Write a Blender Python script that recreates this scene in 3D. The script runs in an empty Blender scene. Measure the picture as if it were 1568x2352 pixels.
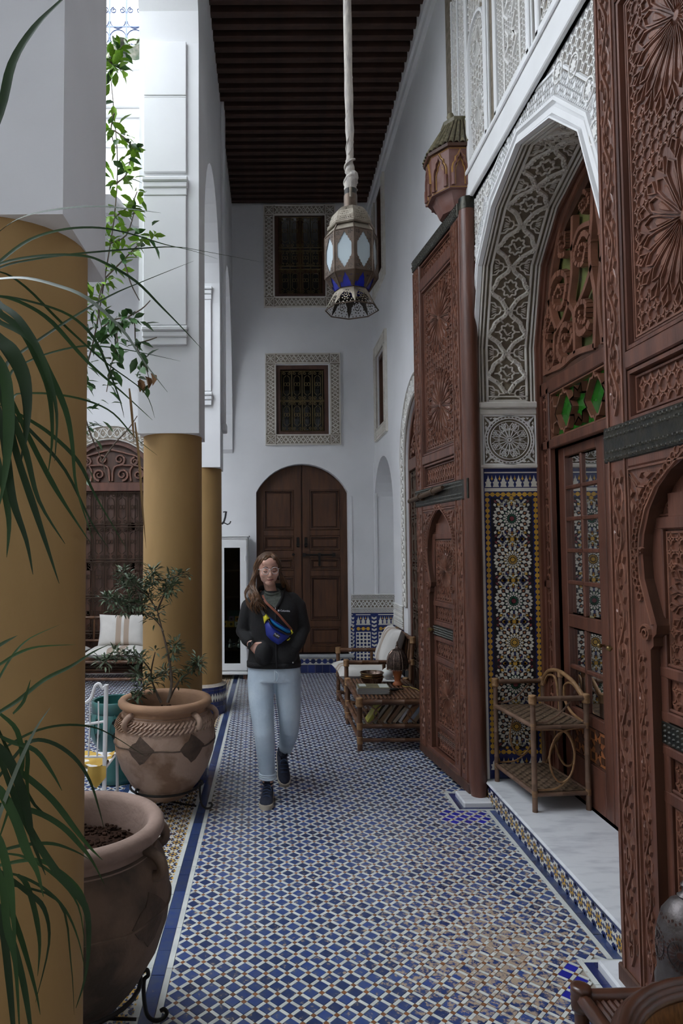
import bpy, math, random
from mathutils import Vector, Matrix
from mathutils.geometry import tessellate_polygon
PI=math.pi; sin=math.sin; cos=math.cos; R=math.radians
rnd=random.Random(7)
D=bpy.data; SC=bpy.context.scene; COL=SC.collection

# ------------------------------------------------------------------ camera
cam=D.cameras.new('camera'); camo=D.objects.new('camera',cam); COL.objects.link(camo)
camo.location=(0,0,1.70)
camo.rotation_euler=(Matrix.Rotation(0,3,'Z')@Matrix.Rotation(PI/2+0.05,3,'X')@Matrix.Rotation(-0.006,3,'Z')).to_euler()
cam.sensor_fit='VERTICAL'; cam.sensor_height=36; cam.lens=1590/2352*36
cam.shift_x=(784-620)/2352; cam.shift_y=(1178-1176)/2352
cam.clip_start=0.05; cam.clip_end=200
SC.camera=camo
# ------------------------------------------------------------------ sky and exposure
w=D.worlds.new('world'); SC.world=w; w.use_nodes=True
wn=w.node_tree.nodes; bg=wn['Background']
bg.inputs[0].default_value=(0.86,0.925,1.0,1); bg.inputs[1].default_value=2.3
SC.view_settings.view_transform='Standard'; SC.view_settings.look='None'
SC.view_settings.gamma=1; SC.view_settings.use_curve_mapping=False
SC.view_settings.exposure=1.75

# ------------------------------------------------------------------ mesh builder
class MB:
    def __init__(s,T=None): s.v=[];s.f=[];s.m=[];s.T=T
    def add(s,vs,fs,mat=0):
        b=len(s.v); T=s.T
        s.v.extend([tuple(T(*p)) for p in vs] if T else [tuple(p) for p in vs])
        for f in fs: s.f.append([i+b for i in f]); s.m.append(mat)
    def box(s,x0,x1,y0,y1,z0,z1,mat=0,bev=0):
        if x0>x1:x0,x1=x1,x0
        if y0>y1:y0,y1=y1,y0
        if z0>z1:z0,z1=z1,z0
        b=min(bev,(x1-x0)/2.1,(y1-y0)/2.1,(z1-z0)/2.1)
        if b<=0:
            s.add([(x,y,z) for z in(z0,z1) for y in(y0,y1) for x in(x0,x1)],[(0,2,3,1),(4,5,7,6),(0,1,5,4),(2,6,7,3),(0,4,6,2),(1,3,7,5)],mat);return
        V=[];ix={}
        for i,x in((0,x0),(1,x1)):
            for j,y in((0,y0),(1,y1)):
                for k,z in((0,z0),(1,z1)):
                    sx,sy,sz=b*(1-2*i),b*(1-2*j),b*(1-2*k)
                    ix[i,j,k]=len(V)
                    V+= [(x,y+sy,z+sz),(x+sx,y,z+sz),(x+sx,y+sy,z)]
        F=[]
        for i in(0,1):
            F.append([ix[i,0,0],ix[i,1,0],ix[i,1,1],ix[i,0,1]][::(-1 if i==0 else 1)])
            F.append([ix[0,i,0]+1,ix[1,i,0]+1,ix[1,i,1]+1,ix[0,i,1]+1][::(1 if i==0 else -1)])
            F.append([ix[0,0,i]+2,ix[1,0,i]+2,ix[1,1,i]+2,ix[0,1,i]+2][::(-1 if i==0 else 1)])
        for a in(0,1):
            for c in(0,1):
                F.append([ix[0,a,c]+1,ix[1,a,c]+1,ix[1,a,c]+2,ix[0,a,c]+2])
                F.append([ix[a,0,c],ix[a,1,c],ix[a,1,c]+2,ix[a,0,c]+2])
                F.append([ix[a,c,0],ix[a,c,1],ix[a,c,1]+1,ix[a,c,0]+1])
        for q in ix.values(): F.append([q,q+1,q+2])
        s.add(V,F,mat)
    def poly(s,p,h0,h,mat=0,inset=0,T=None):
        n=len(p); 
        if inset:
            cx=sum(a[0] for a in p)/n; cy=sum(a[1] for a in p)/n
            q=[(a[0]+(cx-a[0])*inset,a[1]+(cy-a[1])*inset) for a in p]
        else: q=p
        s.add([(a[0],a[1],h0) for a in p]+[(a[0],a[1],h) for a in q],[list(range(n,2*n))]+[(i,(i+1)%n,n+(i+1)%n,n+i) for i in range(n)],mat)
    def fanpoly(s,p,h0,h,mat=0,k=4):
        n=len(p); cx=sum(a[0] for a in p)/n; cy=sum(a[1] for a in p)/n
        V=[(a[0],a[1],h0) for a in p]
        for j in range(k): f=1-j/k; V+=[(cx+(a[0]-cx)*f,cy+(a[1]-cy)*f,h) for a in p]
        V.append((cx,cy,h)); F=[]
        for j in range(k): F+=[(j*n+i,j*n+(i+1)%n,(j+1)*n+(i+1)%n,(j+1)*n+i) for i in range(n)]
        F+=[(k*n+i,k*n+(i+1)%n,(k+1)*n) for i in range(n)]; s.add(V,F,mat)
    def flat(s,p,h,mat=0): s.add([(a[0],a[1],h) for a in p],[list(range(len(p)))],mat)
    def strip(s,p,w,h,h0=0,closed=False,mat=0,tw=.6):
        n=len(p)
        if n<2: return
        V=[]
        for i in range(n):
            a=p[i-1] if (i>0 or closed) else p[i]; b=p[(i+1)%n] if (i<n-1 or closed) else p[i]; c=p[i]
            d1=(c[0]-a[0],c[1]-a[1]); d2=(b[0]-c[0],b[1]-c[1])
            l1=math.hypot(*d1) or 1; l2=math.hypot(*d2) or 1
            t=(d1[0]/l1+d2[0]/l2,d1[1]/l1+d2[1]/l2); l=math.hypot(*t) or 1
            nx,ny=-t[1]/l,t[0]/l; k=min(1.8,2/max(l,.6)) if (l1!=1 and l2!=1 and l<1.99) else 1
            k=min(k,1.6)*w/2
            V+=[(c[0]+nx*k,c[1]+ny*k,h0),(c[0]+nx*k*tw,c[1]+ny*k*tw,h),(c[0]-nx*k*tw,c[1]-ny*k*tw,h),(c[0]-nx*k,c[1]-ny*k,h0)]
        F=[]
        for i in range(n if closed else n-1):
            a=4*i;b=4*((i+1)%n)
            for k in range(3): F.append((a+k,a+k+1,b+k+1,b+k))
        if not closed: F+= [(0,1,2,3),(4*n-1,4*n-2,4*n-3,4*n-4)]
        s.add(V,F,mat)
    def ring(s,cx,cy,r,w,h,h0=0,n=12,mat=0,a0=0,a1=2*PI,ry=None):
        full=abs(a1-a0-2*PI)<1e-6; ry=ry or r
        s.strip([(cx+r*cos(a0+(a1-a0)*i/n),cy+ry*sin(a0+(a1-a0)*i/n)) for i in range(n if full else n+1)],w,h,h0,full,mat)
    def slab(s,outer,holes,h0,h1,mat=0,hmat=None,back=True,bmat=None):
        L=[outer]+holes; pts=[p for l in L for p in l]
        tri=tessellate_polygon([[Vector((p[0],p[1],0)) for p in l] for l in L])
        n=len(pts); s.add([(p[0],p[1],h1) for p in pts],[tuple(t) for t in tri],mat)
        if back: s.add([(p[0],p[1],h0) for p in pts],[tuple(t)[::-1] for t in tri],mat if bmat is None else bmat)
        for k,l in enumerate(L):
            m=len(l); s.add([(p[0],p[1],h0) for p in l]+[(p[0],p[1],h1) for p in l],[(i,(i+1)%m,m+(i+1)%m,m+i) for i in range(m)],mat if (k==0 or hmat is None) else hmat)
    def tube(s,p,r,n=6,mat=0,caps=True,closed=False,flat=1.0):
        P=[Vector(q) for q in p]; N=len(P)
        if not hasattr(r,'__len__'): r=[r]*N
        V=[];up=None
        for i in range(N):
            a=P[i-1] if (i>0 or closed) else P[i]; b=P[(i+1)%N] if (i<N-1 or closed) else P[i]
            t=(b-a); t=t.normalized() if t.length>1e-9 else Vector((0,0,1))
            if up is None: up=Vector((0,0,1)) if abs(t.z)<.9 else Vector((0,1,0))
            x=up-t*up.dot(t)
            if x.length<1e-4: x=Vector((1,0,0)) if abs(t.x)<.9 else Vector((0,1,0)); x=x-t*x.dot(t)
            x.normalize(); y=t.cross(x); up=x
            for k in range(n):
                g=2*PI*k/n; V.append(P[i]+(x*cos(g)*flat+y*sin(g))*r[i])
        F=[]
        for i in range(N if closed else N-1):
            a=i*n;b=((i+1)%N)*n
            for k in range(n): F.append((a+k,a+(k+1)%n,b+(k+1)%n,b+k))
        if caps and not closed: F+=[list(range(n))[::-1],[(N-1)*n+k for k in range(n)]]
        s.add(V,F,mat)
    def lathe(s,prof,n=24,c=(0,0,0),mat=0,a0=0,a1=2*PI,cap=False,matf=None):
        full=abs(a1-a0-2*PI)<1e-6; m=n if full else n+1
        V=[(c[0]+r*cos(a0+(a1-a0)*k/n),c[1]+r*sin(a0+(a1-a0)*k/n),c[2]+z) for r,z in prof for k in range(m)]
        for i in range(len(prof)-1):
            pass
        F=[];M=[]
        for i in range(len(prof)-1):
            for k in range(n): F.append((i*m+k,i*m+(k+1)%m,(i+1)*m+(k+1)%m,(i+1)*m+k))
        if cap: F+=[list(range(m))[::-1],[(len(prof)-1)*m+k for k in range(m)]]
        s.add(V,F,mat)
    def ell(s,c,r,n=12,m=8,mat=0,rot=None):
        V=[];F=[]
        for i in range(m+1):
            t=PI*i/m
            for k in range(n):
                g=2*PI*k/n; q=Vector((r[0]*sin(t)*cos(g),r[1]*sin(t)*sin(g),-r[2]*cos(t)))
                if rot: q=rot@q
                V.append(q+Vector(c))
        for i in range(m):
            for k in range(n): F.append((i*n+k,i*n+(k+1)%n,(i+1)*n+(k+1)%n,(i+1)*n+k))
        s.add(V,F,mat)
    def loft(s,rings,mat=0,caps=True):
        n=len(rings[0]); V=[p for r in rings for p in r]; F=[]
        for i in range(len(rings)-1):
            for k in range(n): F.append((i*n+k,i*n+(k+1)%n,(i+1)*n+(k+1)%n,(i+1)*n+k))
        if caps: F+=[list(range(n))[::-1],[(len(rings)-1)*n+k for k in range(n)]]
        s.add(V,F,mat)
    def mesh(s,name,mats,smooth=None):
        me=D.meshes.new(name); me.from_pydata(s.v,[],s.f)
        for m in (mats if isinstance(mats,(list,tuple)) else [mats]): me.materials.append(m)
        if any(s.m): me.polygons.foreach_set('material_index',s.m)
        if smooth:
            me.polygons.foreach_set('use_smooth',[True]*len(me.polygons))
            if smooth<180: me.set_sharp_from_angle(angle=R(smooth))
        me.update(); return me
    def build(s,name,mats,parent=None,smooth=None,kind=None,label=None,cat=None,group=None,loc=None):
        o=D.objects.new(name,s.mesh(name,mats,smooth)); COL.objects.link(o)
        if parent: o.parent=parent
        if loc: o.location=loc
        return tag(o,label,cat,group,kind)
def tag(o,label=None,cat=None,group=None,kind=None):
    if label:o['label']=label
    if cat:o['category']=cat
    if group:o['group']=group
    if kind:o['kind']=kind
    return o
def thing(name,label,cat,loc=(0,0,0),rz=0,group=None,kind=None,parent=None):
    o=D.objects.new(name,None); COL.objects.link(o); o.location=loc; o.rotation_euler=(0,0,rz); o.empty_display_size=.1
    if parent:o.parent=parent
    return tag(o,label,cat,group,kind)
def inst(name,me,parent,loc=(0,0,0),rot=(0,0,0),sc=(1,1,1),label=None):
    o=D.objects.new(name,me); COL.objects.link(o); o.parent=parent; o.location=loc; o.rotation_euler=rot; o.scale=sc
    if label:o['label']=label
    return o
def copytree(o,parent=None):
    c=o.copy(); COL.objects.link(c); c.parent=parent
    for ch in [x for x in D.objects if x.parent==o]: copytree(ch,c)
    return c
def clipc(poly,x0,x1,y0,y1):
    for ax,lim,sg in((0,x0,1),(0,x1,-1),(1,y0,1),(1,y1,-1)):
        out=[];n=len(poly)
        for i in range(n):
            a=poly[i];b=poly[(i+1)%n]; da=(a[ax]-lim)*sg; db=(b[ax]-lim)*sg
            if da>=0: out.append(a)
            if (da>0 and db<0) or (da<0 and db>0):
                t=da/(da-db); out.append((a[0]+(b[0]-a[0])*t,a[1]+(b[1]-a[1])*t))
        poly=out
        if len(poly)<3: return []
    return poly
def clipseg(a,b,x0,x1,y0,y1):
    t0,t1=0,1; dx,dy=b[0]-a[0],b[1]-a[1]
    for p,q in((-dx,a[0]-x0),(dx,x1-a[0]),(-dy,a[1]-y0),(dy,y1-a[1])):
        if abs(p)<1e-12:
            if q<0:return None
        else:
            t=q/p
            if p<0:t0=max(t0,t)
            else:t1=min(t1,t)
    if t1-t0<1e-3:return None
    return (a[0]+dx*t0,a[1]+dy*t0),(a[0]+dx*t1,a[1]+dy*t1)
def arcpts(cx,cy,r,a0,a1,n): return [(cx+r*cos(a0+(a1-a0)*i/n),cy+r*sin(a0+(a1-a0)*i/n)) for i in range(n+1)]
def spiral(cx,cy,r0,r1,a0,turns,n): return [(cx+(r0+(r1-r0)*i/n)*cos(a0+2*PI*turns*i/n),cy+(r0+(r1-r0)*i/n)*sin(a0+2*PI*turns*i/n)) for i in range(n+1)]
def star(cx,cy,n,r,q,a=0): return [(cx+(r if i%2==0 else q)*cos(a+PI*i/n),cy+(r if i%2==0 else q)*sin(a+PI*i/n)) for i in range(2*n)]
def ngon(cx,cy,n,r,a=0): return [(cx+r*cos(a+2*PI*i/n),cy+r*sin(a+2*PI*i/n)) for i in range(n)]
def smoothpts(p,k=4):
    P=[Vector(q) for q in p]; o=[]
    for i in range(len(P)-1):
        a=P[max(i-1,0)];b=P[i];c=P[i+1];d=P[min(i+2,len(P)-1)]
        for j in range(k):
            t=j/k; o.append(.5*((2*b)+(c-a)*t+(2*a-5*b+4*c-d)*t*t+(3*b-a-3*c+d)*t**3))
    o.append(P[-1]); return o
# surface frames: (u,v,h) -> world
def TR(x): return lambda u,v,h:(x-h,u,v)         # on a wall facing -X: u = Y, v = Z, h out of the wall
def TB(y): return lambda u,v,h:(u,y-h,v)         # on a wall facing -Y: u = X, v = Z
def TF(z=0): return lambda u,v,h:(u,v,z+h)       # on a floor

# ------------------------------------------------------------------ materials
def mat(name,c,rough=.6,c2=None,ns=8,nd=3,bump=0,bs=40,metal=0,isl=0,coat=0,spec=.5,stretch=None,trans=0,emit=None,thr=None,sss=0,wear=None,obj=True,cut=(.35,.65)):
    m=D.materials.new(name); m.use_nodes=True; N=m.node_tree.nodes; L=m.node_tree.links; b=N['Principled BSDF']
    b.inputs['Base Color'].default_value=(*c,1); b.inputs['Roughness'].default_value=rough; b.inputs['Metallic'].default_value=metal
    b.inputs['Specular IOR Level'].default_value=spec
    if coat: b.inputs['Coat Weight'].default_value=coat; b.inputs['Coat Roughness'].default_value=.15
    if trans: b.inputs['Transmission Weight'].default_value=trans
    if sss: b.inputs['Subsurface Weight'].default_value=sss; b.inputs['Subsurface Radius'].default_value=(.012,.004,.002)
    vec=None
    def coord():
        nonlocal vec
        if vec is None:
            t=N.new('ShaderNodeTexCoord'); vec=t.outputs['Object']
            if not obj: vec=N.new('ShaderNodeNewGeometry').outputs['Position']
            if stretch:
                mp=N.new('ShaderNodeMapping'); mp.inputs['Scale'].default_value=stretch; L.new(vec,mp.inputs['Vector']); vec=mp.outputs[0]
        return vec
    col=None
    if c2:
        n=N.new('ShaderNodeTexNoise'); n.inputs['Scale'].default_value=ns; n.inputs['Detail'].default_value=nd; L.new(coord(),n.inputs['Vector'])
        r=N.new('ShaderNodeValToRGB'); r.color_ramp.elements[0].position=cut[0]; r.color_ramp.elements[1].position=cut[1]
        r.color_ramp.elements[0].color=(*c,1); r.color_ramp.elements[1].color=(*c2,1)
        L.new(n.outputs[0],r.inputs[0]); col=r.outputs[0]
    if isl:
        g=N.new('ShaderNodeNewGeometry'); oi=N.new('ShaderNodeObjectInfo'); ad=N.new('ShaderNodeMath'); ad.operation='ADD'
        L.new(g.outputs['Random Per Island'],ad.inputs[0]); L.new(oi.outputs['Random'],ad.inputs[1])
        fr=N.new('ShaderNodeMath'); fr.operation='FRACT'; L.new(ad.outputs[0],fr.inputs[0])
        mr=N.new('ShaderNodeMapRange'); mr.inputs[3].default_value=1-isl; mr.inputs[4].default_value=1+isl; L.new(fr.outputs[0],mr.inputs[0])
        h=N.new('ShaderNodeHueSaturation'); L.new(mr.outputs[0],h.inputs['Value'])
        if col: L.new(col,h.inputs['Color'])
        else: h.inputs['Color'].default_value=(*c,1)
        col=h.outputs[0]
    if wear:   # glaze worn off in patches: (colour, noise scale, lo, hi, centre xyz or None, radius)
        wc,wsc,lo,hi,cen,rad=wear
        ps=N.new('ShaderNodeNewGeometry').outputs['Position']
        n=N.new('ShaderNodeTexNoise'); n.inputs['Scale'].default_value=wsc; n.inputs['Detail'].default_value=6; n.inputs['Roughness'].default_value=.7; L.new(ps,n.inputs['Vector'])
        val=n.outputs[0]
        if cen:
            acc=None
            for (cc,rr,aa) in cen:
                d=N.new('ShaderNodeVectorMath'); d.operation='DISTANCE'; d.inputs[1].default_value=cc; L.new(ps,d.inputs[0])
                q=N.new('ShaderNodeMapRange'); q.inputs[1].default_value=0; q.inputs[2].default_value=rr; q.inputs[3].default_value=aa; q.inputs[4].default_value=0; L.new(d.outputs['Value'],q.inputs[0])
                if acc is None: acc=q.outputs[0]
                else:
                    a=N.new('ShaderNodeMath'); L.new(acc,a.inputs[0]); L.new(q.outputs[0],a.inputs[1]); acc=a.outputs[0]
            a=N.new('ShaderNodeMath'); L.new(val,a.inputs[0]); L.new(acc,a.inputs[1]); val=a.outputs[0]
        r=N.new('ShaderNodeMapRange'); r.inputs[1].default_value=lo; r.inputs[2].default_value=hi; L.new(val,r.inputs[0])
        mx=N.new('ShaderNodeMix'); mx.data_type='RGBA'; L.new(r.outputs[0],mx.inputs[0]); mx.inputs[7].default_value=(*wc,1)
        if col: L.new(col,mx.inputs[6])
        else: mx.inputs[6].default_value=(*c,1)
        col=mx.outputs[2]
    if col: L.new(col,b.inputs['Base Color'])
    if bump:
        n=N.new('ShaderNodeTexNoise'); n.inputs['Scale'].default_value=bs; n.inputs['Detail'].default_value=4; L.new(coord(),n.inputs['Vector'])
        bp=N.new('ShaderNodeBump'); bp.inputs['Strength'].default_value=bump; bp.inputs['Distance'].default_value=.01; L.new(n.outputs[0],bp.inputs['Height']); L.new(bp.outputs[0],b.inputs['Normal'])
    return m
def glass(name,tint,fr=1.5,rough=.02):
    m=D.materials.new(name); m.use_nodes=True; N=m.node_tree.nodes; L=m.node_tree.links; N.clear()
    o=N.new('ShaderNodeOutputMaterial'); mx=N.new('ShaderNodeMixShader'); f=N.new('ShaderNodeFresnel'); f.inputs[0].default_value=fr
    t=N.new('ShaderNodeBsdfTransparent'); t.inputs[0].default_value=(*tint,1); g=N.new('ShaderNodeBsdfGlossy'); g.inputs[1].default_value=rough
    L.new(f.outputs[0],mx.inputs[0]); L.new(t.outputs[0],mx.inputs[1]); L.new(g.outputs[0],mx.inputs[2]); L.new(mx.outputs[0],o.inputs[0]); return m

WH=mat('white_plaster',(.78,.78,.79),.9,(.70,.70,.71),1.3,4,bump=.12,bs=12)
WH2=mat('white_paint',(.80,.80,.80),.8,(.74,.74,.735),3,3,bump=.08,bs=25)
STU=mat('carved_stucco',(.74,.71,.65),.9,(.62,.58,.51),6,4,bump=.1,bs=60)
STG=mat('stucco_ground',(.20,.165,.115),.95,(.13,.105,.075),25,4)  # aged plaster tone, darkened further to paint in the shade of the recesses
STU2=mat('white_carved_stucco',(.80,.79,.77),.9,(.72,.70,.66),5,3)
STG2=mat('stucco_ground_light',(.33,.28,.225),.95,(.22,.19,.15),20,3)  # paler ground: aged plaster with recess shade put into the colour
OCH=mat('ochre_plaster',(.37,.225,.085),.75,(.27,.155,.052),1.6,5,bump=.2,bs=18,stretch=(1,1,.45))
WD=mat('red_brown_wood',(.145,.056,.035),.38,(.08,.030,.019),6,5,bump=.15,bs=30,stretch=(3,3,.35))
WDC=mat('carved_red_wood',(.21,.088,.054),.36,(.13,.053,.032),9,4,bump=.2,bs=70,coat=.15)
WDD=mat('dark_wood',(.085,.034,.018),.5,(.05,.02,.011),6,4,stretch=(3,3,.4),bump=.1,bs=30)
WDB=mat('old_door_wood',(.10,.038,.014),.5,(.058,.021,.008),5,5,stretch=(4,4,.5),bump=.12,bs=25)
BEAM=mat('ceiling_wood',(.055,.024,.015),.75,(.033,.015,.010),8,3)
BOARD=mat('ceiling_board',(.022,.011,.007),.85)
IRON=mat('dark_iron',(.028,.030,.028),.38,(.055,.05,.036),18,4,metal=.75,bump=.25,bs=60)
BLK=mat('black_iron',(.02,.018,.016),.5,metal=.6)
RUSTI=mat('wrought_iron_brown',(.065,.042,.028),.55,metal=.5)
BRASS=mat('aged_brass',(.35,.24,.09),.35,(.16,.11,.05),30,3,metal=.9)
BRG=mat('gilded_iron',(.17,.125,.055),.5,metal=.6)
DGL=glass('dark_pane',(.55,.55,.55))
PGL=glass('door_pane',(.62,.66,.62),1.33)
MARB=mat('white_marble',(.70,.71,.73),.32,(.52,.53,.56),3.5,6,stretch=(1.6,5,1),cut=(.5,.72))
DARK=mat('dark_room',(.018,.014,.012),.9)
ws=((.95,3.9,0),1.0,.09),((1.02,3.0,0),.65,.13),((.80,2.7,0),.55,.09),((.5,3.2,0),1.1,.035)
tan=(.42,.32,.235)
TBL=mat('cobalt_tile',(.030,.056,.185),.22,(.048,.074,.16),30,3,isl=.38,coat=.25,wear=(tan,30,.60,.685,ws,1),bump=.12,bs=90,obj=False)
TBB=mat('border_cobalt_tile',(.026,.05,.16),.25,(.04,.065,.14),24,3,isl=.3,coat=.2,wear=(tan,34,.66,.74,None,1),obj=False)
TBN=mat('new_cobalt_tile',(.02,.025,.33),.15,isl=.2,coat=.4)
TWH=mat('white_tile',(.62,.635,.60),.3,(.52,.54,.52),14,3,isl=.10,wear=(tan,24,.66,.76,ws,1),obj=False)
TBR=mat('brown_tile',(.26,.10,.035),.4,(.19,.08,.035),20,3,isl=.25,obj=False)
GROUT=mat('grout',(.36,.31,.26),.9,(.28,.24,.2),30,3,obj=False)
TNB=mat('navy_tile',(.016,.026,.11),.22,isl=.4,coat=.25)
TYE=mat('yellow_tile',(.55,.32,.045),.3,isl=.2)
TBK=mat('black_tile',(.016,.016,.022),.25,isl=.3)
TGR=mat('green_tile',(.02,.12,.06),.25,isl=.3)
TRD=mat('maroon_tile',(.15,.025,.03),.3,isl=.3)
TTC=mat('terracotta_tile',(.30,.12,.04),.4,isl=.25)
TPW=mat('ivory_tile',(.66,.64,.56),.3,isl=.12)
TIL=[TPW,TNB,TYE,TBK,TGR,TRD,TTC]   # material slots of zellige meshes: 0 white 1 navy 2 yellow 3 black 4 green 5 maroon 6 terracotta
# ------------------------------------------------------------------ relief patterns
def lattice(mb,u0,u1,v0,v1,c,w,h,h0=0,th=68,mat=0,inside=None,diam=True):
    nu=max(1,round((u1-u0)/c)); nv=max(1,round((v1-v0)/c)); cu=(u1-u0)/nu; cv=(v1-v0)/nv
    t=R(th); k=1/(cos(t)+sin(t)); q=cos(t)*k
    for i in range(nu):
        for j in range(nv):
            x=u0+(i+.5)*cu; y=v0+(j+.5)*cv
            if inside and not inside(x,y): continue
            a,b=cu/2,cv/2
            M=[(0,-1),(1,0),(0,1),(-1,0)]
            for e in range(4):
                m1=M[e];m2=M[(e+1)%4]; s=(m1[0]+m2[0],m1[1]+m2[1])
                mb.strip([(x+m1[0]*a,y+m1[1]*b),(x+s[0]*q*a,y+s[1]*q*b),(x+m2[0]*a,y+m2[1]*b)],w,h,h0,mat=mat)
            if diam: mb.poly(ngon(x,y,4,min(a,b)*.34,R(45) if (i+j)%2 else 0),h0,h*.8,mat,.35)
def raystar(mb,cx,cy,r,n,h,h0=0,mat=0,r0=.13):
    # a wheel of long pointed petals, each a raised outline round a raised core
    for i in range(n):
        a=2*PI*i/n; d=PI/n
        P=[(cx+r*r0*cos(a),cy+r*r0*sin(a)),(cx+r*.62*cos(a-d*.82),cy+r*.62*sin(a-d*.82)),(cx+r*.86*cos(a-d*.72),cy+r*.86*sin(a-d*.72)),(cx+r*cos(a),cy+r*sin(a)),(cx+r*.86*cos(a+d*.72),cy+r*.86*sin(a+d*.72)),(cx+r*.62*cos(a+d*.82),cy+r*.62*sin(a+d*.82))]
        mb.strip(P,r*.03,h,h0,True,mat)
        Q=[(cx+(p[0]-cx)*.9+.06*r*cos(a),cy+(p[1]-cy)*.9+.06*r*sin(a)) for p in P]
        Q=[(cx+r*.55*cos(a)+(p[0]-cx-r*.55*cos(a))*.55,cy+r*.55*sin(a)+(p[1]-cy-r*.55*sin(a))*.62) for p in P]
        mb.poly(Q,h0,h*.75,mat,.3)
        a+=d
        mb.strip([(cx+r*.9*cos(a),cy+r*.9*sin(a)),(cx+r*1.1*cos(a-d*.5),cy+r*1.1*sin(a-d*.5)),(cx+r*1.2*cos(a),cy+r*1.2*sin(a)),(cx+r*1.1*cos(a+d*.5),cy+r*1.1*sin(a+d*.5))],r*.03,h,h0,True,mat)
    mb.poly(star(cx,cy,n,r*.15,r*.1),h0,h,mat,.5)
def starpanel(mb,u0,u1,v0,v1,cs,r,c,w,h,h0=0,mat=0):
    def ins(x,y): return all(math.hypot(x-a,y-b)>r*1.13 for a,b in cs)
    lattice(mb,u0,u1,v0,v1,c,w,h,h0,70,mat,ins)
    for a,b in cs: raystar(mb,a,b,r,20,h*1.15,h0,mat)
    mb.strip([(u0,v0),(u1,v0),(u1,v1),(u0,v1)],w*1.4,h*1.2,h0,True,mat)
def vine(mb,u0,u1,v0,v1,h,h0=0,mat=0,per=None,w=.012):
    L=v1-v0; W=u1-u0; per=per or W*1.55; n=max(1,round(L/per)); per=L/n; c=(u0+u1)/2
    k=10; pts=[(c+W*.27*sin(PI*(i/k)),v0+per*i/k) for i in range(n*k+1)]
    mb.strip(pts,w,h,h0,mat=mat)
    pts=[(c-W*.27*sin(PI*(i/k)),v0+per*i/k) for i in range(n*k+1)]
    mb.strip(pts,w*.8,h*.85,h0,mat=mat)
    for i in range(n):
        for s in(-1,1):
            y=v0+per*(i+.5); x=c
            mb.poly([(x+s*W*.05,y-per*.02),(x+s*W*.2,y+per*.2),(x+s*W*.02,y+per*.36)],h0,h,mat,.3)
            mb.poly([(x+s*W*.05,y-per*.02),(x+s*W*.17,y-per*.22),(x+s*W*.01,y-per*.34)],h0,h,mat,.3)
            mb.poly([(x+s*W*.46,y+per*.5),(x+s*W*.28,y+per*.3),(x+s*W*.22,y+per*.52),(x+s*W*.30,y+per*.7)],h0,h,mat,.3)
            mb.poly([(x+s*W*.47,y-per*.1),(x+s*W*.33,y-per*.2),(x+s*W*.34,y+per*.12),(x+s*W*.46,y+per*.18)],h0,h*.9,mat,.3)
def foliage_band(mb,u0,u1,v0,v1,h,h0=0,mat=0,w=.012,horiz=True):
    # interlaced stucco border: two crossing zig-zags with buds
    L=(u1-u0) if horiz else (v1-v0); W=(v1-v0) if horiz else (u1-u0); n=max(1,round(L/(W*.9))); per=L/n
    f=(lambda a,b:(u0+a,v0+b)) if horiz else (lambda a,b:(u0+b,v0+a))
    for s in(0,1):
        p=[]
        for i in range(2*n+1):
            y=W*(.14 if (i+s)%2 else .86); p.append(f(per*i/2,y))
        mb.strip(p,w,h,h0,mat=mat)
    for i in range(n):
        x=per*(i+.5)
        for dx,dy,a in((0,.5,0),(-.25,.5,0),(.25,.5,0),(.0,.2,0),(.0,.8,0),(-.5,.22,0),(-.5,.78,0),(-.38,.34,0),(-.38,.66,0),(.38,.34,0),(.38,.66,0)):
            mb.poly([f(x+per*dx+per*.11*ca,W*dy+W*.085*sa) for ca,sa in((1,0),(.2,1),(-1,0),(-.2,-1))],h0,h*.9,mat,.3)
    for e in(.03,.97): mb.strip([f(0,W*e),f(L,W*e)],w*.9,h,h0,mat=mat)
def rosette_round(mb,cx,cy,r,h,h0=0,mat=0):
    for rr,ww in((1,.06),(.9,.045),(.78,.03)): mb.ring(cx,cy,r*rr,r*ww,h,h0,40,mat)
    for i in range(40):
        a=2*PI*i/40; mb.poly(ngon(cx+r*.95*cos(a),cy+r*.95*sin(a),5,r*.035,a),h0,h*.8,mat,.3)
    mb.ring(cx,cy,r*.07,r*.05,h*1.1,h0,10,mat)
    for i in range(16):
        a=2*PI*i/16
        mb.strip([(cx+r*.12*cos(a),cy+r*.12*sin(a)),(cx+r*.42*cos(a),cy+r*.42*sin(a))],r*.035,h,h0,mat=mat)
        mb.poly([(cx+r*q*cos(a+b),cy+r*q*sin(a+b)) for q,b in((.34,0),(.43,-.1),(.52,0),(.43,.1))],h0,h,mat,.2)
        a+=PI/16
        mb.strip([(cx+r*q*cos(a+b),cy+r*q*sin(a+b)) for q,b in((.40,0),(.56,-.13),(.72,0),(.56,.13))],r*.028,h*.9,h0,True,mat)
    for i in range(8):
        a=2*PI*(i+.5)/8; x,y=cx+r*.62*cos(a),cy+r*.62*sin(a)
        mb.poly(ngon(x,y,6,r*.04),h0,h,mat,.3)
        for k in range(6):
            b=2*PI*k/6; mb.poly(ngon(x+r*.085*cos(b),y+r*.085*sin(b),5,r*.042,b),h0,h*.9,mat,.35)
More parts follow.
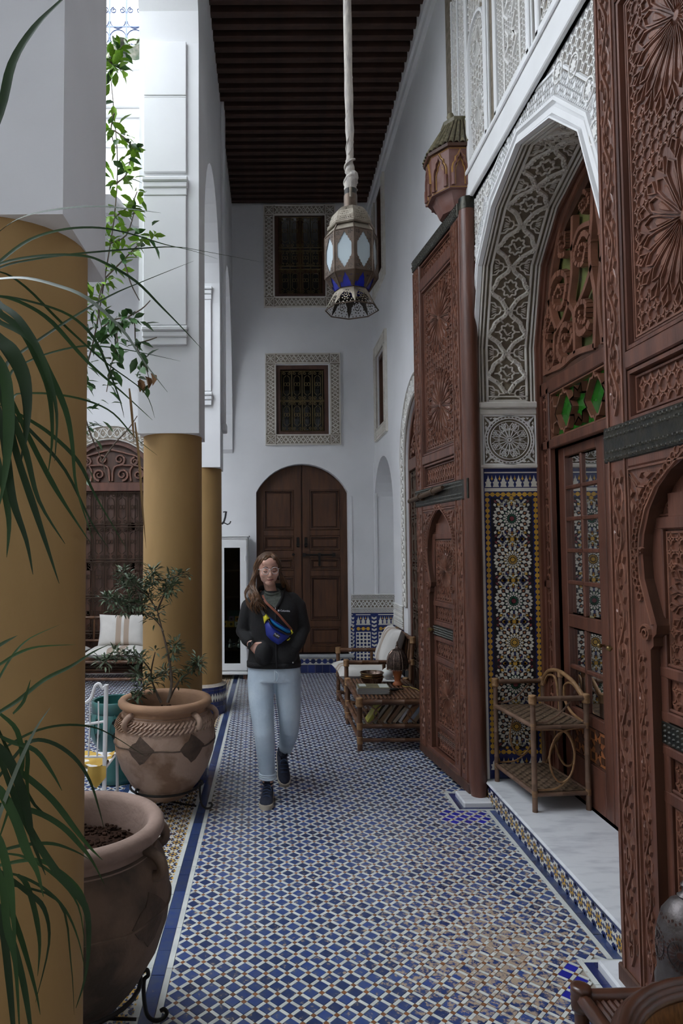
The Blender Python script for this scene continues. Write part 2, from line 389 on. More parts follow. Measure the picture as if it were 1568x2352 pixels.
def leafcorner(mb,u0,v0,s,h,h0=0,mat=0,su=1,sv=1):
    f=lambda a,b:(u0+su*a*s,v0+sv*b*s)
    mb.strip([f(.05,.05),f(.25,.3),f(.55,.32)],s*.06,h,h0,mat=mat); mb.strip([f(.05,.05),f(.3,.25),f(.32,.55)],s*.06,h,h0,mat=mat)
    for P in(((.5,.1),(.62,.2),(.85,.1),(.62,.05)),((.1,.5),(.2,.62),(.1,.85),(.05,.62)),((.3,.08),(.4,.17),(.5,.06)),((.08,.3),(.17,.4),(.06,.5)),((.3,.3),(.5,.35),(.42,.42),(.35,.5)),((.55,.25),(.75,.22),(.68,.3)),((.25,.55),(.22,.75),(.3,.68))):
        mb.poly([f(*p) for p in P],h0,h,mat,.25)
def mould(mb,u0,u1,v0,v1,w,h,h0=0,mat=0):
    mb.strip([(u0,v0),(u1,v0),(u1,v1),(u0,v1)],w,h,h0,True,mat)
# ------------------------------------------------------------------ zellige
def cell8(mb,x,y,c,h,k=0):
    mb.poly(star(x,y,8,c*.135,c*.09,k),0,h,1)
    for i in range(8):
        a=k+PI/8+2*PI*i/8; d=PI/8
        P=lambda r,b:(x+c*r*cos(a+b),y+c*r*sin(a+b))
        mb.poly([P(.105,0),P(.19,-d*.92),P(.34,0),P(.19,d*.92)],0,h,2)
        b=a+d; Q=lambda r,t:(x+c*r*cos(b+t),y+c*r*sin(b+t))
        mb.poly([Q(.215,0),Q(.30,-.24),Q(.40,0),Q(.30,.24)],0,h,1)
        if i%2==0: mb.poly([Q(.50,-.30),Q(.44,0),Q(.50,.30),Q(.58,.16),Q(.58,-.16)],0,h,1)
    for i in range(4):
        b=PI/4+PI/2*i
        mb.poly(ngon(x+c*.66*cos(b),y+c*.66*sin(b),6,c*.10,b),0,h,1)
def zrosette(mb,x,y,r,h,cc):
    n=16
    def ring(ri,rm,ro,w,col,off=0):
        for i in range(n):
            a=2*PI*(i+off)/n
            mb.poly([(x+r*q*cos(a+b),y+r*q*sin(a+b)) for q,b in((ri,0),(rm,-w),(ro,0),(rm,w))],0,h,col if not hasattr(col,'__len__') else col[i%2])
    mb.poly(star(x,y,8,r*.13,r*.09),0,h,cc[0])
    ring(.14,.19,.25,.15,cc[1]); ring(.24,.29,.34,.13,0,.5); ring(.29,.40,.47,.15,0)
    ring(.41,.46,.50,.07,cc[2],.5); ring(.46,.60,.74,.165,0,.5); ring(.66,.72,.80,.085,6)
    ring(.72,.86,1.0,.145,0,.5); ring(.84,.92,1.0,.075,0)
def zmini(mb,x,y,r,h,c1,c2,n=8,clip=None):
    for ri,rm,ro,w,col,off in((.25,.42,.6,.26,c1,0),(.5,.66,.84,.2,0,.5),(.66,.85,1.05,.17,c2,0)):
        for i in range(n):
            a=2*PI*(i+off)/n
            P=[(x+r*q*cos(a+b),y+r*q*sin(a+b)) for q,b in((ri,0),(rm,-w),(ro,0),(rm,w))]
            if clip and not all(clip[0]<=p[0]<=clip[1] and clip[2]<=p[1]<=clip[3] for p in P): continue
            mb.poly(P,0,h,col)
    P=star(x,y,8,r*.24,r*.15)
    if not clip or (clip[0]<=x-r*.2 and x+r*.2<=clip[1]): mb.poly(P,0,h,2)
def frieze(mb,u0,u1,v0,v1,c,h):
    # stepped merlons: pale bodies with ochre buds on navy
    n=round((u1-u0)/c); c=(u1-u0)/n; H=v1-v0
    for i in range(n):
        x=u0+(i+.5)*c
        f=lambda a,b:(x+a*c,v0+b*H)
        mb.poly([f(*p) for p in((-.42,.0),(.42,0),(.30,.2),(.42,.4),(.22,.45),(.2,.62),(.1,.68),(0,.95),(-.1,.68),(-.2,.62),(-.22,.45),(-.42,.4),(-.30,.2))],0,h,0)
        x=u0+i*c
        if i: mb.poly([f(*p) for p in((0,.52),(.16,.66),(.06,.76),(0,.95),(-.06,.76),(-.16,.66))],0,h,2)
def lozenges(mb,u0,u1,v0,v1,c,h,col=1):
    nu=max(1,round((u1-u0)/c)); nv=max(1,round((v1-v0)/c)); cu=(u1-u0)/nu; cv=(v1-v0)/nv
    for i in range(nu):
        for j in range(nv):
            mb.poly(ngon(u0+(i+.5)*cu,v0+(j+.5)*cv,4,c*.44,R(20 if (i+j)%2 else 65)),0,h,col)
def starsband(mb,u0,u1,v0,v1,c,h,col=2,horiz=True):
    L=(u1-u0) if horiz else (v1-v0); W=(v1-v0) if horiz else (u1-u0); n=max(1,round(L/c)); c=L/n
    for i in range(n):
        p=(u0+(i+.5)*c,(v0+v1)/2) if horiz else ((u0+u1)/2,v0+(i+.5)*c)
        mb.poly(star(p[0],p[1],8,min(W,c)*.46,min(W,c)*.36),0,h,col)
        q=(p[0]+c/2,p[1]) if horiz else (p[0],p[1]+c/2)
        if i<n-1: mb.poly(ngon(q[0],q[1],4,min(W,c)*.16),0,h,col)

# ------------------------------------------------------------------ floor
XW=1.44; YB=9.5; LEFT=-.405
def rect_(a,b,c,d): return [(a,c),(b,c),(b,d),(a,d)]
floor_b=MB(); floor_b.box(-5.2,2.2,-2.4,YB+.3,-.2,-.004)
floor=floor_b.build('floor',GROUT,kind='structure',label='tiled patio floor of cobalt and white zellige running down the arcade',cat='floor')
P_=.0600; S_=.0158; TH=R(45+1.2)
def fpt(a,b): return (.5+a*cos(TH)-b*sin(TH),4+a*sin(TH)+b*cos(TH))
def ppx(x,y):
    d=y*cos(.05)-1.7*sin(.05); 
    return (620+1590*x/max(d,.01),1178+1590*(1.7*cos(.05)+y*sin(.05))/max(d,.01)) if d>.05 else (0,9e9)

BLOCKS=[(1.19,XW,4.545,4.88),(1.245,XW,2.60,2.935)]
def quad(a0,a1,b0,b1): return [fpt(a0,b0),fpt(a1,b0),fpt(a1,b1),fpt(a0,b1)]
stuff=MB(TF()); cand=[]
def field(x0,x1,y0,y1,blocks=(),pick=True):
    N=int(9/P_)
    for i in range(-N,N):
        for j in range(-N,N):
            cx,cy=fpt((i+.5)*P_,(j+.5)*P_)
            if not(x0-.1<cx<x1+.1 and y0-.1<cy<y1+.1): continue
            a,b=i*P_,j*P_
            for kind,q,m in((0,quad(a+S_,a+P_,b+S_,b+P_),0),(1,quad(a+S_,a+P_,b,b+S_),1),(2,quad(a,a+S_,b+S_,b+P_),1),(3,quad(a,a+S_,b,b+S_),2)):
                c=(sum(p[0] for p in q)/4,sum(p[1] for p in q)/4)
                z=.0012+rnd.uniform(-.0006,.0006)
                inb=any(B[0]<c[0]<B[1] and B[2]<c[1]<B[3] for B in blocks)
                whole=all(x0<=p[0]<=x1 and y0<=p[1]<=y1 for p in q)
                if inb: continue
                if pick and whole and kind<3:
                    X,Y=ppx(*c)
                    if 350<X<1400 and Y<2345 and c[0]>-.33-(.02 if c[1]<2.6 else 0): cand.append((c[1]+.15*abs(c[0]-.4),kind,c,z,q,m)); continue
                qq=clipc(q,x0,x1,y0,y1)
                if len(qq)>2: stuff.poly(qq,-.004,z,m,.035)
field(LEFT,1.375,1.9,9.44,BLOCKS)
field(-3.1,-1.04,2.0,9.44,(),False)
cand.sort(key=lambda t:t[0]-(9 if t[1]==0 and 1.06<t[2][0]<1.36 and 4.33<t[2][1]<4.55 else 0)); cnt=[0,0]
def tilemesh(name,w,l,m):
    b=MB(); b.poly([(-w/2,-l/2),(w/2,-l/2),(w/2,l/2),(-w/2,l/2)],-.005,.0,0,.035); return b.mesh(name,m)
me_b=tilemesh('tile',P_-S_-.0018,P_-S_-.0018,TBL); me_n=tilemesh('tile',P_-S_-.0018,P_-S_-.0018,TBN); me_s=tilemesh('strip_tile',P_-S_-.0016,S_-.0016,TWH)
for _,kind,c,z,q,m in cand:
    g=0 if kind==0 else 1
    if cnt[g]<300:
        cnt[g]+=1; inst('tile' if g==0 else 'strip_tile',(me_n if (1.06<c[0]<1.36 and 4.33<c[1]<4.55) or (1.12<c[0]<1.26 and 2.45<c[1]<2.92) else me_b) if g==0 else me_s,floor,(c[0],c[1],z),(rnd.uniform(-.006,.006),rnd.uniform(-.006,.006),TH+(PI/2 if kind==2 else 0)))
    else: stuff.poly(q,-.004,z,m,.035)
stuff.build('small_tiles',[TBL,TWH,TBR],floor,kind='stuff')
# border bands of the floor, piece by piece
def band(x0,x1,y0,y1,step,m,alongY=True):
    L=(y1-y0) if alongY else (x1-x0); n=max(1,round(L/step)); s=L/n
    b=MB(); w=((x1-x0) if alongY else (y1-y0))-.002
    if alongY: b.poly([(-w/2,-s/2+.001),(w/2,-s/2+.001),(w/2,s/2-.001),(-w/2,s/2-.001)],-.005,.0015,0)
    else: b.poly([(-s/2+.001,-w/2),(s/2-.001,-w/2),(s/2-.001,w/2),(-s/2+.001,w/2)],-.005,.0015,0)
    me=b.mesh('border_tile',m)
    for i in range(n):
        t=(i+.5)*s
        inst('border_tile',me,floor,((x0+x1)/2,y0+t,rnd.uniform(-.0004,.0006)) if alongY else (x0+t,(y0+y1)/2,rnd.uniform(-.0004,.0006)))
band(-.43,-.405,2.0,9.44,.30,TWH); band(-.485,-.43,2.0,9.44,.17,TBB); band(-.51,-.485,2.0,9.44,.30,TWH)
band(-.86,-.835,2.0,9.44,.4,TWH); band(-.93,-.86,2.0,9.44,.22,TNB); band(-1.0,-.93,2.0,9.44,.6,MARB); band(-1.04,-1.0,2.0,9.44,.25,TBB)
band(1.375,1.40,2.935,4.545,.25,TWH); band(1.40,XW,2.935,4.545,.17,TBB)
band(1.375,1.40,1.9,2.60,.25,TWH); band(1.375,1.40,4.88,8.9,.4,TWH); band(1.40,XW,4.88,8.05,.3,TBB)
for x0,x1,y0,y1 in BLOCKS:
    band(x0,x0+.024,y0,y1,.17,TWH); band(x0+.024,x1,y0,y0+.022,.12,TWH,False); band(x0+.024,x1,y1-.022,y1,.12,TWH,False)
    band(x0+.024,x0+.06,y0+.022,y1-.022,.15,TNB); band(x0+.06,x1,y0+.022,y0+.055,.12,TNB,False); band(x0+.06,x1,y1-.055,y1-.022,.12,TNB,False)
# repaired patch of newer blue squares is left to the material of a few tiles
mz=MB(TF()); c=.079; mz.flat(rect_(-.835,-.51,2.0,9.4),-.0006,0)
for i in range(4):
    for j in range(int(7.4/c)):
        x=-.835+c*.52+i*c*1.02; y=2.0+c*(j+.5); cell8(mz,x,y,c*1.02,.001+rnd.uniform(-.0004,.0004))
        mz.poly(ngon(x+c/2,y+c/2,4,c*.15),0,.0012,2); mz.poly(ngon(x+c/2,y,4,c*.07,PI/4),0,.0012,2); mz.poly(ngon(x,y+c/2,4,c*.07,PI/4),0,.0012,2)
mz.build('star_mosaic',TIL,floor,kind='stuff')
for k,(x0,x1,y0,y1) in enumerate(BLOCKS):
    b=MB(); b.box(x0+.062,XW,y0+.057,y1-.057,-.02,.034,0,.008)
    b.build('pivot_block',MARB,label=['white marble pivot block on floor under the far open door leaf','white marble pivot block on floor under the near open door leaf'][k],cat='stone block',kind='structure')

# ------------------------------------------------------------------ ceiling
cb=MB(); cb.box(-.95,1.84,-2.2,YB+.3,6.62,6.8)
ceiling=cb.build('ceiling',BOARD,kind='structure',label='dark brown timber ceiling of closely set beams above the arcade',cat='ceiling')
bm_=MB(); bm_.box(-1.0,1.0,-.034,.034,0,.13,0,.012); me=bm_.mesh('beam',BEAM)
for i in range(46):
    y=9.40-i*.147; inst('beam',me,ceiling,(.41,y,6.495),(0,0,rnd.uniform(-.002,.002)))
b=MB(); b.box(1.375,1.44,-2,YB,6.42,6.62); b.box(1.40,1.44,-2,YB,6.34,6.42); b.build('trim_1',WH,kind='structure',label='white plaster cornice under ceiling along the door wall',cat='cornice')
b=MB(); b.box(-.56,-.52,-2,YB,6.40,6.62); b.box(-.59,-.555,-2,YB,6.47,6.62,1); b.build('trim_2',[WH,BEAM],kind='structure',label='white plaster cornice under ceiling along the columns',cat='cornice')

# ------------------------------------------------------------------ walls
PC=3.83
portal=[(.905,3.07),(.755,3.59),(.46,3.85),(0,3.99),(-.46,3.85),(-.765,3.59),(-.96,3.07)]
PORT=[(PC+.905,0)]+[(PC+a,z) for a,z in portal]+[(PC-.96,0)]
def archhole(c,hw,zs,zt,z0,n=16):
    r=(hw*hw+(zt-zs)**2)/(2*(zt-zs)); cz=zt-r; a=math.asin(min(1,hw/r)); a=a if zt-zs<=hw else PI-a
    return [(c-hw,z0),(c+hw,z0)]+[(c+r*sin(t),cz+r*cos(t)) for t in[a-2*a*i/n for i in range(n+1)]]
def rect(a,b,c,d): return [(a,c),(b,c),(b,d),(a,d)]
mb=MB(TR(XW))
A2C=6.66
mb.slab(rect(-2.2,YB+.4,-.1,6.62),[PORT,archhole(A2C,.65,2.55,3.2,0),rect(8.50,9.12,3.26,4.22),rect(8.50,9.12,5.20,6.42),archhole(8.815,.735,2.2,2.86,0)],-.40,0)
wall_r=mb.build('wall_right',WH,kind='structure',label='tall white plaster wall pierced by the carved door portals',cat='wall')
mb=MB(TB(YB))
mb.slab(rect(-5,2.1,-.1,6.9),[archhole(.44,.63,2.46,2.85,.25),rect(.095,.82,3.26,4.23),rect(.085,.81,5.20,6.43),archhole(-2.2,.65,2.55,3.2,0)],-.30,0)
wall_b=mb.build('wall_back',WH,kind='structure',label='white plaster end wall with two grilled windows above arched door',cat='wall')
b=MB(); b.box(1.84,2.1,8.0,YB,0,3.2); b.box(XW+.002,2.1,7.9,8.08,0,3.2) if 0 else None
b.build('wall_passage',WH,kind='structure',label='white end wall inside the narrow arched passage',cat='wall')
# dark rooms behind the openings
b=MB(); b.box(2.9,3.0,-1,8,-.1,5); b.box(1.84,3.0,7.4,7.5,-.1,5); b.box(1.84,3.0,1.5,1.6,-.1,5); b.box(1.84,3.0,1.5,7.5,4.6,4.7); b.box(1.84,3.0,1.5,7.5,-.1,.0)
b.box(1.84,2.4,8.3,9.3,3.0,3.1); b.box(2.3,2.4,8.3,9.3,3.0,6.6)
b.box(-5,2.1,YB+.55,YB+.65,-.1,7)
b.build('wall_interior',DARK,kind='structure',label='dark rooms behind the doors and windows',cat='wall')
# arcade on the courtyard side
PZ=2.53
def archtop(y0,y1,zs,zt,n=14):
    c=(y0+y1)/2; h=(y1-y0)/2
    return [(c+h*cos(PI*i/n),zs+(zt-zs)*sin(PI*i/n)) for i in range(n+1)]
O=[(-2.2,7.2),(-2.2,5.6)]
def pier(y0,y1): return [(y0,PZ),(y1,PZ)]
pts=[(-2.2,7.3),(-2.2,4.5)]+archtop(-2.0,1.68,5.2,6.4)[::-1]+pier(1.68,2.12)+archtop(2.12,4.97,5.45,6.45)[::-1]+pier(4.97,5.41)+archtop(5.41,7.10,4.25,5.15)[::-1]+pier(7.10,7.54)+archtop(7.54,9.46,3.05,5.2)[::-1]+[(9.5,3.0),(9.5,7.3)]
mb=MB(lambda u,v,h:(-.51-h,u,v)); mb.slab(pts,[],0,.44)
wall_l=mb.build('wall_left',WH,kind='structure',label='white arcade wall with square piers over the ochre columns',cat='wall')
def pilaster(y0,x0=-.95,x1=-.51):
    m=MB(lambda u,v,h:(u,y0-h,v))
    a,c=x0+.035,x1-.09
    def pan(v0,v1): m.box(a,c,v0,v1,0,.022,0,.004)
    z=[2.53,3.19,3.30,4.30,4.44,5.03,7.2]
    for v0,v1 in((3.32,4.28),(4.46,5.02),(5.04,5.45 if y0<6 else 6.6)): pan(v0,v1)
    for v in(3.17,4.28):
        m.box(a,c+.005,v,v+.055,0,.028,0,.005); m.box(a-.004,c+.01,v+.055,v+.10,0,.038,0,.008); m.box(a-.008,c+.014,v+.10,v+.135,0,.05,0,.008)
    m.box(a,c,5.02,5.035,0,.02,0,.004)
    return m
for y in(4.97,7.10): pilaster(y).build('pilaster_panel',WH,wall_l)
b=MB(); b.box(-.512,-.475,7.30,7.52,3.02,6.6,0,.006); b.box(-.512,-.46,7.30,7.50,2.94,3.03,0,.01); b.build('pilaster_strip',WH,wall_l)
# courtyard: facade of the far side, side and near walls, upper roof terrace
pts=[(-5.2,7.02),(-5.2,4.3)]+[(-4.3,4.3)]+[(-4.3+.02,4.7),(-4.1,5.0),(-4.0,5.15),(-3.8,5.22),(-3.7,5.38),(-2.7,5.55),(-1.75,5.42),(-1.62,5.42),(-1.55,5.36),(-1.5,5.28),(-1.38,5.26),(-1.30,5.15),(-1.24,4.9),(-1.2,4.5)]+[(-.95,4.4),(-.95,7.02)]
mb=MB(TB(7.1)); mb.slab(pts,[],-.42,0)
m=mb
fac=m.build('wall_courtyard',WH2,kind='structure',label='bright white courtyard facade with moulded bands under the roof terrace',cat='wall')
mb=MB(); mb.box(-5.2,-.95,7.02,7.1,6.24,6.30,0,.01); mb.box(-5.2,-.95,6.96,7.1,6.30,6.40,0,.015); mb.box(-5.2,-.95,7.06,7.1,6.40,6.5,0,.02); mb.box(-5.2,-.95,7.075,7.1,5.92,5.95,0,.008)
mb.build('moulding',WH2,fac)
b=MB(); b.box(-5.2,-5.0,-2.2,9.8,-.1,6.2); b.box(-5.2,2,-2.4,-2.2,-.1,6.9); b.build('wall_outer',WH,kind='structure',label='unseen white courtyard walls to the left and behind, added for bounce light',cat='wall')  # walls out of view, put in to bounce light into the arcade
b=MB(); b.box(-5.2,-.95,7.2,9.8,6.62,6.8); b.box(-4.5,-.95,-2.4,1.9,6.62,6.8); b.build('roof_slab',WH,kind='structure',label='flat roofs over the end galleries, the unseen near one shaped for the light',cat='roof')  # near slab is out of view, its extent set to control light on the pier
# eave tiles
ev=thing('tiled_eave','green glazed tile eave below the roof terrace railing','roof eave',(-1.5,7.1,6.86),kind='structure')
tb=MB(); n=8
V=[];F=[]
for k,(y,r) in enumerate(((-.26,.095),(.12,.08))):
    for rr in(r,r-.018):
        for i in range(n+1):
            a=PI*i/n; V.append((rr*cos(a),y,rr*sin(a)*.95+(y+.26)*.35))
for i in range(n): F+=[(i,i+1,2*(n+1)+i+1,2*(n+1)+i),((n+1)+i+1,(n+1)+i,3*(n+1)+i,3*(n+1)+i+1),(i+1,i,n+1+i,n+2+i)]
F+=[(0,2*(n+1),3*(n+1),n+1),(n,2*n+1,4*n+3,3*n+2)]
tb.add(V,F); me=tb.mesh('roof_tile',mat('mossy_green_tile',(.10,.14,.09),.5,(.33,.30,.24),18,4,isl=.2),40)
me2=me
for i in range(-9,5): inst('roof_tile',me,ev,(i*.235,0,0)); inst('roof_tile',me,ev,(i*.235+.117,.02,.075),(0,PI,0))
b=MB(); b.box(-2.3,.55,-.1,.4,-.09,-.03); b.build('eave_board',WH2,ev)
rl=thing('terrace_railing','blue grey wrought iron railing along the roof terrace','railing',(-1.5,7.12,7.02))
b=MB(); b.box(-2.4,.5,-.03,.03,0,.02); b.box(-2.4,.5,-.02,.02,.9,.93); b.box(-2.4,.5,-.006,.006,.235,.247); b.box(-2.4,.5,-.006,.006,.60,.612); BLU=mat('blue_grey_iron',(.10,.13,.22),.5); b.build('rail',[mat('rusty_sill',(.25,.15,.12),.7)] and BLU,rl)
pb=MB(); pb.box(-.008,.008,-.008,.008,0,.9); pb.ell((0,0,.12),(.016,.016,.016),6,4); pb.ell((0,0,.40),(.015,.015,.02),6,4); me=pb.mesh('baluster',BLU)
UV=lambda u,v,h:(u,h,v)
q=MB(UV); q.ring(.09,.12,.085,.012,.006,-.006,18); mA=q.mesh('iron_ring',BLU)
q=MB(UV); q.ring(.09,.30,.08,.011,.006,-.006,12,a0=PI,a1=2*PI); mB=q.mesh('iron_bow',BLU)
q=MB(UV); q.strip(spiral(.045,.42,.035,.008,PI/2,1.4,14),.011,.006,-.006); mC=q.mesh('scroll',BLU)
for i in range(-12,3): inst('baluster',me,rl,(i*.18,0,0)); inst('iron_ring',mA,rl,(i*.18,0,0)); inst('iron_bow',mB,rl,(i*.18,0,0)); inst('scroll',mC,rl,(i*.18,0,0)); inst('scroll',mC,rl,(i*.18+.18,0,0),(0,0,0),(-1,1,1))
# ------------------------------------------------------------------ columns
def column(y,name_label,full=True):
    t=thing('column',name_label,'column',(-.73,y,0),kind='structure')
    b=MB(); b.lathe([(.219,.285),(.2185,1.0),(.2175,2.0),(.217,PZ)],40); b.build('shaft',OCH,t,60)
    b=MB(); b.lathe([(.262,0),(.262,.285),(.246,.29),(.219,.31)],32); b.build('base_drum',GROUT,t,40)
    n=26; C=lambda u,v,h:((.262+h)*cos(u),(.262+h)*sin(u),v)
    m=MB(C)
    for i in range(n):
        a=2*PI*i/n; d=2*PI/n
        for v0,v1,c in((.003,.085,1),(.088,.135,1),(.222,.252,1),(.256,.283,1)): m.poly([(a+.006,v0),(a+d-.006,v0),(a+d-.006,v1),(a+.006,v1)],0,.003,c)
        for k in(0,1):
            x=a+d*(k+.5)/2; m.poly([(x-d*.25,.18),(x,.14),(x+d*.25,.18),(x,.22)],0,.003,0)
            m.poly([(a+d*k/2-d*.12,.14),(a+d*k/2+d*.12,.14),(a+d*k/2,.165)],0,.003,1); m.poly([(a+d*k/2,.195),(a+d*k/2+d*.12,.22),(a+d*k/2-d*.12,.22)],0,.003,1)
    m.build('base_tiles',TIL,t,kind='stuff')
    return t
column(1.90,'large ochre plaster column nearest, at left behind the palm leaves')
column(5.19,'ochre plaster column behind the potted shrub')
column(7.32,'slim ochre plaster column farthest back beside the white cabinet')
# ------------------------------------------------------------------ portal stucco on the right wall
STGM=mat('aged_shaded_stucco',(.235,.195,.145),.95,(.15,.125,.09),20,3)  # aged plaster, with the shade behind the carving mixed into its colour
pt=thing('portal_stucco','white carved stucco surround of the big pointed door portal','carved stucco',(XW,PC,0),kind='structure')
S=lambda u,v,h:(-h,u-PC,v)          # local frame of the portal
m=MB(S)
def offz(k): q=offs(k); return [(q[0][0],.20)]+q+[(q[-1][0],.20)]
AI=[(PC+a,z) for a,z in [(.905,2.68)]+portal+[(-.96,2.68)]]
def offs(k): return [(PC+a*(1+k/.9),(2.68 if i in(0,8) else z+k*(1.0 if abs(a)<.7 else .45 if abs(a)<.8 else .15))) for i,(a,z) in enumerate([(.905,2.68)]+portal+[(-.96,2.68)])]
m.strip(offz(.03),.05,.018); m.strip(offz(.075),.03,.024); m.strip(offz(.0),.015,.03)
m.strip(offs(.20),.022,.016)
m.build('arch_band',WH2,pt)
m=MB(S)
for e in(1,-1): m.box(PC+e*.93,PC+e*1.03,.14,4.18,0,.02,0,.006); m.box(PC+e*1.0,PC+e*1.03,.14,4.21,0,.03,0,.006)
m.box(PC-1.03,PC+1.03,4.12,4.36,0,.030,0,.006); m.box(PC-1.03,PC+1.03,4.32,4.35,.03,.045,0,.005); m.box(PC-1.03,PC+1.03,4.12,4.15,0,.05,0,.006)
m.build('square_frame',WH2,pt)
# spandrel ground + pattern
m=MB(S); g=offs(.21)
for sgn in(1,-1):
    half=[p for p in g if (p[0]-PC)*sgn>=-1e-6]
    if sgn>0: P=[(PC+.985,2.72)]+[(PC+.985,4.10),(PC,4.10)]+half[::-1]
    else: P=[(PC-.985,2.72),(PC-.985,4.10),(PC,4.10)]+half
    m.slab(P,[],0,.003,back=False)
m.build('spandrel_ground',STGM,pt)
m=MB(S); ga=offs(.088); gb=offs(.192)
for i in range(1,7): m.add([(*ga[i],.004),(*ga[i+1],.004),(*gb[i+1],.004),(*gb[i],.004)],[(0,1,2,3)])
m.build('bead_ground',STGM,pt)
def dist_arch(x,y):
    a=abs(x-PC); pr=[(.905,2.68)]+portal[:4]
    best=9
    for (x0,y0),(x1,y1) in zip(pr[:-1],pr[1:]):
        dx,dy=x1-x0,y1-y0; t=max(0,min(1,((a-x0)*dx+(y-y0)*dy)/(dx*dx+dy*dy))); best=min(best,math.hypot(a-x0-dx*t,y-y0-dy*t))
    import bisect
    ins=a<.905 and y<(3.99 if a==0 else min(3.99-(a/.46)*.14 if a<.46 else 3.85-(a-.46)/.295*.26 if a<.755 else 3.59-(a-.755)/.15*.52,9))
    return -best if ins else best
m=MB(S)
lattice(m,PC-.975,PC+.975,2.72,4.10,.052,.0095,.014,.003,66,inside=lambda x,y:dist_arch(x,y)>.215)
for (x,y) in [(PC+s*a,b) for s in(1,-1) for a,b in((.72,3.93),(.86,3.72),(.55,4.02),(.90,3.50))]:
    m.ring(x,y,.05,.012,.02,.003,14); m.poly(star(x,y,8,.035,.02),.003,.02)
m.build('spandrel_carving',STU2,pt)
m=MB(S)   # pierced band next to the arch: netting with pairs of round beads
ga=offs(.09); gb=offs(.185)
for (p0,q0),(p1,q1) in zip(zip(ga[1:-1],gb[1:-1]),zip(ga[2:-1],gb[2:-1])):
    L=math.hypot(p1[0]-p0[0],p1[1]-p0[1]); n=max(1,round(L/.10))
    f=lambda s,t:((p0[0]+(p1[0]-p0[0])*s)*(1-t)+(q0[0]+(q1[0]-q0[0])*s)*t,(p0[1]+(p1[1]-p0[1])*s)*(1-t)+(q0[1]+(q1[1]-q0[1])*s)*t)
    for i in range(n):
        for k in(0,1,2,3):
            s=(i+k/4)/n; e=min(1,s+.5/n); s2=max(0,s-.5/n)
            m.strip([f(s,0),f(e,1)],.009,.015); m.strip([f(s,0),f(s2,1)],.009,.015)
        for t in(.28,.72): x,y=f((i+.5)/n,t); m.poly(ngon(x,y,8,.021),0,.018,0,.3)
m.build('bead_net',WH2,pt)
# tall carved panels above the frame
m=MB(S); m2=MB(S); m3=MB(S); TZ=5.62
m.box(PC-1.55,PC+1.55,4.36,TZ+.5,0,.004)
for c,hw,kind in((.735,.19,0),(.07,.25,1),(-.60,.25,2),(1.20,.16,3)):
    u0,u1=PC+c-hw,PC+c+hw
    if kind<3:
        for dx in(-1,1):
            m2.box(PC+c+dx*(hw+.02)-.022,PC+c+dx*(hw+.02)+.022,4.36,TZ+.4,.004,.03,0,.006); m2.box(PC+c+dx*(hw+.058)-.008,PC+c+dx*(hw+.058)+.008,4.36,TZ+.4,.004,.02,0,.003)
        m2.box(u0-.04,u1+.04,4.36,4.40,.004,.03,0,.006)
    if kind==0:
        zs=5.15
        m2.strip([(u0+.012,4.40)]+[(u0+.012,zs)]+arcpts(PC+c,zs,hw-.012,PI,0,14)[1:]+[(u1-.012,4.40)],.03,.026,.004)
        for k in range(2):
            y=4.68+.47*k; raystar(m3,PC+c,y,.15,16,.012,.004); m3.ring(PC+c,y,.135,.008,.012,.004,24); m3.ring(PC+c,y,.09,.006,.012,.004,20)
        lattice(m3,u0+.03,u1-.03,4.41,5.30,.05,.009,.012,.004,66,inside=lambda x,y:min(math.hypot(x-PC-c,y-4.68),math.hypot(x-PC-c,y-5.15))>.155 and (y<zs or math.hypot(x-PC-c,y-zs)<hw-.04))
        lattice(m3,u0,u1,5.34,TZ+.4,.055,.010,.012,.004,66)
    elif kind==1:
        for d in(-1,1):
            m3.box(PC+c+d*.13-.01,PC+c+d*.13+.01,4.40,TZ+.4,.004,.016)
        lattice(m3,u0,u1,4.41,TZ+.4,.034,.008,.012,.004,60,diam=False)
        for k in range(4):
            y=4.65+k*.27
            for d in(-1,1):
                m3.strip([(PC+c+d*.03,y-.12),(PC+c+d*.10,y-.04),(PC+c+d*.03,y+.05),(PC+c+d*.08,y+.12)],.02,.024,.004); m3.poly(star(PC+c+d*.05,y,5,.035,.02),.004,.024)
    elif kind==2: lattice(m3,u0,u1,4.41,TZ+.4,.065,.010,.013,.004,66)
    else:
        lattice(m3,u0-.02,u0+.12,4.36,TZ+.3,.045,.010,.012,.004,64); lattice(m3,u0+.15,u1+.02,4.36,TZ+.3,.05,.010,.012,.004,64)
        for q in(.135,.30): m2.box(u0+q-.008,u0+q+.008,4.36,TZ+.3,.004,.02,0,.003)
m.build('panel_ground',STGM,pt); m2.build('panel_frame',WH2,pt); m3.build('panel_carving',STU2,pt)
# soffit of the arch
AP=AI; SL=[0]
for a,b in zip(AP[:-1],AP[1:]): SL.append(SL[-1]+math.hypot(b[0]-a[0],b[1]-a[1]))
def soff(u,v,h):
    i=0
    while i<len(SL)-2 and u>SL[i+1]: i+=1
    (x0,y0),(x1,y1)=AP[i],AP[i+1]; L=SL[i+1]-SL[i]; t=(u-SL[i])/L; dx,dy=(x1-x0)/L,(y1-y0)/L
    nx,ny=-dy,dx
    if i==0 and False: pass
    s=-1 if (nx*(PC-(x0+x1)/2)+ny*(3-(y0+y1)/2))<0 else 1
    return (v,x0+(x1-x0)*t+s*nx*h-PC,y0+(y1-y0)*t+s*ny*h)
def sub(pts,L=.03):
    o=[]
    for a,b in zip(pts[:-1],pts[1:]):
        n=max(1,int(math.hypot(b[0]-a[0],b[1]-a[1])/L)); o+= [(a[0]+(b[0]-a[0])*k/n,a[1]+(b[1]-a[1])*k/n) for k in range(n)]
    return o+[pts[-1]]
TL=SL[-1]; m=MB(soff); g=MB(soff)
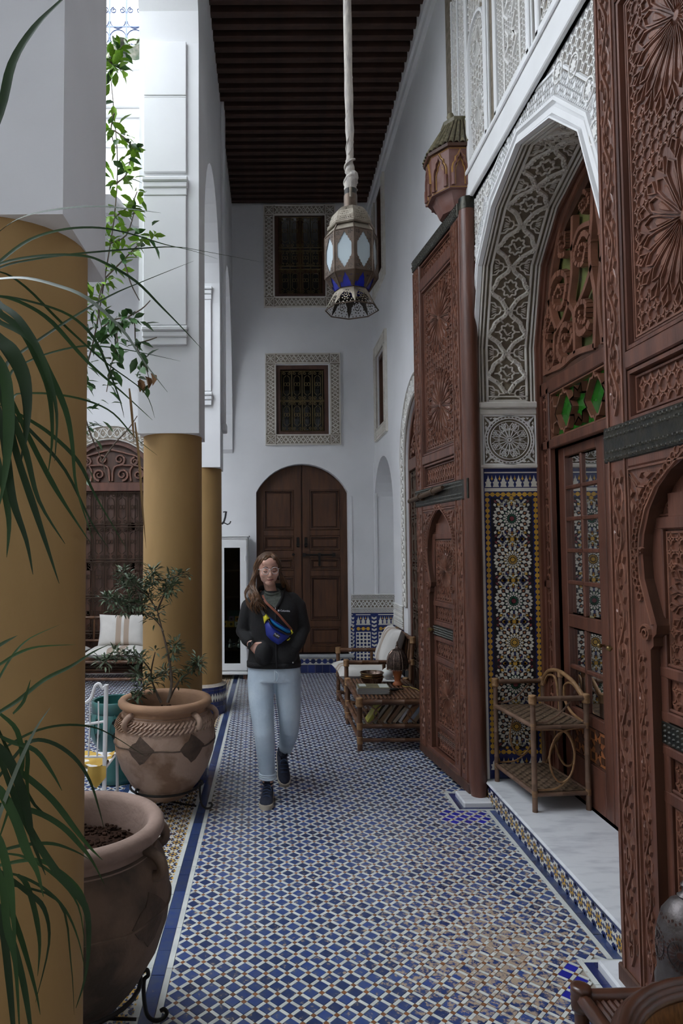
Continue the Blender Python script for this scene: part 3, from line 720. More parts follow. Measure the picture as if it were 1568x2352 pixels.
for i in range(len(AP)-1): g.add([(SL[i]+1e-4,.0,.002),(SL[i+1]-1e-4,0,.002),(SL[i+1]-1e-4,.40,.002),(SL[i]+1e-4,.40,.002)],[(0,1,2,3)])
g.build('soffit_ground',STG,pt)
for v in(.012,.035,.065,.335,.365,.388): m.strip(sub([(0,v),(TL,v)]),.016 if v in(.065,.335) else .012,.014,.002)
m.strip([(.02,.06),(.02,.34)],.02,.014,.002); m.strip([(.05,.06),(.05,.34)],.012,.014,.002)
per=.285; n=int((TL-.08)/per); c=.2; A=.105
for i in range(n):
    u0=.07+i*per
    for s in(1,-1):
        p=[]
        for k in range(25):
            t=k/24; x=u0+per*t; y=c+s*(.013+A*(.5-.5*cos(2*PI*t))+.012*sin(6*PI*t)*sin(PI*t)); p.append((x,y))
        m.strip(p,.030,.012,.002); 
        for k in range(1,13):
            t=(k-.5)/12; x=u0+per*t; y=c+s*(.013+A*(.5-.5*cos(2*PI*t))+.012*sin(6*PI*t)*sin(PI*t)); m.ring(x,y,.0095,.005,.019,.010,7)
        # half-lobed cartouches at the margins
        m.strip([(u0-.055,c+s*.135),(u0-.05,c+s*.10),(u0-.028,c+s*.085),(u0-.022,c+s*.062),(u0,c+s*.052),(u0+.022,c+s*.062),(u0+.028,c+s*.085),(u0+.05,c+s*.10),(u0+.055,c+s*.135)],.010,.012,.002)
        m.strip([(u0-.0,c+s*.05),(u0,c+s*.015)],.010,.012,.002)
        m.strip([(u0+per*.5,c+s*.085),(u0+per*.5,c+s*.055)],.010,.012,.002)
        for d in(-1,1):
            m.strip([(u0+per*.5+d*.06,c+s*.03),(u0+per*.5+d*.085,c+s*.055)],.009,.012,.002)
            for q in range(3): m.strip([(u0+d*.012*(q-.5),c+s*.085),(u0+d*.02*(q-.2),c+s*.115)],.006,.009,.002)
    x,y=u0+per*.5,c
    p=[(x+(.047+.006*cos(8*a))*cos(a)*1.05,y+(.047+.006*cos(8*a))*sin(a)) for a in[2*PI*k/64 for k in range(64)]]
    m.strip(p,.011,.013,.002,True)
    for a in range(6): m.strip([(x-.02+.0*a,y),(x+.024*cos(a*1.05-.6),y+.030*sin(PI*(a-2.5)/6))],.006,.010,.002)
m.build('soffit_carving',STU,pt)
# impost mouldings and rosette panels on both jambs
def jamb(sgn):
    y0=PC+(.905 if sgn>0 else -.96)
    J=lambda u,v,h:(u,y0-PC-sgn*h,v)       # u = X from the wall face, 0..0.40
    m=MB(J); m.box(.0,.40,2.645,2.69,0,.035,0,.008); m.box(0,.40,2.60,2.645,0,.02,0,.008); m.box(0,.40,2.235,2.258,0,.022,0,.005); m.box(0,.022,.14,2.60,0,.008,0,.002); m.build('impost',STU,pt)
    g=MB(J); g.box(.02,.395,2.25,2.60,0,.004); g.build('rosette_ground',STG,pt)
    m=MB(J); rosette_round(m,.207,2.428,.168,.014,.004)
    mould(m,.03,.388,2.262,2.596,.012,.014,.004)
    for su,sv,x,y in((1,1,.035,2.267),(-1,1,.383,2.267),(1,-1,.035,2.591),(-1,-1,.383,2.591)): leafcorner(m,x,y,.12,.013,.004,0,su,sv)
    m.build('rosette_carving',STU2,pt)
    g=MB(J); g.box(.024,.40,.14,2.232,0,.004); g.build('jamb_grout',TNB,pt)
    m=MB(lambda u,v,h:J(u,v,.004+h)); H=.0018
    frieze(m,.03,.395,2.105,2.19,.052,H); m.poly(rect(.03,.395,2.20,2.208),0,H,0); m.poly(rect(.03,.395,2.075,2.098),0,H,0)
    starsband(m,.028,.395,2.035,2.072,.037,H,2); starsband(m,.028,.066,.30,2.035,.037,H,2,False); starsband(m,.357,.395,.30,2.035,.037,H,2,False); starsband(m,.066,.357,.30,.336,.037,H,2)
    frieze(m,.03,.395,.20,.285,.06,H)
    m.poly(rect(.070,.353,.340,2.031),0,H*.35,3)
    H*=1.6; cw=.2115; cl=(.078,.345,.346,2.028)
    ny=6; sp=(2.028-.346)/ny
    for k in range(ny):
        y=.346+sp*(k+.5); zrosette(m,cw,y,.132,H,[2 if k%2==0 else 5,2 if k%2==0 else 4,2 if k%2==0 else 4])
        for x in(.078,.345): zmini(m,x,y,.0,H,5,2) if 0 else None
    gx=.0225; qr=random.Random(4)
    for a in range(int((cl[1]-cl[0])/gx)+1):
        for b in range(int((cl[3]-cl[2])/gx)+1):
            x=cl[0]+.006+a*gx; y=cl[2]+.006+b*gx
            if x>cl[1]-.006 or y>cl[3]-.006: continue
            if min(math.hypot(x-cw,y-(.346+sp*(k+.5))) for k in range(ny))<.139: continue
            if min(math.hypot(x-q,y-(.346+sp*k)) for q in(.078,cw,.345) for k in range(ny+1))<.082: continue
            m.poly(ngon(x,y,5 if (a+b)%2 else 4,.0098,qr.uniform(0,3)),0,H,0 if (a+b)%2 else qr.choice((2,1,0,6)))
    for k in range(ny+1):
        y=.346+sp*k
        for x,c1 in((.078,5),(cw,2),(.345,5)):
            zmini(m,x,y,.075,H,c1,1 if x==cw else 2,clip=cl)
        for x in(.078+.067,.345-.067):
            zmini(m,x,y,.05,H,1,3,clip=cl)
    m.build('zellige_panel',TIL,pt,kind='stuff')
    b=MB(J); b.box(.0,.024,.10,2.24,-.001,.006); b.build('corner_strip',WH,pt)
jamb(1); jamb(-1)
# threshold step
st=thing('marble_step','grey veined white marble step with star tile riser below the open portal','step',(XW,PC,0),kind='structure')
b=MB(); b.box(-.014,.46,-.96,.935,.117,.138,0,.008); b.build('tread',MARB,st)
b=MB(); b.box(.0,.45,-.955,.92,-.02,.117); b.build('riser_core',GROUT,st)
m=MB(lambda u,v,h:(-h,u,v)); 
for i in range(13):
    a=-.92+1.84*i/13; e=1.84/13
    m.poly(rect(a+.001,a+e-.001,.098,.1165),0,.003,1)
m.poly(rect(-.92,.92,.002,.0972),0,.0012,0)
k=20; e=1.84/k
for i in range(k):
    x=-.92+e*(i+.5); cell8(m,x,.050,.094,.0032)
    m.poly(ngon(x+e/2,.050,4,.011,0),0,.003,1); m.poly([(x+e/2-.02,.003),(x+e/2+.02,.003),(x+e/2,.022)],0,.003,1); m.poly([(x+e/2-.02,.0965),(x+e/2,.078),(x+e/2+.02,.0965)],0,.003,1)
m.build('riser_mosaic',TIL,st,kind='stuff')

# ------------------------------------------------------------------ glazed timber portal door in the depth of the wall
XD=1.86
dr=thing('door_1','red brown timber portal with glazed double doors under scroll carved lunette','door',(XD,PC,0),kind='structure')
W_=lambda u,v,h:(-h,u,v)            # local: u = Y-PC, v = Z, h towards the patio
def po(k): return [(a*(1-k/.9),z-k*(1.0 if abs(a)<.7 else .5 if abs(a)<.8 else .15)) for a,z in portal]
def archframe(k0,k1,h0,h1,m):
    a=[(.905-k0,.138)]+po(k0)+[(-.905+k0,.138)]; b=[(.905-k1,.138)]+po(k1)+[(-.905+k1,.138)]
    for i in range(len(a)-1): m.add([(*a[i],h1),(*a[i+1],h1),(*b[i+1],h1),(*b[i],h1),(*b[i],h0),(*b[i+1],h0),(*a[i],h0),(*a[i+1],h0)],[(0,1,2,3),(3,2,5,4),(0,1,7,6)])
m=MB(W_); archframe(0,.045,-.02,.03,m); archframe(.045,.075,-.02,.012,m); archframe(.075,.10,-.02,.0,m); m.build('outer_frame',WD,dr)
m=MB(W_)
def bar(u0,u1,v0,v1,h0=-.03,h1=.012,bv=.006): m.box(u0,u1,v0,v1,h0,h1,0,bv)
bar(-.86,.86,2.71,2.80); bar(-.86,.86,2.34,2.40); bar(-.905,-.86,.14,2.8); bar(.86,.905,.14,2.8)
for s in(1,-1): q0,q1=(.72,.765) if s>0 else (.53,.575); bar(s*q0,s*q1,.14,2.75); bar(s*q1,s*.865,1.42,1.47); bar(s*q1,s*.865,.45,.50); bar(s*q1,s*.865,.14,.24)
m.build('mullion_frame',WD,dr)
# scroll lunette
m=MB(W_)
def scroll(cx,cy,r,a0,t,w0=.05,w1=.02,n=26):
    p=spiral(cx,cy,r,r*.16,a0,t,n)
    for k in range(n):
        ww=w0+(w1-w0)*k/n; m.strip([p[k],p[k+1]],ww,.02+.006*sin(k),-.02,tw=.75)
    m.poly(ngon(*p[-1],8,w1*.9),-.02,.03,0,.3)
def sweep(pts,w=.045,h=.018):
    p=smoothpts([Vector((a,b,0)) for a,b in pts],5); m.strip([(q.x,q.y) for q in p],w,h,-.02,tw=.7)
for s in(1,-1):
    scroll(s*.42,2.98,.13,PI*(1.5 if s>0 else 1.5),1.7*s,.055,.02); scroll(s*.66,2.93,.085,PI/2,-1.5*s,.045,.016)
    scroll(s*.19,3.06,.12,PI*1.2 if s>0 else -.2*PI,1.6*s,.05,.02); scroll(s*.50,3.30,.15,PI*.1 if s>0 else PI*.9,1.6*s,.05,.02)
    scroll(s*.17,3.43,.115,PI if s>0 else 0,-1.6*s,.045,.018); scroll(s*.42,3.60,.085,PI*1.4 if s>0 else PI*1.6,1.4*s,.04,.016); scroll(s*.13,3.70,.07,PI*.5,1.4*s,.035,.014)
    scroll(s*.68,3.16,.08,PI*1.5,1.5*s,.04,.016)
    sweep([(s*.76,2.84),(s*.74,3.1),(s*.64,3.35),(s*.60,3.5),(s*.44,3.72),(s*.2,3.86),(0,3.9)],.05)
    sweep([(s*.05,2.82),(s*.02,3.1),(s*.07,3.35),(s*.03,3.6),(s*.0,3.85)],.05); sweep([(s*.74,2.86),(s*.5,2.84),(s*.3,2.86),(s*.05,2.83)],.05)
    sweep([(s*.3,2.86),(s*.30,3.1),(s*.36,3.2),(s*.31,3.35),(s*.30,3.5),(s*.28,3.7)],.045); sweep([(s*.30,3.1),(s*.15,3.2),(s*.05,3.3)],.04); sweep([(s*.55,3.08),(s*.62,3.2),(s*.66,3.32)],.04)
    sweep([(s*.36,3.2),(s*.45,3.12),(s*.58,3.06),(s*.6,2.9)],.04); sweep([(s*.31,3.5),(s*.2,3.58),(s*.05,3.55)],.04)
m.build('lunette_scrolls',WDC,dr,35)
g=MB(W_); g.slab([(.80,2.80)]+po(.09)+[(-.80,2.80)],[],-.045,-.04); g.build('lunette_pane',mat('olive_glass',(.22,.21,.07),.25,(.10,.13,.05),4,2),dr)
m=MB(W_); m.slab([(.815,2.79)]+po(.09)+[(-.815,2.79)],[[(.755,2.83)]+po(.15)+[(-.755,2.83)]],-.03,.004); m.build('lunette_frame',WDD,dr)
# coloured transom lights with lattice bars
def transom(u0,u1,v0,v1,cells):
    g=MB(W_); g.box(u0,u1,v0,v1,-.04,-.034); g.build('pane',mat('green_glass',(.008,.06,.008),.15,(.02,.16,.012),5,3),dr)
    b=MB(W_); L=(u1-u0)/cells; H=v1-v0; cy=(v0+v1)/2
    mould(b,u0+.008,u1-.008,v0+.008,v1-.008,.016,.0,-.034)
    for i in range(cells):
        x=u0+L*(i+.5); q=.5*L*.62; r=H*.36
        b.strip([(x-q,cy),(x-q+r*.75,cy+r),(x-.015,cy+r),(x,cy+r*1.25),(x+.015,cy+r),(x+q-r*.75,cy+r),(x+q,cy),(x+q-r*.75,cy-r),(x+.015,cy-r),(x,cy-r*1.25),(x-.015,cy-r),(x-q+r*.75,cy-r)],.020,.002,-.034,True)
        for sx in(-1,1):
            xx=x+sx*L*.5; p=star(xx,cy,8,H*.40,H*.26,PI/8); p=clipc(p,u0+.01,u1-.01,v0,v1)
            if len(p)>2: b.strip(p,.018,.002,-.034,True)
            b.strip([(x+sx*q,cy),(xx-sx*H*.3,cy)],.018,.002,-.034)
    b.build('lattice_bar',WDC,dr,None)
transom(-.53,.72,2.40,2.71,3)
def sidelight(s):
    for v0,v1,n in((1.47,2.34,3),(.50,1.42,3),(2.40,2.71,1)):
        u0,u1=sorted((s*(.765 if s>0 else .575),s*.862))
        g=MB(W_); g.box(u0,u1,v0,v1,-.04,-.034); g.build('pane',mat('dark_green_glass',(.012,.04,.012),.15) if v1<2.4 else DGL,dr)
        b=MB(W_); mould(b,u0+.008,u1-.008,v0+.008,v1-.008,.016,.0,-.034); H=(v1-v0)/n; x=(u0+u1)/2; 
        for k in range(n):
            y=v0+H*(k+.5); b.strip(ngon(x,y,6,min(.07,H*.4),PI/2),.02,.004,-.034,True); b.strip([(x-.07,y-H*.5),(x,y-H*.36),(x+.07,y-H*.5)],.018,.004,-.034); b.strip([(x-.07,y+H*.5),(x,y+H*.36),(x+.07,y+H*.5)],.018,.004,-.034)
            b.strip(star(x,v0+H*k,8,.05,.03),.016,.004,-.034,True) if k else None
        b.build('lattice_bar',WDC,dr)
sidelight(1); sidelight(-1)
def leaf(s):
    u0,u1=sorted((s*.004,s*.622)); t=D.objects.new('glazed_leaf',None); COL.objects.link(t); t.parent=dr; t.location=(.045,.10,0); a=.09
    m=MB(W_)
    for b in((u0,u0+a,.145,2.335),(u1-a,u1,.145,2.335)): m.box(*b,-.035,.0,0,.004)
    for v0,v1 in((.145,.40),(.62,.685),(1.185,1.265),(2.275,2.335)): m.box(u0+a,u1-a,v0,v1,-.035,.0,0,.004)
    m.build('stile',WD,t)
    gl=(u0+a,u1-a); x=(gl[0]+gl[1])/2
    rows=[(1.265,2.275,5),(.685,1.185,2)]
    mm=MB(W_); mp=MB(W_)
    for v0,v1,n in rows:
        mm.box(x-.013,x+.013,v0,v1,-.03,-.004,0,.005)
        for k in range(1,n): y=v0+(v1-v0)*k/n; mm.box(gl[0],gl[1],y-.013,y+.013,-.03,-.004,0,.005)
    mm.build('glazing_bar',WD,t)
    for v0,v1,n in rows:
        for k in range(n):
            for q in(0,1):
                p=MB(W_); y0=v0+(v1-v0)*k/n; y1=v0+(v1-v0)*(k+1)/n; xa=gl[0] if q==0 else x+.013; xb=x-.013 if q==0 else gl[1]
                p.add([(xa,y0+.012,-.02),(xb,y0+.012,-.02),(xb,y1-.012,-.02),(xa,y1-.012,-.02)],[(0,1,2,3)]); p.build('pane',PGL,t)
    g=MB(W_); g.box(gl[0],gl[1],.40,.62,-.035,-.015); g.build('star_marquetry',mat('orange_inlay',(.36,.13,.04),.4,(.25,.085,.03),9),t)
    b=MB(W_)
    n=2; L=(gl[1]-gl[0])/n
    for k in range(n):
        xx=gl[0]+L*(k+.5); b.poly(star(xx,.51,8,.05,.03),-.015,-.010); 
        for e in range(8):
            g2=2*PI*e/8; b.poly(ngon(xx+.085*cos(g2),.51+.085*sin(g2),4,.028,g2),-.015,-.011)
    mould(b,gl[0]+.006,gl[1]-.006,.406,.614,.012,-.008,-.015); b.build('inlay_star',WDD,t)
    k=MB(); y=s*.055; k.ell((-.03,y,1.13),(.016,.016,.016),10,6); k.tube([(-.0,y,1.13),(-.03,y,1.13)],.006,8); k.lathe([(.018,0),(.0,.002)],10,(0,y,1.13)); k.build('knob',BRASS,t,60)
    return t
leaf(1); leaf(-1)
cu=MB()   # cream curtain edges hanging in the room behind the glass
for s in(1,-1):
    pts=[]
    for i in range(9):
        z=2.25-1.0*i/8; wd=.05+.05*(1-abs(i-1)/8)
        pts.append([( .14+.01*sin(k*2.1),s*(.50+.13*k/6*(1-.08*i)-.02*i/8),z) for k in range(7)])
    V=[p for r in pts for p in r]; F=[(i*7+k,i*7+k+1,i*7+k+8,i*7+k+7) for i in range(8) for k in range(6)]; cu.add(V,F)
cu.build('curtain',mat('cream_cloth',(.62,.50,.28),.8),dr,60)
# ------------------------------------------------------------------ the two open leaves of the outer gate
def gate(label,sgn,hy,ang,knock):
    t=thing('gate_leaf',label,'door',(1.385,hy,0),ang)
    # local frame: u runs from the hinge to the free edge along sgn*Y, h out of the carved face (towards -X)
    G=lambda u,v,h:(-h,sgn*u,v)
    W=1.05; TOP=4.12
    m=MB(G); b=m.box
    b(.03,.19,.06,4.04,-.03,.045,0,.006); b(.90,W,.06,4.04,-.03,.045,0,.006)
    for v0,v1 in((.05,.13),(1.99,2.16),(2.36,2.43),(3.80,3.88),(4.02,4.05)): b(.19,.90,v0,v1,-.03,.045,0,.006)
    m.build('frame',WD,t)
    # heavy round hinge post turning in the marble block
    pr=1 if sgn>0 else .55; ph=0 if sgn>0 else .012; pu=-.01 if sgn>0 else .06
    m=MB(); m.tube([(ph,sgn*pu,.03),(ph,sgn*pu,.09),(ph,sgn*pu,4.04)],[.05*pr,.058*pr,.056*pr],16); m.build('hinge_post',WD,t,50)
    m=MB(); m.tube([(ph,sgn*pu,4.04),(ph,sgn*pu,4.125)],[.058*pr,.056*pr],16); m.build('post_cap',IRON,t,50)
    m=MB(G); m.box(.04,W+.004,4.02,TOP,-.034,.052,0,.004); m.build('top_strap',IRON,t); m=MB(G); m.box(-.05 if sgn>0 else .026,W+.006,2.025,2.165,-.032,.052,0,.004); m.build('iron_strap',IRON,t)
    sb=MB(G)
    for v0,v1,rows in((4.03,4.11,4),(2.025,2.165,4)):
        for r in range(rows):
            y=v0+.012+(v1-v0-.024)*r/(rows-1)
            if rows==4 and v0<3 : y=(2.040,2.066,2.124,2.150)[r]
            for i in range(38):
                x=.05+(W-.07)*i/37+(.013 if r%2 else 0); sb.poly(ngon(x,y,6,.0075),.052,.061,0,.5)
    sb.build('studs',mat('worn_stud',(.22,.22,.20),.35,metal=.9) if 'stud' not in D.materials else D.materials['stud'],t,kind='stuff')
    # carved vines of the stiles
    m=MB(G); vine(m,.075,.165,2.20,3.98,.054,.045,per=.15,w=.013); vine(m,.075,.165,.14,1.96,.054,.045,per=.15,w=.013); vine(m,.925,1.025,2.20,3.98,.054,.045,per=.15,w=.013); vine(m,.925,1.025,.14,1.96,.054,.045,per=.15,w=.013)
    for q in(.062,.178,.912,1.04): m.box(q-.005,q+.005,.10,4.0,.045,.051)
    m.build('stile_carving',WDC,t)
    # upper panels
    def panel(u0,u1,v0,v1,kind):
        g=MB(G); g.box(u0,u1,v0,v1,-.015,.008); mould(g,u0+.012,u1-.012,v0+.012,v1-.012,.024,.036,.008); mould(g,u0+.034,u1-.034,v0+.034,v1-.034,.012,.02,.008)
        p=g.build('panel',WD,t); k=MB(G); i=.046
        if kind==2: 
            cy=[v0+(v1-v0)*.26,v0+(v1-v0)*.76]; starpanel(k,u0+i,u1-i,v0+i,v1-i,[((u0+u1)/2,y) for y in cy],.245,.050,.009,.016,.008)
        elif kind==1: lattice(k,u0+i,u1-i,v0+i*.9,v1-i*.9,.05,.009,.015,.008,64)
        k.build('carving',WDC,p)
    panel(.19,.90,2.43,3.80,2); panel(.19,.90,2.16,2.36,1); panel(.19,.90,3.88,4.02,1)
    # lower part: wicket door in a cusped horseshoe opening
    UC=.545
    def half(k=0):   # outline of the opening, from sill up (right half, offset from the centre line)
        return [(.245+k,.10),(.245+k,1.33),(.225+k,1.345),(.225+k,1.375),(.205+k,1.39),(.20+k,1.42),(.235+k,1.50),(.268+k,1.58),(.275+k,1.66),(.262+k,1.74),(.22+k,1.83),(.155+k*.9,1.905),(.08+k*.6,1.955),(.0,1.985+k)]
    H=half(); hole=[(UC+a,z) for a,z in H]+[(UC-a,z) for a,z in H[-2::-1]]
    m=MB(G); m.slab(rect(.19,.90,.05,1.99),[hole],-.03,.040,0,1); m.build('arch_board',[WD,WDD],t)
    m=MB(G)
    K=[(UC+a,z) for a,z in half(.022)[5:]]+[(UC-a,z) for a,z in half(.022)[-2:4:-1]]; m.strip(K,.012,.048,.04)
    K=[(UC+a,z) for a,z in half(.055)[6:]]+[(UC-a,z) for a,z in half(.055)[-2:5:-1]]
    for i in range(len(K)-1):
        n=max(1,round(math.hypot(K[i+1][0]-K[i][0],K[i+1][1]-K[i][1])/.028))
        for q in range(n):
            x=K[i][0]+(K[i+1][0]-K[i][0])*(q+.5)/n; y=K[i][1]+(K[i+1][1]-K[i][1])*(q+.5)/n; m.ring(x,y,.014,.006,.049,.04,8)
    for s in(1,-1):
        x=UC+s*.262; m.strip(spiral(x,1.385,.034,.006,0 if s>0 else PI,1.8*s,18),.009,.052,.04)
        leafcorner(m,UC+s*.345,1.975,.20,.050,.04,0,-s,-1); leafcorner(m,UC+s*.345,1.70,.10,.048,.04,0,-s,-1)
        vine(m,UC+s*.30-.03,UC+s*.30+.03,.16,1.30,.048,.04,per=.11,w=.008)
    mould(m,.197,.893,.06,1.983,.010,.048,.04); m.build('arch_carving',WDC,t)
    m=MB(G); m.box(.02,W+.003,.03,.10,-.034,.055,0,.006); m.build('bottom_rail',WDD,t)
    # the wicket door itself
    w=D.objects.new('wicket_door',None); COL.objects.link(w); w.parent=t
    x0,x1=UC-.285,UC+.285
    m=MB(G); m.box(x0,x1,.10,1.99,-.05,-.012); 
    for v0,v1 in((.10,.13),(.29,.325),(.80,.845),(.965,1.00),(1.085,1.12),(1.235,1.275),(1.755,1.80)): m.box(x0,x1,v0,v1,-.012,.008,0,.005); m.box(x0+.05,x1-.05,v1,v1+.012,-.012,.0,0,.004)
    m.box(x0,x0+.075,.1,1.8,-.012,.006,0,.004); m.box(x1-.075,x1,.1,1.8,-.012,.006,0,.004); m.box(UC-.17,UC+.17,1.80,1.88,-.012,.004)
    m.build('wicket_frame',WD,w)
    a,c=x0+.085,x1-.085
    for y0_,y1_,yc in((1.285,1.745,1.515),(.335,.79,.56)): k=MB(G); starpanel(k,a,c,y0_,y1_,[(UC,yc)],.17,.048,.009,-.004,-.012); k.build('wicket_carving',WDC,w)
    for v0,v1 in((.855,.955),(1.13,1.225),(.14,.28),(1.805,1.875)): k=MB(G); lattice(k,a,c,v0,v1,.048,.008,-.005,-.012,64); k.build('wicket_carving',WDC,w)
    m=MB(G); m.box(x0+.02,x1,1.005,1.082,-.012,.010,0,.003); m.build('wicket_strap',IRON,w)
    sb=MB(G)
    for r in range(4):
        for i in range(20): sb.poly(ngon(x0+.035+.026*i,1.016+.018*r,6,.0055),.010,.016,0,.5)
    for r in range(3):
        for i in range(16): sb.poly(ngon(UC-.2+.026*i,.245+.014*r-.02,6,.0045),.004,.010,0,.5)
    sb.build('wicket_studs',D.materials['worn_stud'],w,kind='stuff')
    m=MB(G); m.tube([(x1-.045,1.045,.010),(x1-.045,1.045,.028),(x1-.045,1.045,.034),(x1-.045,1.045,.058)],[.010,.008,.018,.014],10); m.build('wicket_knob',BRASS,w,60)
    if knock:    # long sliding bolt on the strap
        m=MB(G); m.tube([(.36,2.135,.075),(.40,2.13,.08),(1.10,2.085,.080),(1.13,2.083,.078)],[.014,.022,.019,.021],10)
        for q in(.55,.86): m.tube([(q-.012,2.135-.064*(q-.36),.079),(q+.012,2.133-.064*(q-.36),.079)],.027,10)
        m.box(.52,.58,2.09,2.15,.05,.085,0,.004); m.box(.83,.89,2.07,2.13,.05,.085,0,.004); m.build('bolt',mat('dull_bronze',(.13,.085,.055),.45,metal=.7),t,50)
    return t
gate('open gate leaf of carved red wood far along wall with long iron bolt',1,4.735,R(6.3),True)
gate('nearest open gate leaf of carved red wood at the right picture edge',-1,2.775,0,False)
# ------------------------------------------------------------------ grilled windows in carved stucco frames
def grille(m,u0,u1,v0,v1,cols,cells,r=.006,mat=0):
    # cells: list of (v0,v1) fractions with arched bars; scroll rows between
    cw=(u1-u0)/cols; T=lambda p:[(x,y,.0) for x,y in p]
    for i in range(cols+1): m.tube([(u0+i*cw,v0,0),(u0+i*cw,v1,0)],r*1.15,4,mat)
    for a,b in cells:
        y0=v0+(v1-v0)*a; y1=v0+(v1-v0)*b; h=y1-y0
        m.tube([(u0-.02,y0,0),(u1+.02,y0,0)],r*1.2,4,mat); m.tube([(u0-.02,y1,0),(u1+.02,y1,0)],r*1.2,4,mat)
        for i in range(cols):
            x=u0+(i+.5)*cw; q=cw*.30
            for s in(1,-1):
                m.tube(T([(x+s*cw*.06,y0+h*.17),(x+s*q,y0+h*.25),(x+s*q,y0+h*.38),(x+s*q,y1-h*.30),(x+s*q*.9,y1-h*.22),(x+s*cw*.06,y1-h*.15)]),r*.8,4,mat,caps=False)
                m.tube(T(spiral(x+s*cw*.24,y0+h*.085,cw*.17,cw*.05,-PI/2 if s>0 else -PI/2,1.3*s,12)),r*.8,4,mat,caps=False)
                m.tube(T(spiral(x+s*cw*.24,y1-h*.075,cw*.17,cw*.05,PI/2,-1.3*s,12)),r*.8,4,mat,caps=False)
                m.tube(T([(x+s*cw*.13+cw*.12*cos(t),y0+h*.55+cw*.17*sin(t)) for t in[2*PI*k/10 for k in range(10)]]),r*.7,4,mat,closed=True)
def stucco_frame(U,u0,u1,v0,v1,w,parent,small=.013,hh=.028):
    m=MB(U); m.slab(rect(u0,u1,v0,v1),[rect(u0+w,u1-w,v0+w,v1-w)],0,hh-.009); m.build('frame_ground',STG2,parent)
    m=MB(U); b=hh-.009; g=.012
    foliage_band(m,u0+w+g,u1-w-g,v1-w+g,v1-g,hh,b,0,small); foliage_band(m,u0+w+g,u1-w-g,v0+g,v0+w-g,hh,b,0,small)
    foliage_band(m,u0+g,u0+w-g,v0+w+g,v1-w-g,hh,b,0,small,False); foliage_band(m,u1-w+g,u1-g,v0+w+g,v1-w-g,hh,b,0,small,False)
    for x in(u0,u1-w):
        for y in(v0,v1-w):
            mould(m,x+g,x+w-g,y+g,y+w-g,small*.8,hh,b); c=(x+w/2,y+w/2); q=w*.33
            m.strip([(c[0]-q,c[1]-q),(c[0]+q,c[1]+q)],small,hh,b); m.strip([(c[0]-q,c[1]+q),(c[0]+q,c[1]-q)],small,hh,b); m.poly(ngon(*c,4,w*.16),b,hh)
            for a in range(4): m.poly(ngon(c[0]+w*.26*cos(a*PI/2),c[1]+w*.26*sin(a*PI/2),4,w*.06,0),b,hh)
    for e in(.004,): mould(m,u0+e,u1-e,v0+e,v1-e,.012,hh+.004,0); mould(m,u0+w-.006,u1-w+.006,v0+w-.006,v1-w+.006,.014,hh+.002,0)
    m.build('frame_carving',STU,parent)
def window(name,U,loc,o,i,w,cells,cols,label,rail=None):
    t=thing(name,label,'window',loc,kind='structure')
    stucco_frame(U,*o,w,t)
    m=MB(U); u0,u1,v0,v1=i; e=.055
    m.slab(rect(u0,u1,v0,v1),[rect(u0+e,u1-e,v0+e*.8,v1-e)],-.10,-.02); m.build('wooden_frame',WDD,t)
    m=MB(U); m.box(u0+.02,u1-.02,v0,v1,-.17,-.16)
    g=m.build('pane',DGL,t)
    if rail:
        m=MB(U); uc=(u0+u1)/2
        for a,b,c,d in((uc-.05,uc+.05,v0,v1),(u0+e,u0+e+.05,v0,v1),(u1-e-.05,u1-e,v0,v1),(u0,u1,v0+(v1-v0)*.31,v0+(v1-v0)*.36)): m.box(a,b,c,d,-.16,-.13)
        m.build('shutter',WDD,t)
    m=MB(lambda u,v,h:U(u,v,-.065+h)); grille(m,u0+e+.02,u1-e-.02,v0+.06,v1-.07,cols,cells); m.build('iron_grille',BRG,t,None)
    return t
LB=lambda u,v,h:(u,-h,v)
def LR(u,v,h): return (-h,u,v)
window('window_1',LB,(.459,YB,0),(-.515,.525,3.11,4.39),(-.363,.361,3.26,4.23),.148,[(0,.49),(.51,1)],4,'lower grilled window with carved white stucco frame on the end wall')
window('window_2',LB,(.448,YB,0),(-.515,.490,5.04,6.50),(-.363,.362,5.20,6.43),.148,[(0,.32),(.36,.56),(.60,1)],4,'upper grilled window under the ceiling on the end wall',True)
window('window_3',LR,(XW,8.81,0),(-.46,.46,3.11,4.37),(-.31,.31,3.26,4.22),.146,[(0,.49),(.51,1)],4,'lower grilled window on the side wall, seen edge on')
window('window_4',LR,(XW,8.81,0),(-.46,.46,5.05,6.55),(-.31,.31,5.20,6.42),.146,[(0,.32),(.36,.56),(.60,1)],4,'upper grilled window on the side wall, half hidden by the lantern')
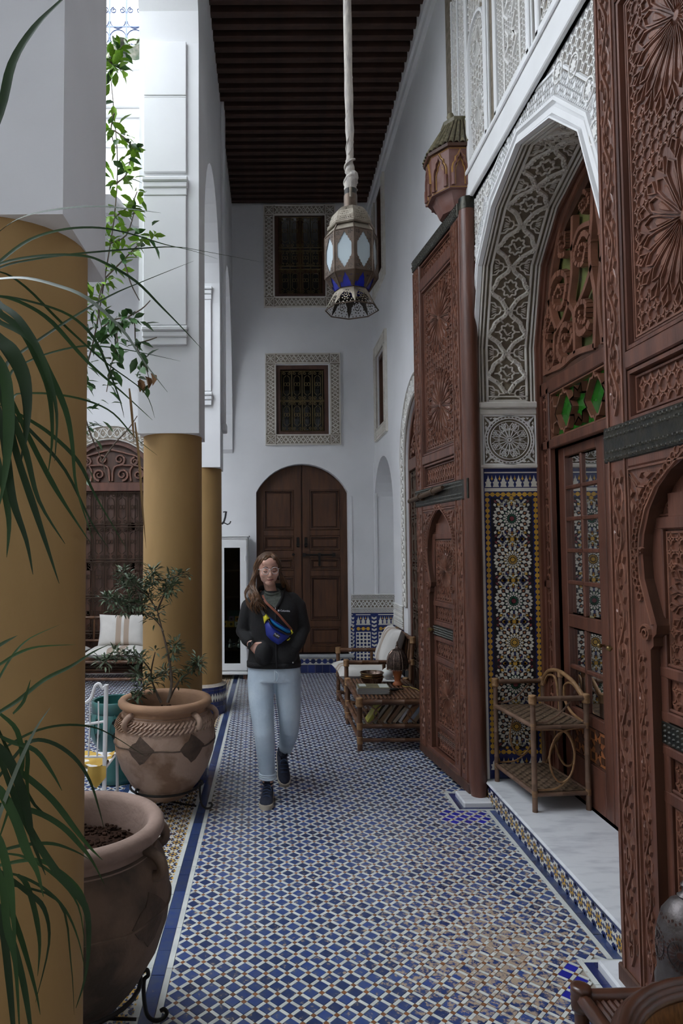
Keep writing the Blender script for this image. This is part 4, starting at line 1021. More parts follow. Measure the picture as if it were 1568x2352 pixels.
# ------------------------------------------------------------------ arched wooden door of the end wall
dd=thing('door_2','dark brown panelled double door in a low arch of the end wall','door',(.44,YB,0),kind='structure')
U=lambda u,v,h:(u,-h,v); HB=-.16
m=MB(U); m.slab(archhole(0,.66,2.46,2.87,.24),[],HB-.06,HB); m.build('door_ground',WDD,dd)
def clip_arch(x): r=(.63*.63+.39*.39)/(2*.39); cz=2.85-r; return cz+math.sqrt(max(r*r-x*x,0))
for s in(-1,1):
    t=D.objects.new('door_leaf',None); COL.objects.link(t); t.parent=dd
    m=MB(U); a,b=sorted((s*.012,s*.63)); i0,i1=sorted((s*.11,s*.53))
    for p,q in((a,i0),(i1,b)):
        tp=[(x,clip_arch(x)-.01) for x in[p+(q-p)*k/4 for k in range(5)]]; m.slab([(p,.25),(q,.25)]+tp[::-1],[],HB,HB+.03)
    for v0,v1 in((.25,.34),(.60,.69),(1.30,1.38),(1.55,1.66),(1.86,1.94)): m.box(i0,i1,v0,v1,HB,HB+.028,0,.003)
    tp=[(x,clip_arch(x)-.01) for x in[i0+(i1-i0)*k/6 for k in range(7)]]; m.slab([(i0,2.50),(i1,2.50)]+tp[::-1],[],HB,HB+.028)
    m.build('stile',WDB,t)
    for v0,v1 in((.34,.60),(.69,1.30),(1.38,1.55),(1.66,1.86),(1.94,2.50)):
        p=MB(U); mould(p,i0+.012,i1-.012,v0+.012,v1-.012,.024,HB+.036,HB,0); p.box(i0+.045,i1-.045,v0+.045,v1-.045,HB,HB+.014,0,.012); p.build('panel',WDB,t)
    if s>0:
        m=MB(U); m.tube([(.02,1.595,HB+.05),(.46,1.595,HB+.05)],.012,8); 
        for x in(.03,.24,.44): m.box(x-.02,x+.02,1.57,1.62,HB+.02,HB+.07)
        m.box(.225,.255,1.44,1.60,HB+.03,HB+.06,0,.008); m.build('bolt',BLK,t)
    m=MB(U); m.box(s*.055-.018,s*.055+.018,1.70,1.84,HB+.03,HB+.05,0,.006); m.ring(s*.055,1.74,.022,.008,HB+.065,HB+.05,10); m.build('handle',BLK,t)
m=MB(U); m.tube([(-.12,1.60,HB+.02),(-.12,1.60,HB+.055),(-.12,1.60,HB+.075)],[.012,.02,.014],10); m.build('knob',BLK,dd,60)
ds=thing('door_sill','grey marble sill on a navy tiled step below the arched door','door sill',(.44,YB,0),kind='structure')
m=MB(U); m.box(-.66,.68,.205,.25,-.16,.075,0,.008); m.build('sill',mat('grey_marble',(.42,.43,.43),.4,(.30,.31,.32),5,5),ds)
m=MB(U); m.box(-.64,.66,-.01,.205,0,.05); m.build('step_core',GROUT,ds)
m=MB(lambda u,v,h:(u,-.05-h,v)); m.poly(rect(-.63,.65,.118,.203),0,.001,0); starsband(m,-.63,.65,.118,.203,.082,.003,1)
for i in range(13): m.poly(rect(-.63+i*.0985,-.63+(i+1)*.0985-.003,.004,.112),0,.003,1)
m.build('step_tiles',TIL,ds,kind='stuff')
# ------------------------------------------------------------------ tile dado with a carved stucco band above
def dado(U,u0,u1,loc,label,pillars=()):
    t=thing('tile_dado',label,'wall tiles',loc,kind='structure')
    m=MB(U); m.box(u0,u1,.0,.80,0,.010); m.build('dado_ground',TNB,t)
    m=MB(lambda u,v,h:U(u,v,h+.010)); H=.0025
    edges=[u0]+[e for p in pillars for e in p]+[u1]
    for a,b in zip(edges[::2],edges[1::2]):
        a+=.02;b-=.012
        m.poly(rect(a,b,.665,.775),0,.001,0) if 0 else None
        frieze(m,a,b,.655,.765,.058,H); m.poly(rect(a,b,.772,.784),0,H,0); m.poly(rect(a,b,.640,.652),0,H,0)
        m.poly(rect(a,b,.555,.625),0,.0006,1); starsband(m,a,b,.560,.618,.062,H,2); 
        m.poly(rect(a,b,.15,.545),0,.0006,0); lozenges(m,a,b,.155,.54,.048,H,1)
        n=max(1,round((b-a)/.1))
        for i in range(n): m.poly(rect(a+(b-a)*i/n,a+(b-a)*(i+1)/n-.003,.004,.13),0,H,1)
    for p in pillars+((u0,u0+.015),):
        if p[1]-p[0]>.03:
            k=12
            for i in range(k):
                y=.15+.63*i/k; h=.63/k; a,b=p[0]+.004,p[1]-.004; c=(a+b)/2
                m.poly([(a,y),(c,y-h*.3),(b,y),(b,y+h*.5),(c,y+h*.2),(a,y+h*.5)],0,H,0)
    m.build('dado_tiles',TIL,t,kind='stuff')
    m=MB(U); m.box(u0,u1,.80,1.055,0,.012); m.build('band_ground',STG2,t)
    m=MB(U); foliage_band(m,u0+.005,u1-.005,.865,.985,.024,.012,0,.013); foliage_band(m,u0+.005,u1-.005,.995,1.045,.022,.012,0,.007); foliage_band(m,u0+.005,u1-.005,.808,.856,.022,.012,0,.007)
    m.box(u0,u1,1.045,1.058,0,.028,0,.003); m.build('band_carving',STU2,t)
    return t
dado(lambda u,v,h:(u,-h,v),0,.95,(1.10,YB,0),'navy zellige dado under carved stucco band right of the arched door',((.0,.04),(.27,.345)))
dado(lambda u,v,h:(-h,u,v),0,.52,(XW,7.53,0),'navy zellige dado beside the passage, behind the bamboo armchair')
b=MB(); b.box(1.425,1.475,YB-.02,YB,1.05,2.86,0,.01); b.box(1.10,1.13,YB-.012,YB,1.05,2.4,0,.004); b.build('trim_3',WH,kind='structure',label='white plaster corner strip beside the narrow passage',cat='trim')
# ------------------------------------------------------------------ arched grilled doors with scroll lunettes
def grilled_door(name,U,loc,label,band):
    t=thing(name,label,'door',loc,kind='structure')
    hw=.65; zs=2.55
    # stucco surround
    ro=hw+band; m=MB(U)
    out=[(-ro,1.055),(ro,1.055)]+arcpts(0,zs,ro,0,PI,24); inn=[(-hw-.003,1.056),(hw+.003,1.056)]+arcpts(0,zs,hw+.003,0,PI,24)
    for s in(1,-1):
        a,b=sorted((s*hw,s*ro)); m.box(a,b,1.055,zs,0,.012)
    for i in range(24):
        a0,a1=PI*i/24,PI*(i+1)/24; m.slab([(hw*cos(a0),zs+hw*sin(a0)),(ro*cos(a0),zs+ro*sin(a0)),(ro*cos(a1),zs+ro*sin(a1)),(hw*cos(a1),zs+hw*sin(a1))],[],0,.012,back=False)
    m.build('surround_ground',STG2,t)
    m=MB(U)
    for s in(1,-1):
        a,b=sorted((s*hw,s*ro)); foliage_band(m,a+.012,b-.012,1.07,zs,.024,.012,0,.012,False)
    C=lambda u,v,h:U((hw+v)*cos(u),zs+(hw+v)*sin(u),h)
    m2=MB(C); n=12
    for s in(0,1):
        p=[(PI*i/(2*n*2)*2,band*(.14 if (i+s)%2 else .86)) for i in range(2*n+1)]
        for a,b in zip(p[:-1],p[1:]): m.strip([( (hw+a[1])*cos(a[0]),zs+(hw+a[1])*sin(a[0])),((hw+b[1])*cos(b[0]),zs+(hw+b[1])*sin(b[0]))],.013,.024,.012)
    for i in range(n):
        a=PI*(i+.5)/n
        for q,da in((.5,0),(.2,0),(.8,0),(.22,.5),(.78,.5),(.4,.3),(.6,.3),(.4,-.3),(.6,-.3),(.5,.22),(.5,-.22)):
            aa=a+da*PI/n; x,y=(hw+band*q)*cos(aa),zs+(hw+band*q)*sin(aa); m.poly(ngon(x,y,4,band*.075,aa),.012,.023,0,.3)
        m.ring((hw+band*.5)*cos(a),zs+(hw+band*.5)*sin(a),band*.33,.010,.024,.012,14)
    for r in(hw+.008,ro-.008): m.strip(arcpts(0,zs,r,0,PI,28),.014,.028,.0)
    m.build('surround_carving',STU2,t)
    h0=-.025
    m=MB(U); m.slab([(-hw-.03,0),(hw+.03,0)]+arcpts(0,zs,hw+.03,0,PI,20),[[(-hw+.06,.02),(hw-.06,.02)]+arcpts(0,zs,hw-.06,0,PI,20)],h0-.05,h0); m.box(-hw+.05,hw-.05,zs-.06,zs+.06,h0-.04,h0+.01,0,.006); m.build('door_frame',WD,t)
    m=MB(U); m.slab([(-hw+.02,zs),(hw-.02,zs)]+arcpts(0,zs,hw-.04,0,PI,20),[],h0-.08,h0-.06); m.box(-hw+.05,hw-.05,.02,zs,h0-.10,h0-.07); m.build('backing',WDD,t)
    m=MB(U)
    def sc(cx,cy,r,a,tn):
        p=spiral(cx,cy,r,r*.2,a,tn,16)
        for k in range(16): m.strip([p[k],p[k+1]],.036-.02*k/16,h0-.005,h0-.06,tw=.75)
    for s in(1,-1):
        sc(s*.16,zs+.17,.085,PI*1.5,1.5*s); sc(s*.38,zs+.17,.075,PI*.5,-1.5*s); sc(s*.12,zs+.38,.08,PI*1.5,1.5*s); sc(s*.33,zs+.35,.06,PI*.5,1.4*s); sc(s*.50,zs+.13,.05,PI*1.5,1.3*s)
        p=smoothpts([Vector((s*x,zs+y,0)) for x,y in((.02,.08),(.05,.28),(.25,.30),(.40,.28),(.52,.2))],4); m.strip([(q.x,q.y) for q in p],.03,h0-.01,h0-.06); p=smoothpts([Vector((s*x,zs+y,0)) for x,y in((.0,.52),(.2,.47),(.38,.40),(.27,.24),(.28,.08))],4); m.strip([(q.x,q.y) for q in p],.03,h0-.01,h0-.06)
    m.build('lunette_scrolls',WDC,t,35)
    m=MB(U)
    for s in(1,-1):
        for v in(.1,.75,1.4,1.95): m.box(s*.03,s*.56,v,v+.10,h0-.07,h0-.045)
        m.box(s*.0,s*.07,.02,zs-.06,h0-.07,h0-.04); m.box(s*.28,s*.33,.02,zs-.06,h0-.07,h0-.045); m.box(s*.53,s*.6,.02,zs-.06,h0-.07,h0-.04)
    m.build('door_rail',WDD,t)
    m=MB(lambda u,v,h:U(u,v,h0-.015+h)); grille(m,-.56,.56,.08,zs-.08,7,[(0,.19),(.205,.395),(.41,.60),(.615,.80),(.815,1)],.007); m.build('iron_grille',RUSTI,t)
    return t
grilled_door('door_3',lambda u,v,h:(u,-h,v),(-2.2,YB,0),'arched door with scroll lunette and iron grille behind the sofa',.20)
grilled_door('door_4',lambda u,v,h:(-h,u,v),(XW,A2C,0),'arched dark door in a stucco surround behind the far gate leaf',.22)
# black calligraphic letter painted on the end wall
m=MB(LB); m.strip([(.0,.17),(.03,.175),(.055,.17)],.016,.004,0); p=[(.04,.17),(.03,.10),(.012,.04),(-.01,.012),(-.03,.015)]; m.strip(p,.026,.004,0); m.strip([(-.03,.015),(.02,.02),(.06,.0),(.09,.012),(.105,.045)],.016,.004,0)
m.build('painted_letter',mat('black_paint',(.02,.02,.022),.6),label='black painted italic letter L on the end wall above cabinet',cat='letter',loc=(-.645,YB,2.02))
# ------------------------------------------------------------------ bamboo furniture
BAM=mat('brown_bamboo',(.13,.058,.026),.45,(.075,.033,.016),9,4,bump=.1,bs=40)
BAL=mat('weathered_bamboo',(.175,.10,.062),.6,(.105,.058,.036),10,4,bump=.15,bs=50)
RAT=mat('rattan_binding',(.30,.165,.072),.55,(.21,.11,.045),30,3,bump=.3,bs=120)
CANE=mat('woven_cane',(.14,.088,.05),.7,(.075,.046,.026),30,4)
LIN=mat('cream_linen',(.60,.575,.54),.9,(.52,.50,.47),5,4,bump=.2,bs=60)
LTA=mat('taupe_stripe',(.36,.28,.22),.9)
def pole(par,name,p0,p1,r,m=BAM,n=8,nodes=True):
    a,b=Vector(p0),Vector(p1); L=(b-a).length; k=max(1,int(L/.16)); P=[];Rr=[]
    for i in range(k):
        for t,q in(((i+.02)/k,1),((i+.5)/k,.97),((i+.98)/k,1.0)): P.append(a+(b-a)*t); Rr.append(r*q)
        if nodes and i<k-1: P.append(a+(b-a)*((i+1)/k)); Rr.append(r*1.09)
    P[0]=a;P[-1]=b
    x=MB(); x.tube(P,Rr,n); return x.build(name,m,par,50)
def cane(par,name,pts,r,m=RAT,n=6,k=5):
    x=MB(); x.tube(smoothpts(pts,k),r,n); return x.build(name,m,par,60)
_bj={}
def joint(par,p,r,m=RAT,axis='z'):
    key=(round(r,4),m.name)
    if key not in _bj:
        x=MB(); x.lathe([(r*.75,-r*1.5),(r*1.12,-r*1.35),(r*1.2,-r*.9),(r*1.1,-r*.8),(r*1.22,-r*.3),(r*1.13,-.0),(r*1.22,r*.35),(r*1.12,r*.8),(r*1.2,r*.95),(r*1.12,r*1.3),(r*.7,r*1.45)],10,cap=True); _bj[key]=x.mesh('binding',m,60)
    inst('binding',_bj[key],par,p,{'z':(0,0,0),'x':(0,PI/2,0),'y':(PI/2,0,0)}[axis])
def weave(par,name,x0,x1,y0,y1,z,m,step=.03):
    b=MB(); nx=round((x1-x0)/step); ny=round((y1-y0)/step); sx=(x1-x0)/nx; sy=(y1-y0)/ny
    for i in range(nx):
        for j in range(ny):
            up=(i+j)%2; x=x0+i*sx; y=y0+j*sy; h=.004
            if up: b.add([(x,y+.001,z),(x+sx*.5,y+.001,z+h),(x+sx,y+.001,z),(x,y+sy-.001,z),(x+sx*.5,y+sy-.001,z+h),(x+sx,y+sy-.001,z)],[(0,1,4,3),(1,2,5,4)])
            else: b.add([(x+.001,y,z),(x+.001,y+sy*.5,z+h),(x+.001,y+sy,z),(x+sx-.001,y,z),(x+sx-.001,y+sy*.5,z+h),(x+sx-.001,y+sy,z)],[(0,1,4,3),(1,2,5,4)])
    b.box(x0,x1,y0,y1,z-.008,z-.001); return b.build(name,m,par,None)
# shelf unit on the marble step
def etagere():
    t=thing('bamboo_shelf','two tier weathered bamboo shelf with arched back standing on marble step','shelf',(1.688,4.435,.138),R(5))
    x0,x1,y0,y1=-.165,.165,-.27,.27; H=.655; r=.0165
    for x,y,h in((x0,y0,H),(x0,y1,H),(x1,y0,H),(x1,y1,H)): pole(t,'leg',(x,y,0),(x,y,h),r,BAL)
    for z in(.105,.495):
        for x in(x0,x1): pole(t,'rail',(x,y0,z),(x,y1,z),.0145,BAL)
        for y in(y0,y1): pole(t,'rail',(x0,y,z-.006),(x1,y,z-.006),.0135,BAL)
        weave(t,'woven_shelf',x0+.008,x1-.008,y0+.008,y1-.008,z+.008,CANE)
        for x in(x0,x1):
            for y in(y0,y1): joint(t,(x,y,z),.014,axis='z')
    for y in(y0,y1):
        pole(t,'arm_rail',(x0,y,H),(x1,y,H),.0155,BAL)
        for x in(x0,x1): joint(t,(x,y,H-.003),.020)
        s=1 if y>0 else -1
        cane(t,'scroll_cane',[(x0+.02,y,.515),(x0+.08,y,.52),(x0+.15,y,.555),(x0+.20,y,.60),(x0+.235,y,.64)],.006,BAL)
        cane(t,'scroll_cane',[(x0+.02,y,.475),(.0,y,.47),(.06,y,.42),(.085,y,.32),(.06,y,.21),(.0,y,.165),(-.05,y,.21),(-.07,y,.31),(-.04,y,.41),(.02,y,.465),(x1-.01,y,.485)],.006,RAT)
        cane(t,'scroll_cane',[(x0+.02,y,.125),(-.04,y,.13),(.04,y,.18)],.006,RAT)
    cane(t,'back_arch',[(x1,y1,H),(x1,y1*.7,H+.075),(x1,y1*.35,H+.10),(x1,0,H+.10),(x1,-y1*.45,H+.07),(x1,-y1*.8,H+.02),(x1,y0,H-.005)],.0135,RAT,8)
    pole(t,'back_post',(x1,.03,.495),(x1,.03,H+.095),.013,BAL); joint(t,(x1,.03,H+.085),.014)
    cane(t,'back_scroll',[(x1,y1-.02,H-.02),(x1,y1*.7,H+.05),(x1,y1*.35,H+.05),(x1,.06,H-.06),(x1,.05,.51)],.008,RAT)
    cane(t,'back_scroll',[(x1,-.22,H+.0),(x1,-.12,H+.055),(x1,-.03,H+.03),(x1,-.02,H-.06),(x1,-.1,.53),(x1,-.24,.505)],.008,RAT)
    cane(t,'back_scroll',[(x1,.24,.12),(x1,.1,.30),(x1,-.02,.40),(x1,-.12,.33),(x1,-.10,.22),(x1,0,.18),(x1,.10,.25),(x1,.12,.40),(x1,.05,.48)],.007,RAT)
etagere()
def cushion(name,W,H,T,label,loc,rot,group=None,stripes=True,cat='cushion'):
    # pillow in its local x (width) / z (height) plane, with woven taupe stripes
    n=18; b=MB(); V=[];F=[]
    def pt(i,j,s):
        u=2*i/n-1; v=2*j/n-1; e=(1-u**4)*(1-v**4); k=max(e,0)**.42
        x=u*W/2*(1-.09*(1-abs(v))*0-.06*(1-v*v)*abs(u)); z=v*H/2*(1-.06*(1-u*u)*abs(v))
        return (x,s*T/2*k*(1+.06*sin(5*u+3*v)),z)
    for s in(-1,1): V+=[pt(i,j,s) for j in range(n+1) for i in range(n+1)]
    q=(n+1)**2; M=[]
    for s in(0,1):
        for j in range(n):
            for i in range(n):
                a=s*q+j*(n+1)+i; f=(a,a+1,a+n+2,a+n+1); F.append(f if s==0 else f[::-1])
    b.add(V,F)
    if stripes:
        k=0
        for s in(0,1):
            for j in range(n):
                for i in range(n): b.m[k]=1 if i in(7,8,10,11) else 0; k+=1
    o=b.build(name,[LIN,LTA],None,180); o.location=loc; o.rotation_euler=rot; tag(o,label,cat,group); return o
def armchair(label,loc,rz,W,Dp,group=None,name='bamboo_armchair'):
    # local: seat faces -y, width along x, depth along y (back at +y)
    t=thing(name,label,'chair' if W<1.2 else 'sofa',loc,rz,group); r=.022
    xs=[-W/2,W/2]; ah=.56; sh=.30; D=Dp
    for x in xs:
        pole(t,'leg',(x,0,0),(x,0,ah),r); pole(t,'leg',(x,D,0),(x,D+.06,.78),r)
        pole(t,'arm_rail',(x,-.01,ah),(x,D+.04,ah),r); joint(t,(x,0,ah-.005),.025); pole(t,'seat_side_rail',(x,0,sh),(x,D,sh),r*.95); pole(t,'foot_rail',(x,0,.09),(x,D,.09),r*.9)
        pole(t,'arm_post',(x,D*.62,sh),(x,D*.62,ah),r*.8); joint(t,(x,0,.09),.021); joint(t,(x,0,sh),.022); joint(t,(x,D+.05,ah),.022); joint(t,(x,D+.06,.775),.024)
    for z,y in((sh,0),(sh,D),(.09,0),(.09,D)): pole(t,'seat_rail',(xs[0],y,z),(xs[1],y,z),r*.95)
    pole(t,'back_rail',(xs[0]-.0,D+.06,.78),(xs[1],D+.06,.78),r); pole(t,'back_rail',(xs[0],D+.03,.48),(xs[1],D+.03,.48),r*.8)
    k=round(W/.14)
    for i in range(1,k): x=-W/2+W*i/k; pole(t,'back_slat',(x,D+.03,.48),(x,D+.06,.78),.012,n=6)
    for i in range(1,9): y=D*i/9; pole(t,'seat_slat',(xs[0],y,sh),(xs[1],y,sh),.011,n=6)
    return t
CH=(.745,7.335,0)
armchair('low bamboo armchair with linen cushions against wall beside the table',CH,-PI/2,.84,.60)
cushion('seat_cushion',.70,.66,.15,'striped cream seat cushion on the low bamboo armchair',(1.00,7.33,.405),(PI/2+.03,0,PI/2+.03))
cushion('back_cushion',.56,.44,.20,'striped cream back cushion leaning in the low bamboo armchair',(1.255,7.38,.645),(0,.05,PI/2),)
D.objects['back_cushion'].rotation_euler=(R(-20),0,R(-90))
# sofa at the far side of the courtyard
armchair('long bamboo sofa with striped cushions in front of the grilled door',(-2.35,8.62,0),0,1.62,.62,name='bamboo_sofa')
for i,(x,l) in enumerate(((-2.77,'striped cream back cushion on the sofa, at its left end'),(-1.93,'striped cream back cushion on the sofa, beside the column'))):
    o=cushion('sofa_cushion' if i==0 else 'sofa_cushion.001',.62,.42,.17,l,(x,9.07,.635),(R(-14),0,0))
for i,(x,l) in enumerate(((-2.75,'flat cream seat cushion at left end of the sofa'),(-1.95,'flat cream seat cushion on the sofa, beside the column'))):
    cushion('sofa_seat_cushion' if i==0 else 'sofa_seat_cushion.001',.76,.60,.13,l,(x,8.90,.388),(PI/2,0,0))
# low table with things on it
tb=thing('bamboo_table','low bamboo side table with book shelf, beside the far gate leaf','table',(1.03,6.33,0))
x0,x1,y0,y1=-.29,.27,-.45,.43; r=.023
for x in(x0,x1):
    for y in(y0,y1): pole(tb,'leg',(x,y,0),(x,y,.415),r); joint(tb,(x,y,.40),.027); joint(tb,(x,y,.20),.022); joint(tb,(x,y,.085),.022)
for z,rr in((.40,r),(.20,.02),(.085,.018)):
    for y in(y0,y1): pole(tb,'cross_rail',(x0,y,z),(x1,y,z),rr)
    for x in(x0,x1): pole(tb,'side_rail',(x,y0,z),(x,y1,z),rr)
for i in range(16): x=x0+.02+(x1-x0-.04)*i/15; pole(tb,'top_slat',(x,y0,.419),(x,y1,.419),.0145,n=6)
for i in range(12): x=x0+.03+(x1-x0-.06)*i/11; pole(tb,'shelf_slat',(x,y0,.200),(x,y1,.200),.011,n=5)
for e in(-1,1):
    cane(tb,'scroll_cane',[(-.01+e*.26,y0,.39),(-.01+e*.2,y0,.375),(-.01+e*.12,y0,.30),(-.01+e*.20,y0,.22)],.006,BAM); cane(tb,'scroll_cane',[(-.01+e*.02,y0,.385),(-.01+e*.1,y0,.37),(-.01+e*.16,y0,.30),(-.01+e*.08,y0,.215)],.006,BAM)
cane(tb,'scroll_cane',[(-.28,y0,.375),(-.1,y0,.384),(.05,y0,.378),(.25,y0,.384)],.006,BAM)
# books leaning on the lower shelf
bc=[('yellow_jacket',(.42,.40,.07)),('grey_jacket',(.33,.31,.25)),('tan_jacket',(.33,.22,.11)),('cream_jacket',(.55,.48,.36)),('brown_jacket',(.23,.13,.07)),('beige_jacket',(.46,.38,.27)),('white_jacket',(.62,.62,.62)),('rust_jacket',(.36,.17,.07)),('blue_white_jacket',(.40,.46,.58)),('fawn_jacket',(.40,.30,.18))]
PAGE=mat('book_pages',(.58,.50,.36),.9,(.48,.40,.28),60,2,stretch=(1,1,6))
bl=['yellow and green jacketed book at left end of the lower table shelf','grey book leaning behind the yellow one on table shelf','tan book leaning on the lower table shelf, third along','thin cream book on lower table shelf between tan and brown ones','dark brown book leaning on lower table shelf, fifth along','beige book leaning in the middle of the lower table shelf','white paperback leaning on the lower table shelf','rust brown book on lower table shelf right of the white paperback','blue and white jacketed book on lower table shelf','fawn book lying lowest at right of the lower table shelf']
BX=[-.215,-.165,-.125,-.08,-.045,.0,.05,.085,.125,.165]; BT=[.030,.024,.034,.016,.03,.026,.02,.034,.03,.034]
for i,(nm,c) in enumerate(bc):
    m=mat(nm,c,.5,tuple(q*.7 for q in c),20,3); th=BT[i]; h=.205-.012*(i%3); dp=.14+.01*(i%4)
    t=thing('book',bl[i],'book',(1.03+BX[i],6.33-.36,.2125),0,'books on the lower shelf of the bamboo table')
    t.rotation_euler=(0,R(34+(i%3)*3),0)
    b=MB()
    for q in(0,1): b.box(0 if q==0 else th-.003,.003 if q==0 else th,0,dp,0,h)
    b.box(0,th,-.003,.0,0,h,0,.001); b.build('cover',m,t)
    b=MB(); b.box(.003,th-.003,0,dp-.004,.004,h-.004); b.build('pages',PAGE,t)
# magazines
MG=mat('magazine_paper',(.40,.40,.38),.9); MGD=mat('magazine_edge',(.20,.20,.19),.9); 
ml=['lowest magazine of the stack on the bamboo table','second magazine from bottom of the stack on the table','third magazine from bottom of the stack on the table','fourth magazine of the stack, under the printed cover','olive covered magazine on top of the stack on the table']
for i in range(5):
    t=thing('magazine',ml[i],'magazine',(.885+.006*rnd.uniform(-1,1),6.12,.4345+.0105*i),R(-4+rnd.uniform(-3,3)),'magazines on the bamboo table'); W=.275;Hh=.20
    b=MB(); b.box(-W/2+.002,W/2-.003,-Hh/2+.003,Hh/2-.003,.0006,.0092); b.build('pages',MG,t); b=MB(); b.box(-W/2,W/2,-Hh/2,Hh/2,0,.0008); b.build('back_cover',MGD,t)
    b=MB(); b.box(-W/2,W/2,-Hh/2,Hh/2,.0090,.0103); b.build('cover',mat('olive_cover',(.075,.07,.04),.75,(.16,.13,.06),14,4) if i==4 else mat('grey_cover',(.16,.16,.16),.8) if i==0 else D.materials['grey_cover'],t)
    if i==4:
        b=MB(lambda u,v,h:(u,v,h+.0103)); b.poly(rect(.05,.13,-.07,.09),0,.0003); b.poly(rect(-.12,-.06,-.02,.09),0,.0003); b.build('cover_print',mat('pale_print',(.48,.50,.46),.4),t)
b=MB(); b.ell((0,0,.014),(.045,.022,.014),12,6); b.tube([(.03,0,.016),(.08,.012,.012)],.006,6); b.build('dark_pouch',BLK,smooth=60,label='small black object lying right of the magazines on table',cat='pouch',loc=(1.085,6.16,.4345))
CU=mat('tarnished_silver',(.30,.22,.18),.22,(.20,.14,.11),20,3,metal=.95)
for i,(z,l) in enumerate(((.4345,'lower bronze coloured metal bowl on the bamboo table'),(.472,'upper bronze coloured metal bowl nested in the lower one'))):
    t=thing('metal_bowl',l,'bowl',(.925,6.42,z),0,'nested metal bowls')
    b=MB(); b.lathe([(.045,0),(.05,.004),(.08,.02),(.099,.05),(.104,.075),(.108,.078),(.103,.079),(.096,.05),(.077,.024),(.0,.010)],28); b.build('bowl',CU,t,60)
    b=MB(); b.lathe([(.104,.074),(.110,.077),(.110,.081),(.103,.081)],28); b.build('rim',BRASS,t,60)
# table lamp, candle ball, cable
t=thing('table_lamp','small lamp with terracotta foot and pierced dark domed shade on table','lamp',(1.16,6.42,.4345))
b=MB(); b.lathe([(.0,0),(.045,0),(.046,.012),(.028,.03),(.026,.045),(.034,.075),(.046,.12),(.05,.155),(.045,.165)],20); b.build('foot',mat('orange_terracotta',(.42,.13,.045),.6,(.30,.09,.035),12),t,50)
b=MB(); b.lathe([(.098,.150),(.100,.155),(.101,.20),(.095,.245),(.078,.285),(.05,.315),(.018,.33),(.010,.345)],8,a0=.3); 
SHD=mat('pierced_copper',(.10,.065,.05),.5,(.045,.03,.025),90,2,metal=.6,cut=(.45,.5)); b.build('shade',SHD,t,20)
b=MB()
for i in range(8): a=.3+2*PI*i/8; b.tube([(.1*cos(a)*k,.1*sin(a)*k,z) for k,z in((1,.152),(1.01,.20),(.95,.245),(.78,.285),(.5,.315),(.15,.332))],.0025,4)
b.tube([(.1*cos(.3+2*PI*i/8),.1*sin(.3+2*PI*i/8),.151) for i in range(8)],.003,4,closed=True); b.build('shade_ribs',CU,t)
b=MB()
for i in range(32):
    a=2*PI*i/32; b.tube([(.095*cos(a),.095*sin(a),.15),(.095*cos(a),.095*sin(a),.140)],[.003,.004],4)
b.build('shade_fringe',CU,t,kind='stuff')
b=MB(); b.lathe([(.012,.34),(.006,.352),(.014,.358),(.006,.364),(.010,.372),(.002,.398)],10); b.build('finial',CU,t,50)
b=MB(); b.tube(smoothpts([(1.19,6.37,.438),(1.22,6.30,.438),(1.25,6.33,.438),(1.26,6.26,.438),(1.29,6.22,.438),(1.30,6.05,.440)],4),.003,5); b.build('lamp_cable',mat('yellowed_cable',(.36,.27,.07),.5),smooth=60,label='thin yellowed cable trailing from the table lamp',cat='cable')
t=thing('ball_candle','white ball candle on a square dish behind the table lamp','candle',(1.10,6.60,.4345))
b=MB(); b.ell((0,0,.072),(.056,.056,.056),16,10); b.build('ball',mat('white_wax',(.62,.61,.58),.5,sss=.2),t,180); b=MB(); b.box(-.06,.06,-.06,.06,.0,.018,0,.006); b.build('dish',WH2,t)

# ------------------------------------------------------------------ white glazed cabinet
cb=thing('display_cabinet','white painted glazed cabinet beside the farthest column','cabinet',(-.69,9.05,0))
b=MB(); W=.385
for x in(-W,W): b.box(x-.012,x+.012,.0,.40,.09,1.84,0,.003)
b.box(-W,W,.39,.41,.09,1.84); b.box(-W,W,0,.4,.09,.115); b.box(-W,W,0,.4,1.80,1.84); b.build('carcass',WH2,cb)
b=MB(); b.box(-W-.03,W+.03,-.03,.41,1.84,1.862,0,.006); b.box(-W-.015,W+.015,-.015,.41,1.815,1.84,0,.006); b.build('cornice',WH2,cb)
b=MB(); b.box(-W-.02,W+.02,-.02,.41,.06,.095,0,.008); b.build('plinth',WH2,cb)
for x in(-W+.03,W-.03):
    for y in(.03,.37): b=MB(); b.box(x-.025,x+.025,y-.025,y+.025,0,.062,0,.004); b.build('foot',WDD,cb)
for s in(-1,1):
    t=D.objects.new('cabinet_door',None); COL.objects.link(t); t.parent=cb
    a,c=sorted((s*.004,s*(W-.005))); b=MB(lambda u,v,h:(u,-h,v)); b.slab(rect(a,c,.12,1.80),[rect(a+.085,c-.085,.205,1.70)],0,.018); b.build('door_frame',WH2,t)
    g=MB(lambda u,v,h:(u,-h,v)); g.box(a+.08,c-.08,.2,1.705,.006,.009); g.build('pane',PGL,t)
    for v in(.40,1.53): h=MB(); h.tube([(s*(W-.02),-.022,v),(s*(W-.02),-.022,v+.06)],.007,6); h.build('hinge',WH2,t,60)
for z in(.37,.67,1.05,1.4): b=MB(); b.box(-W+.012,W-.012,.02,.39,z-.012,z); b.build('shelf',WDD,cb)
b=MB(); b.box(-W+.012,W-.012,.375,.389,.115,1.8); b.build('back_board',DARK,cb)
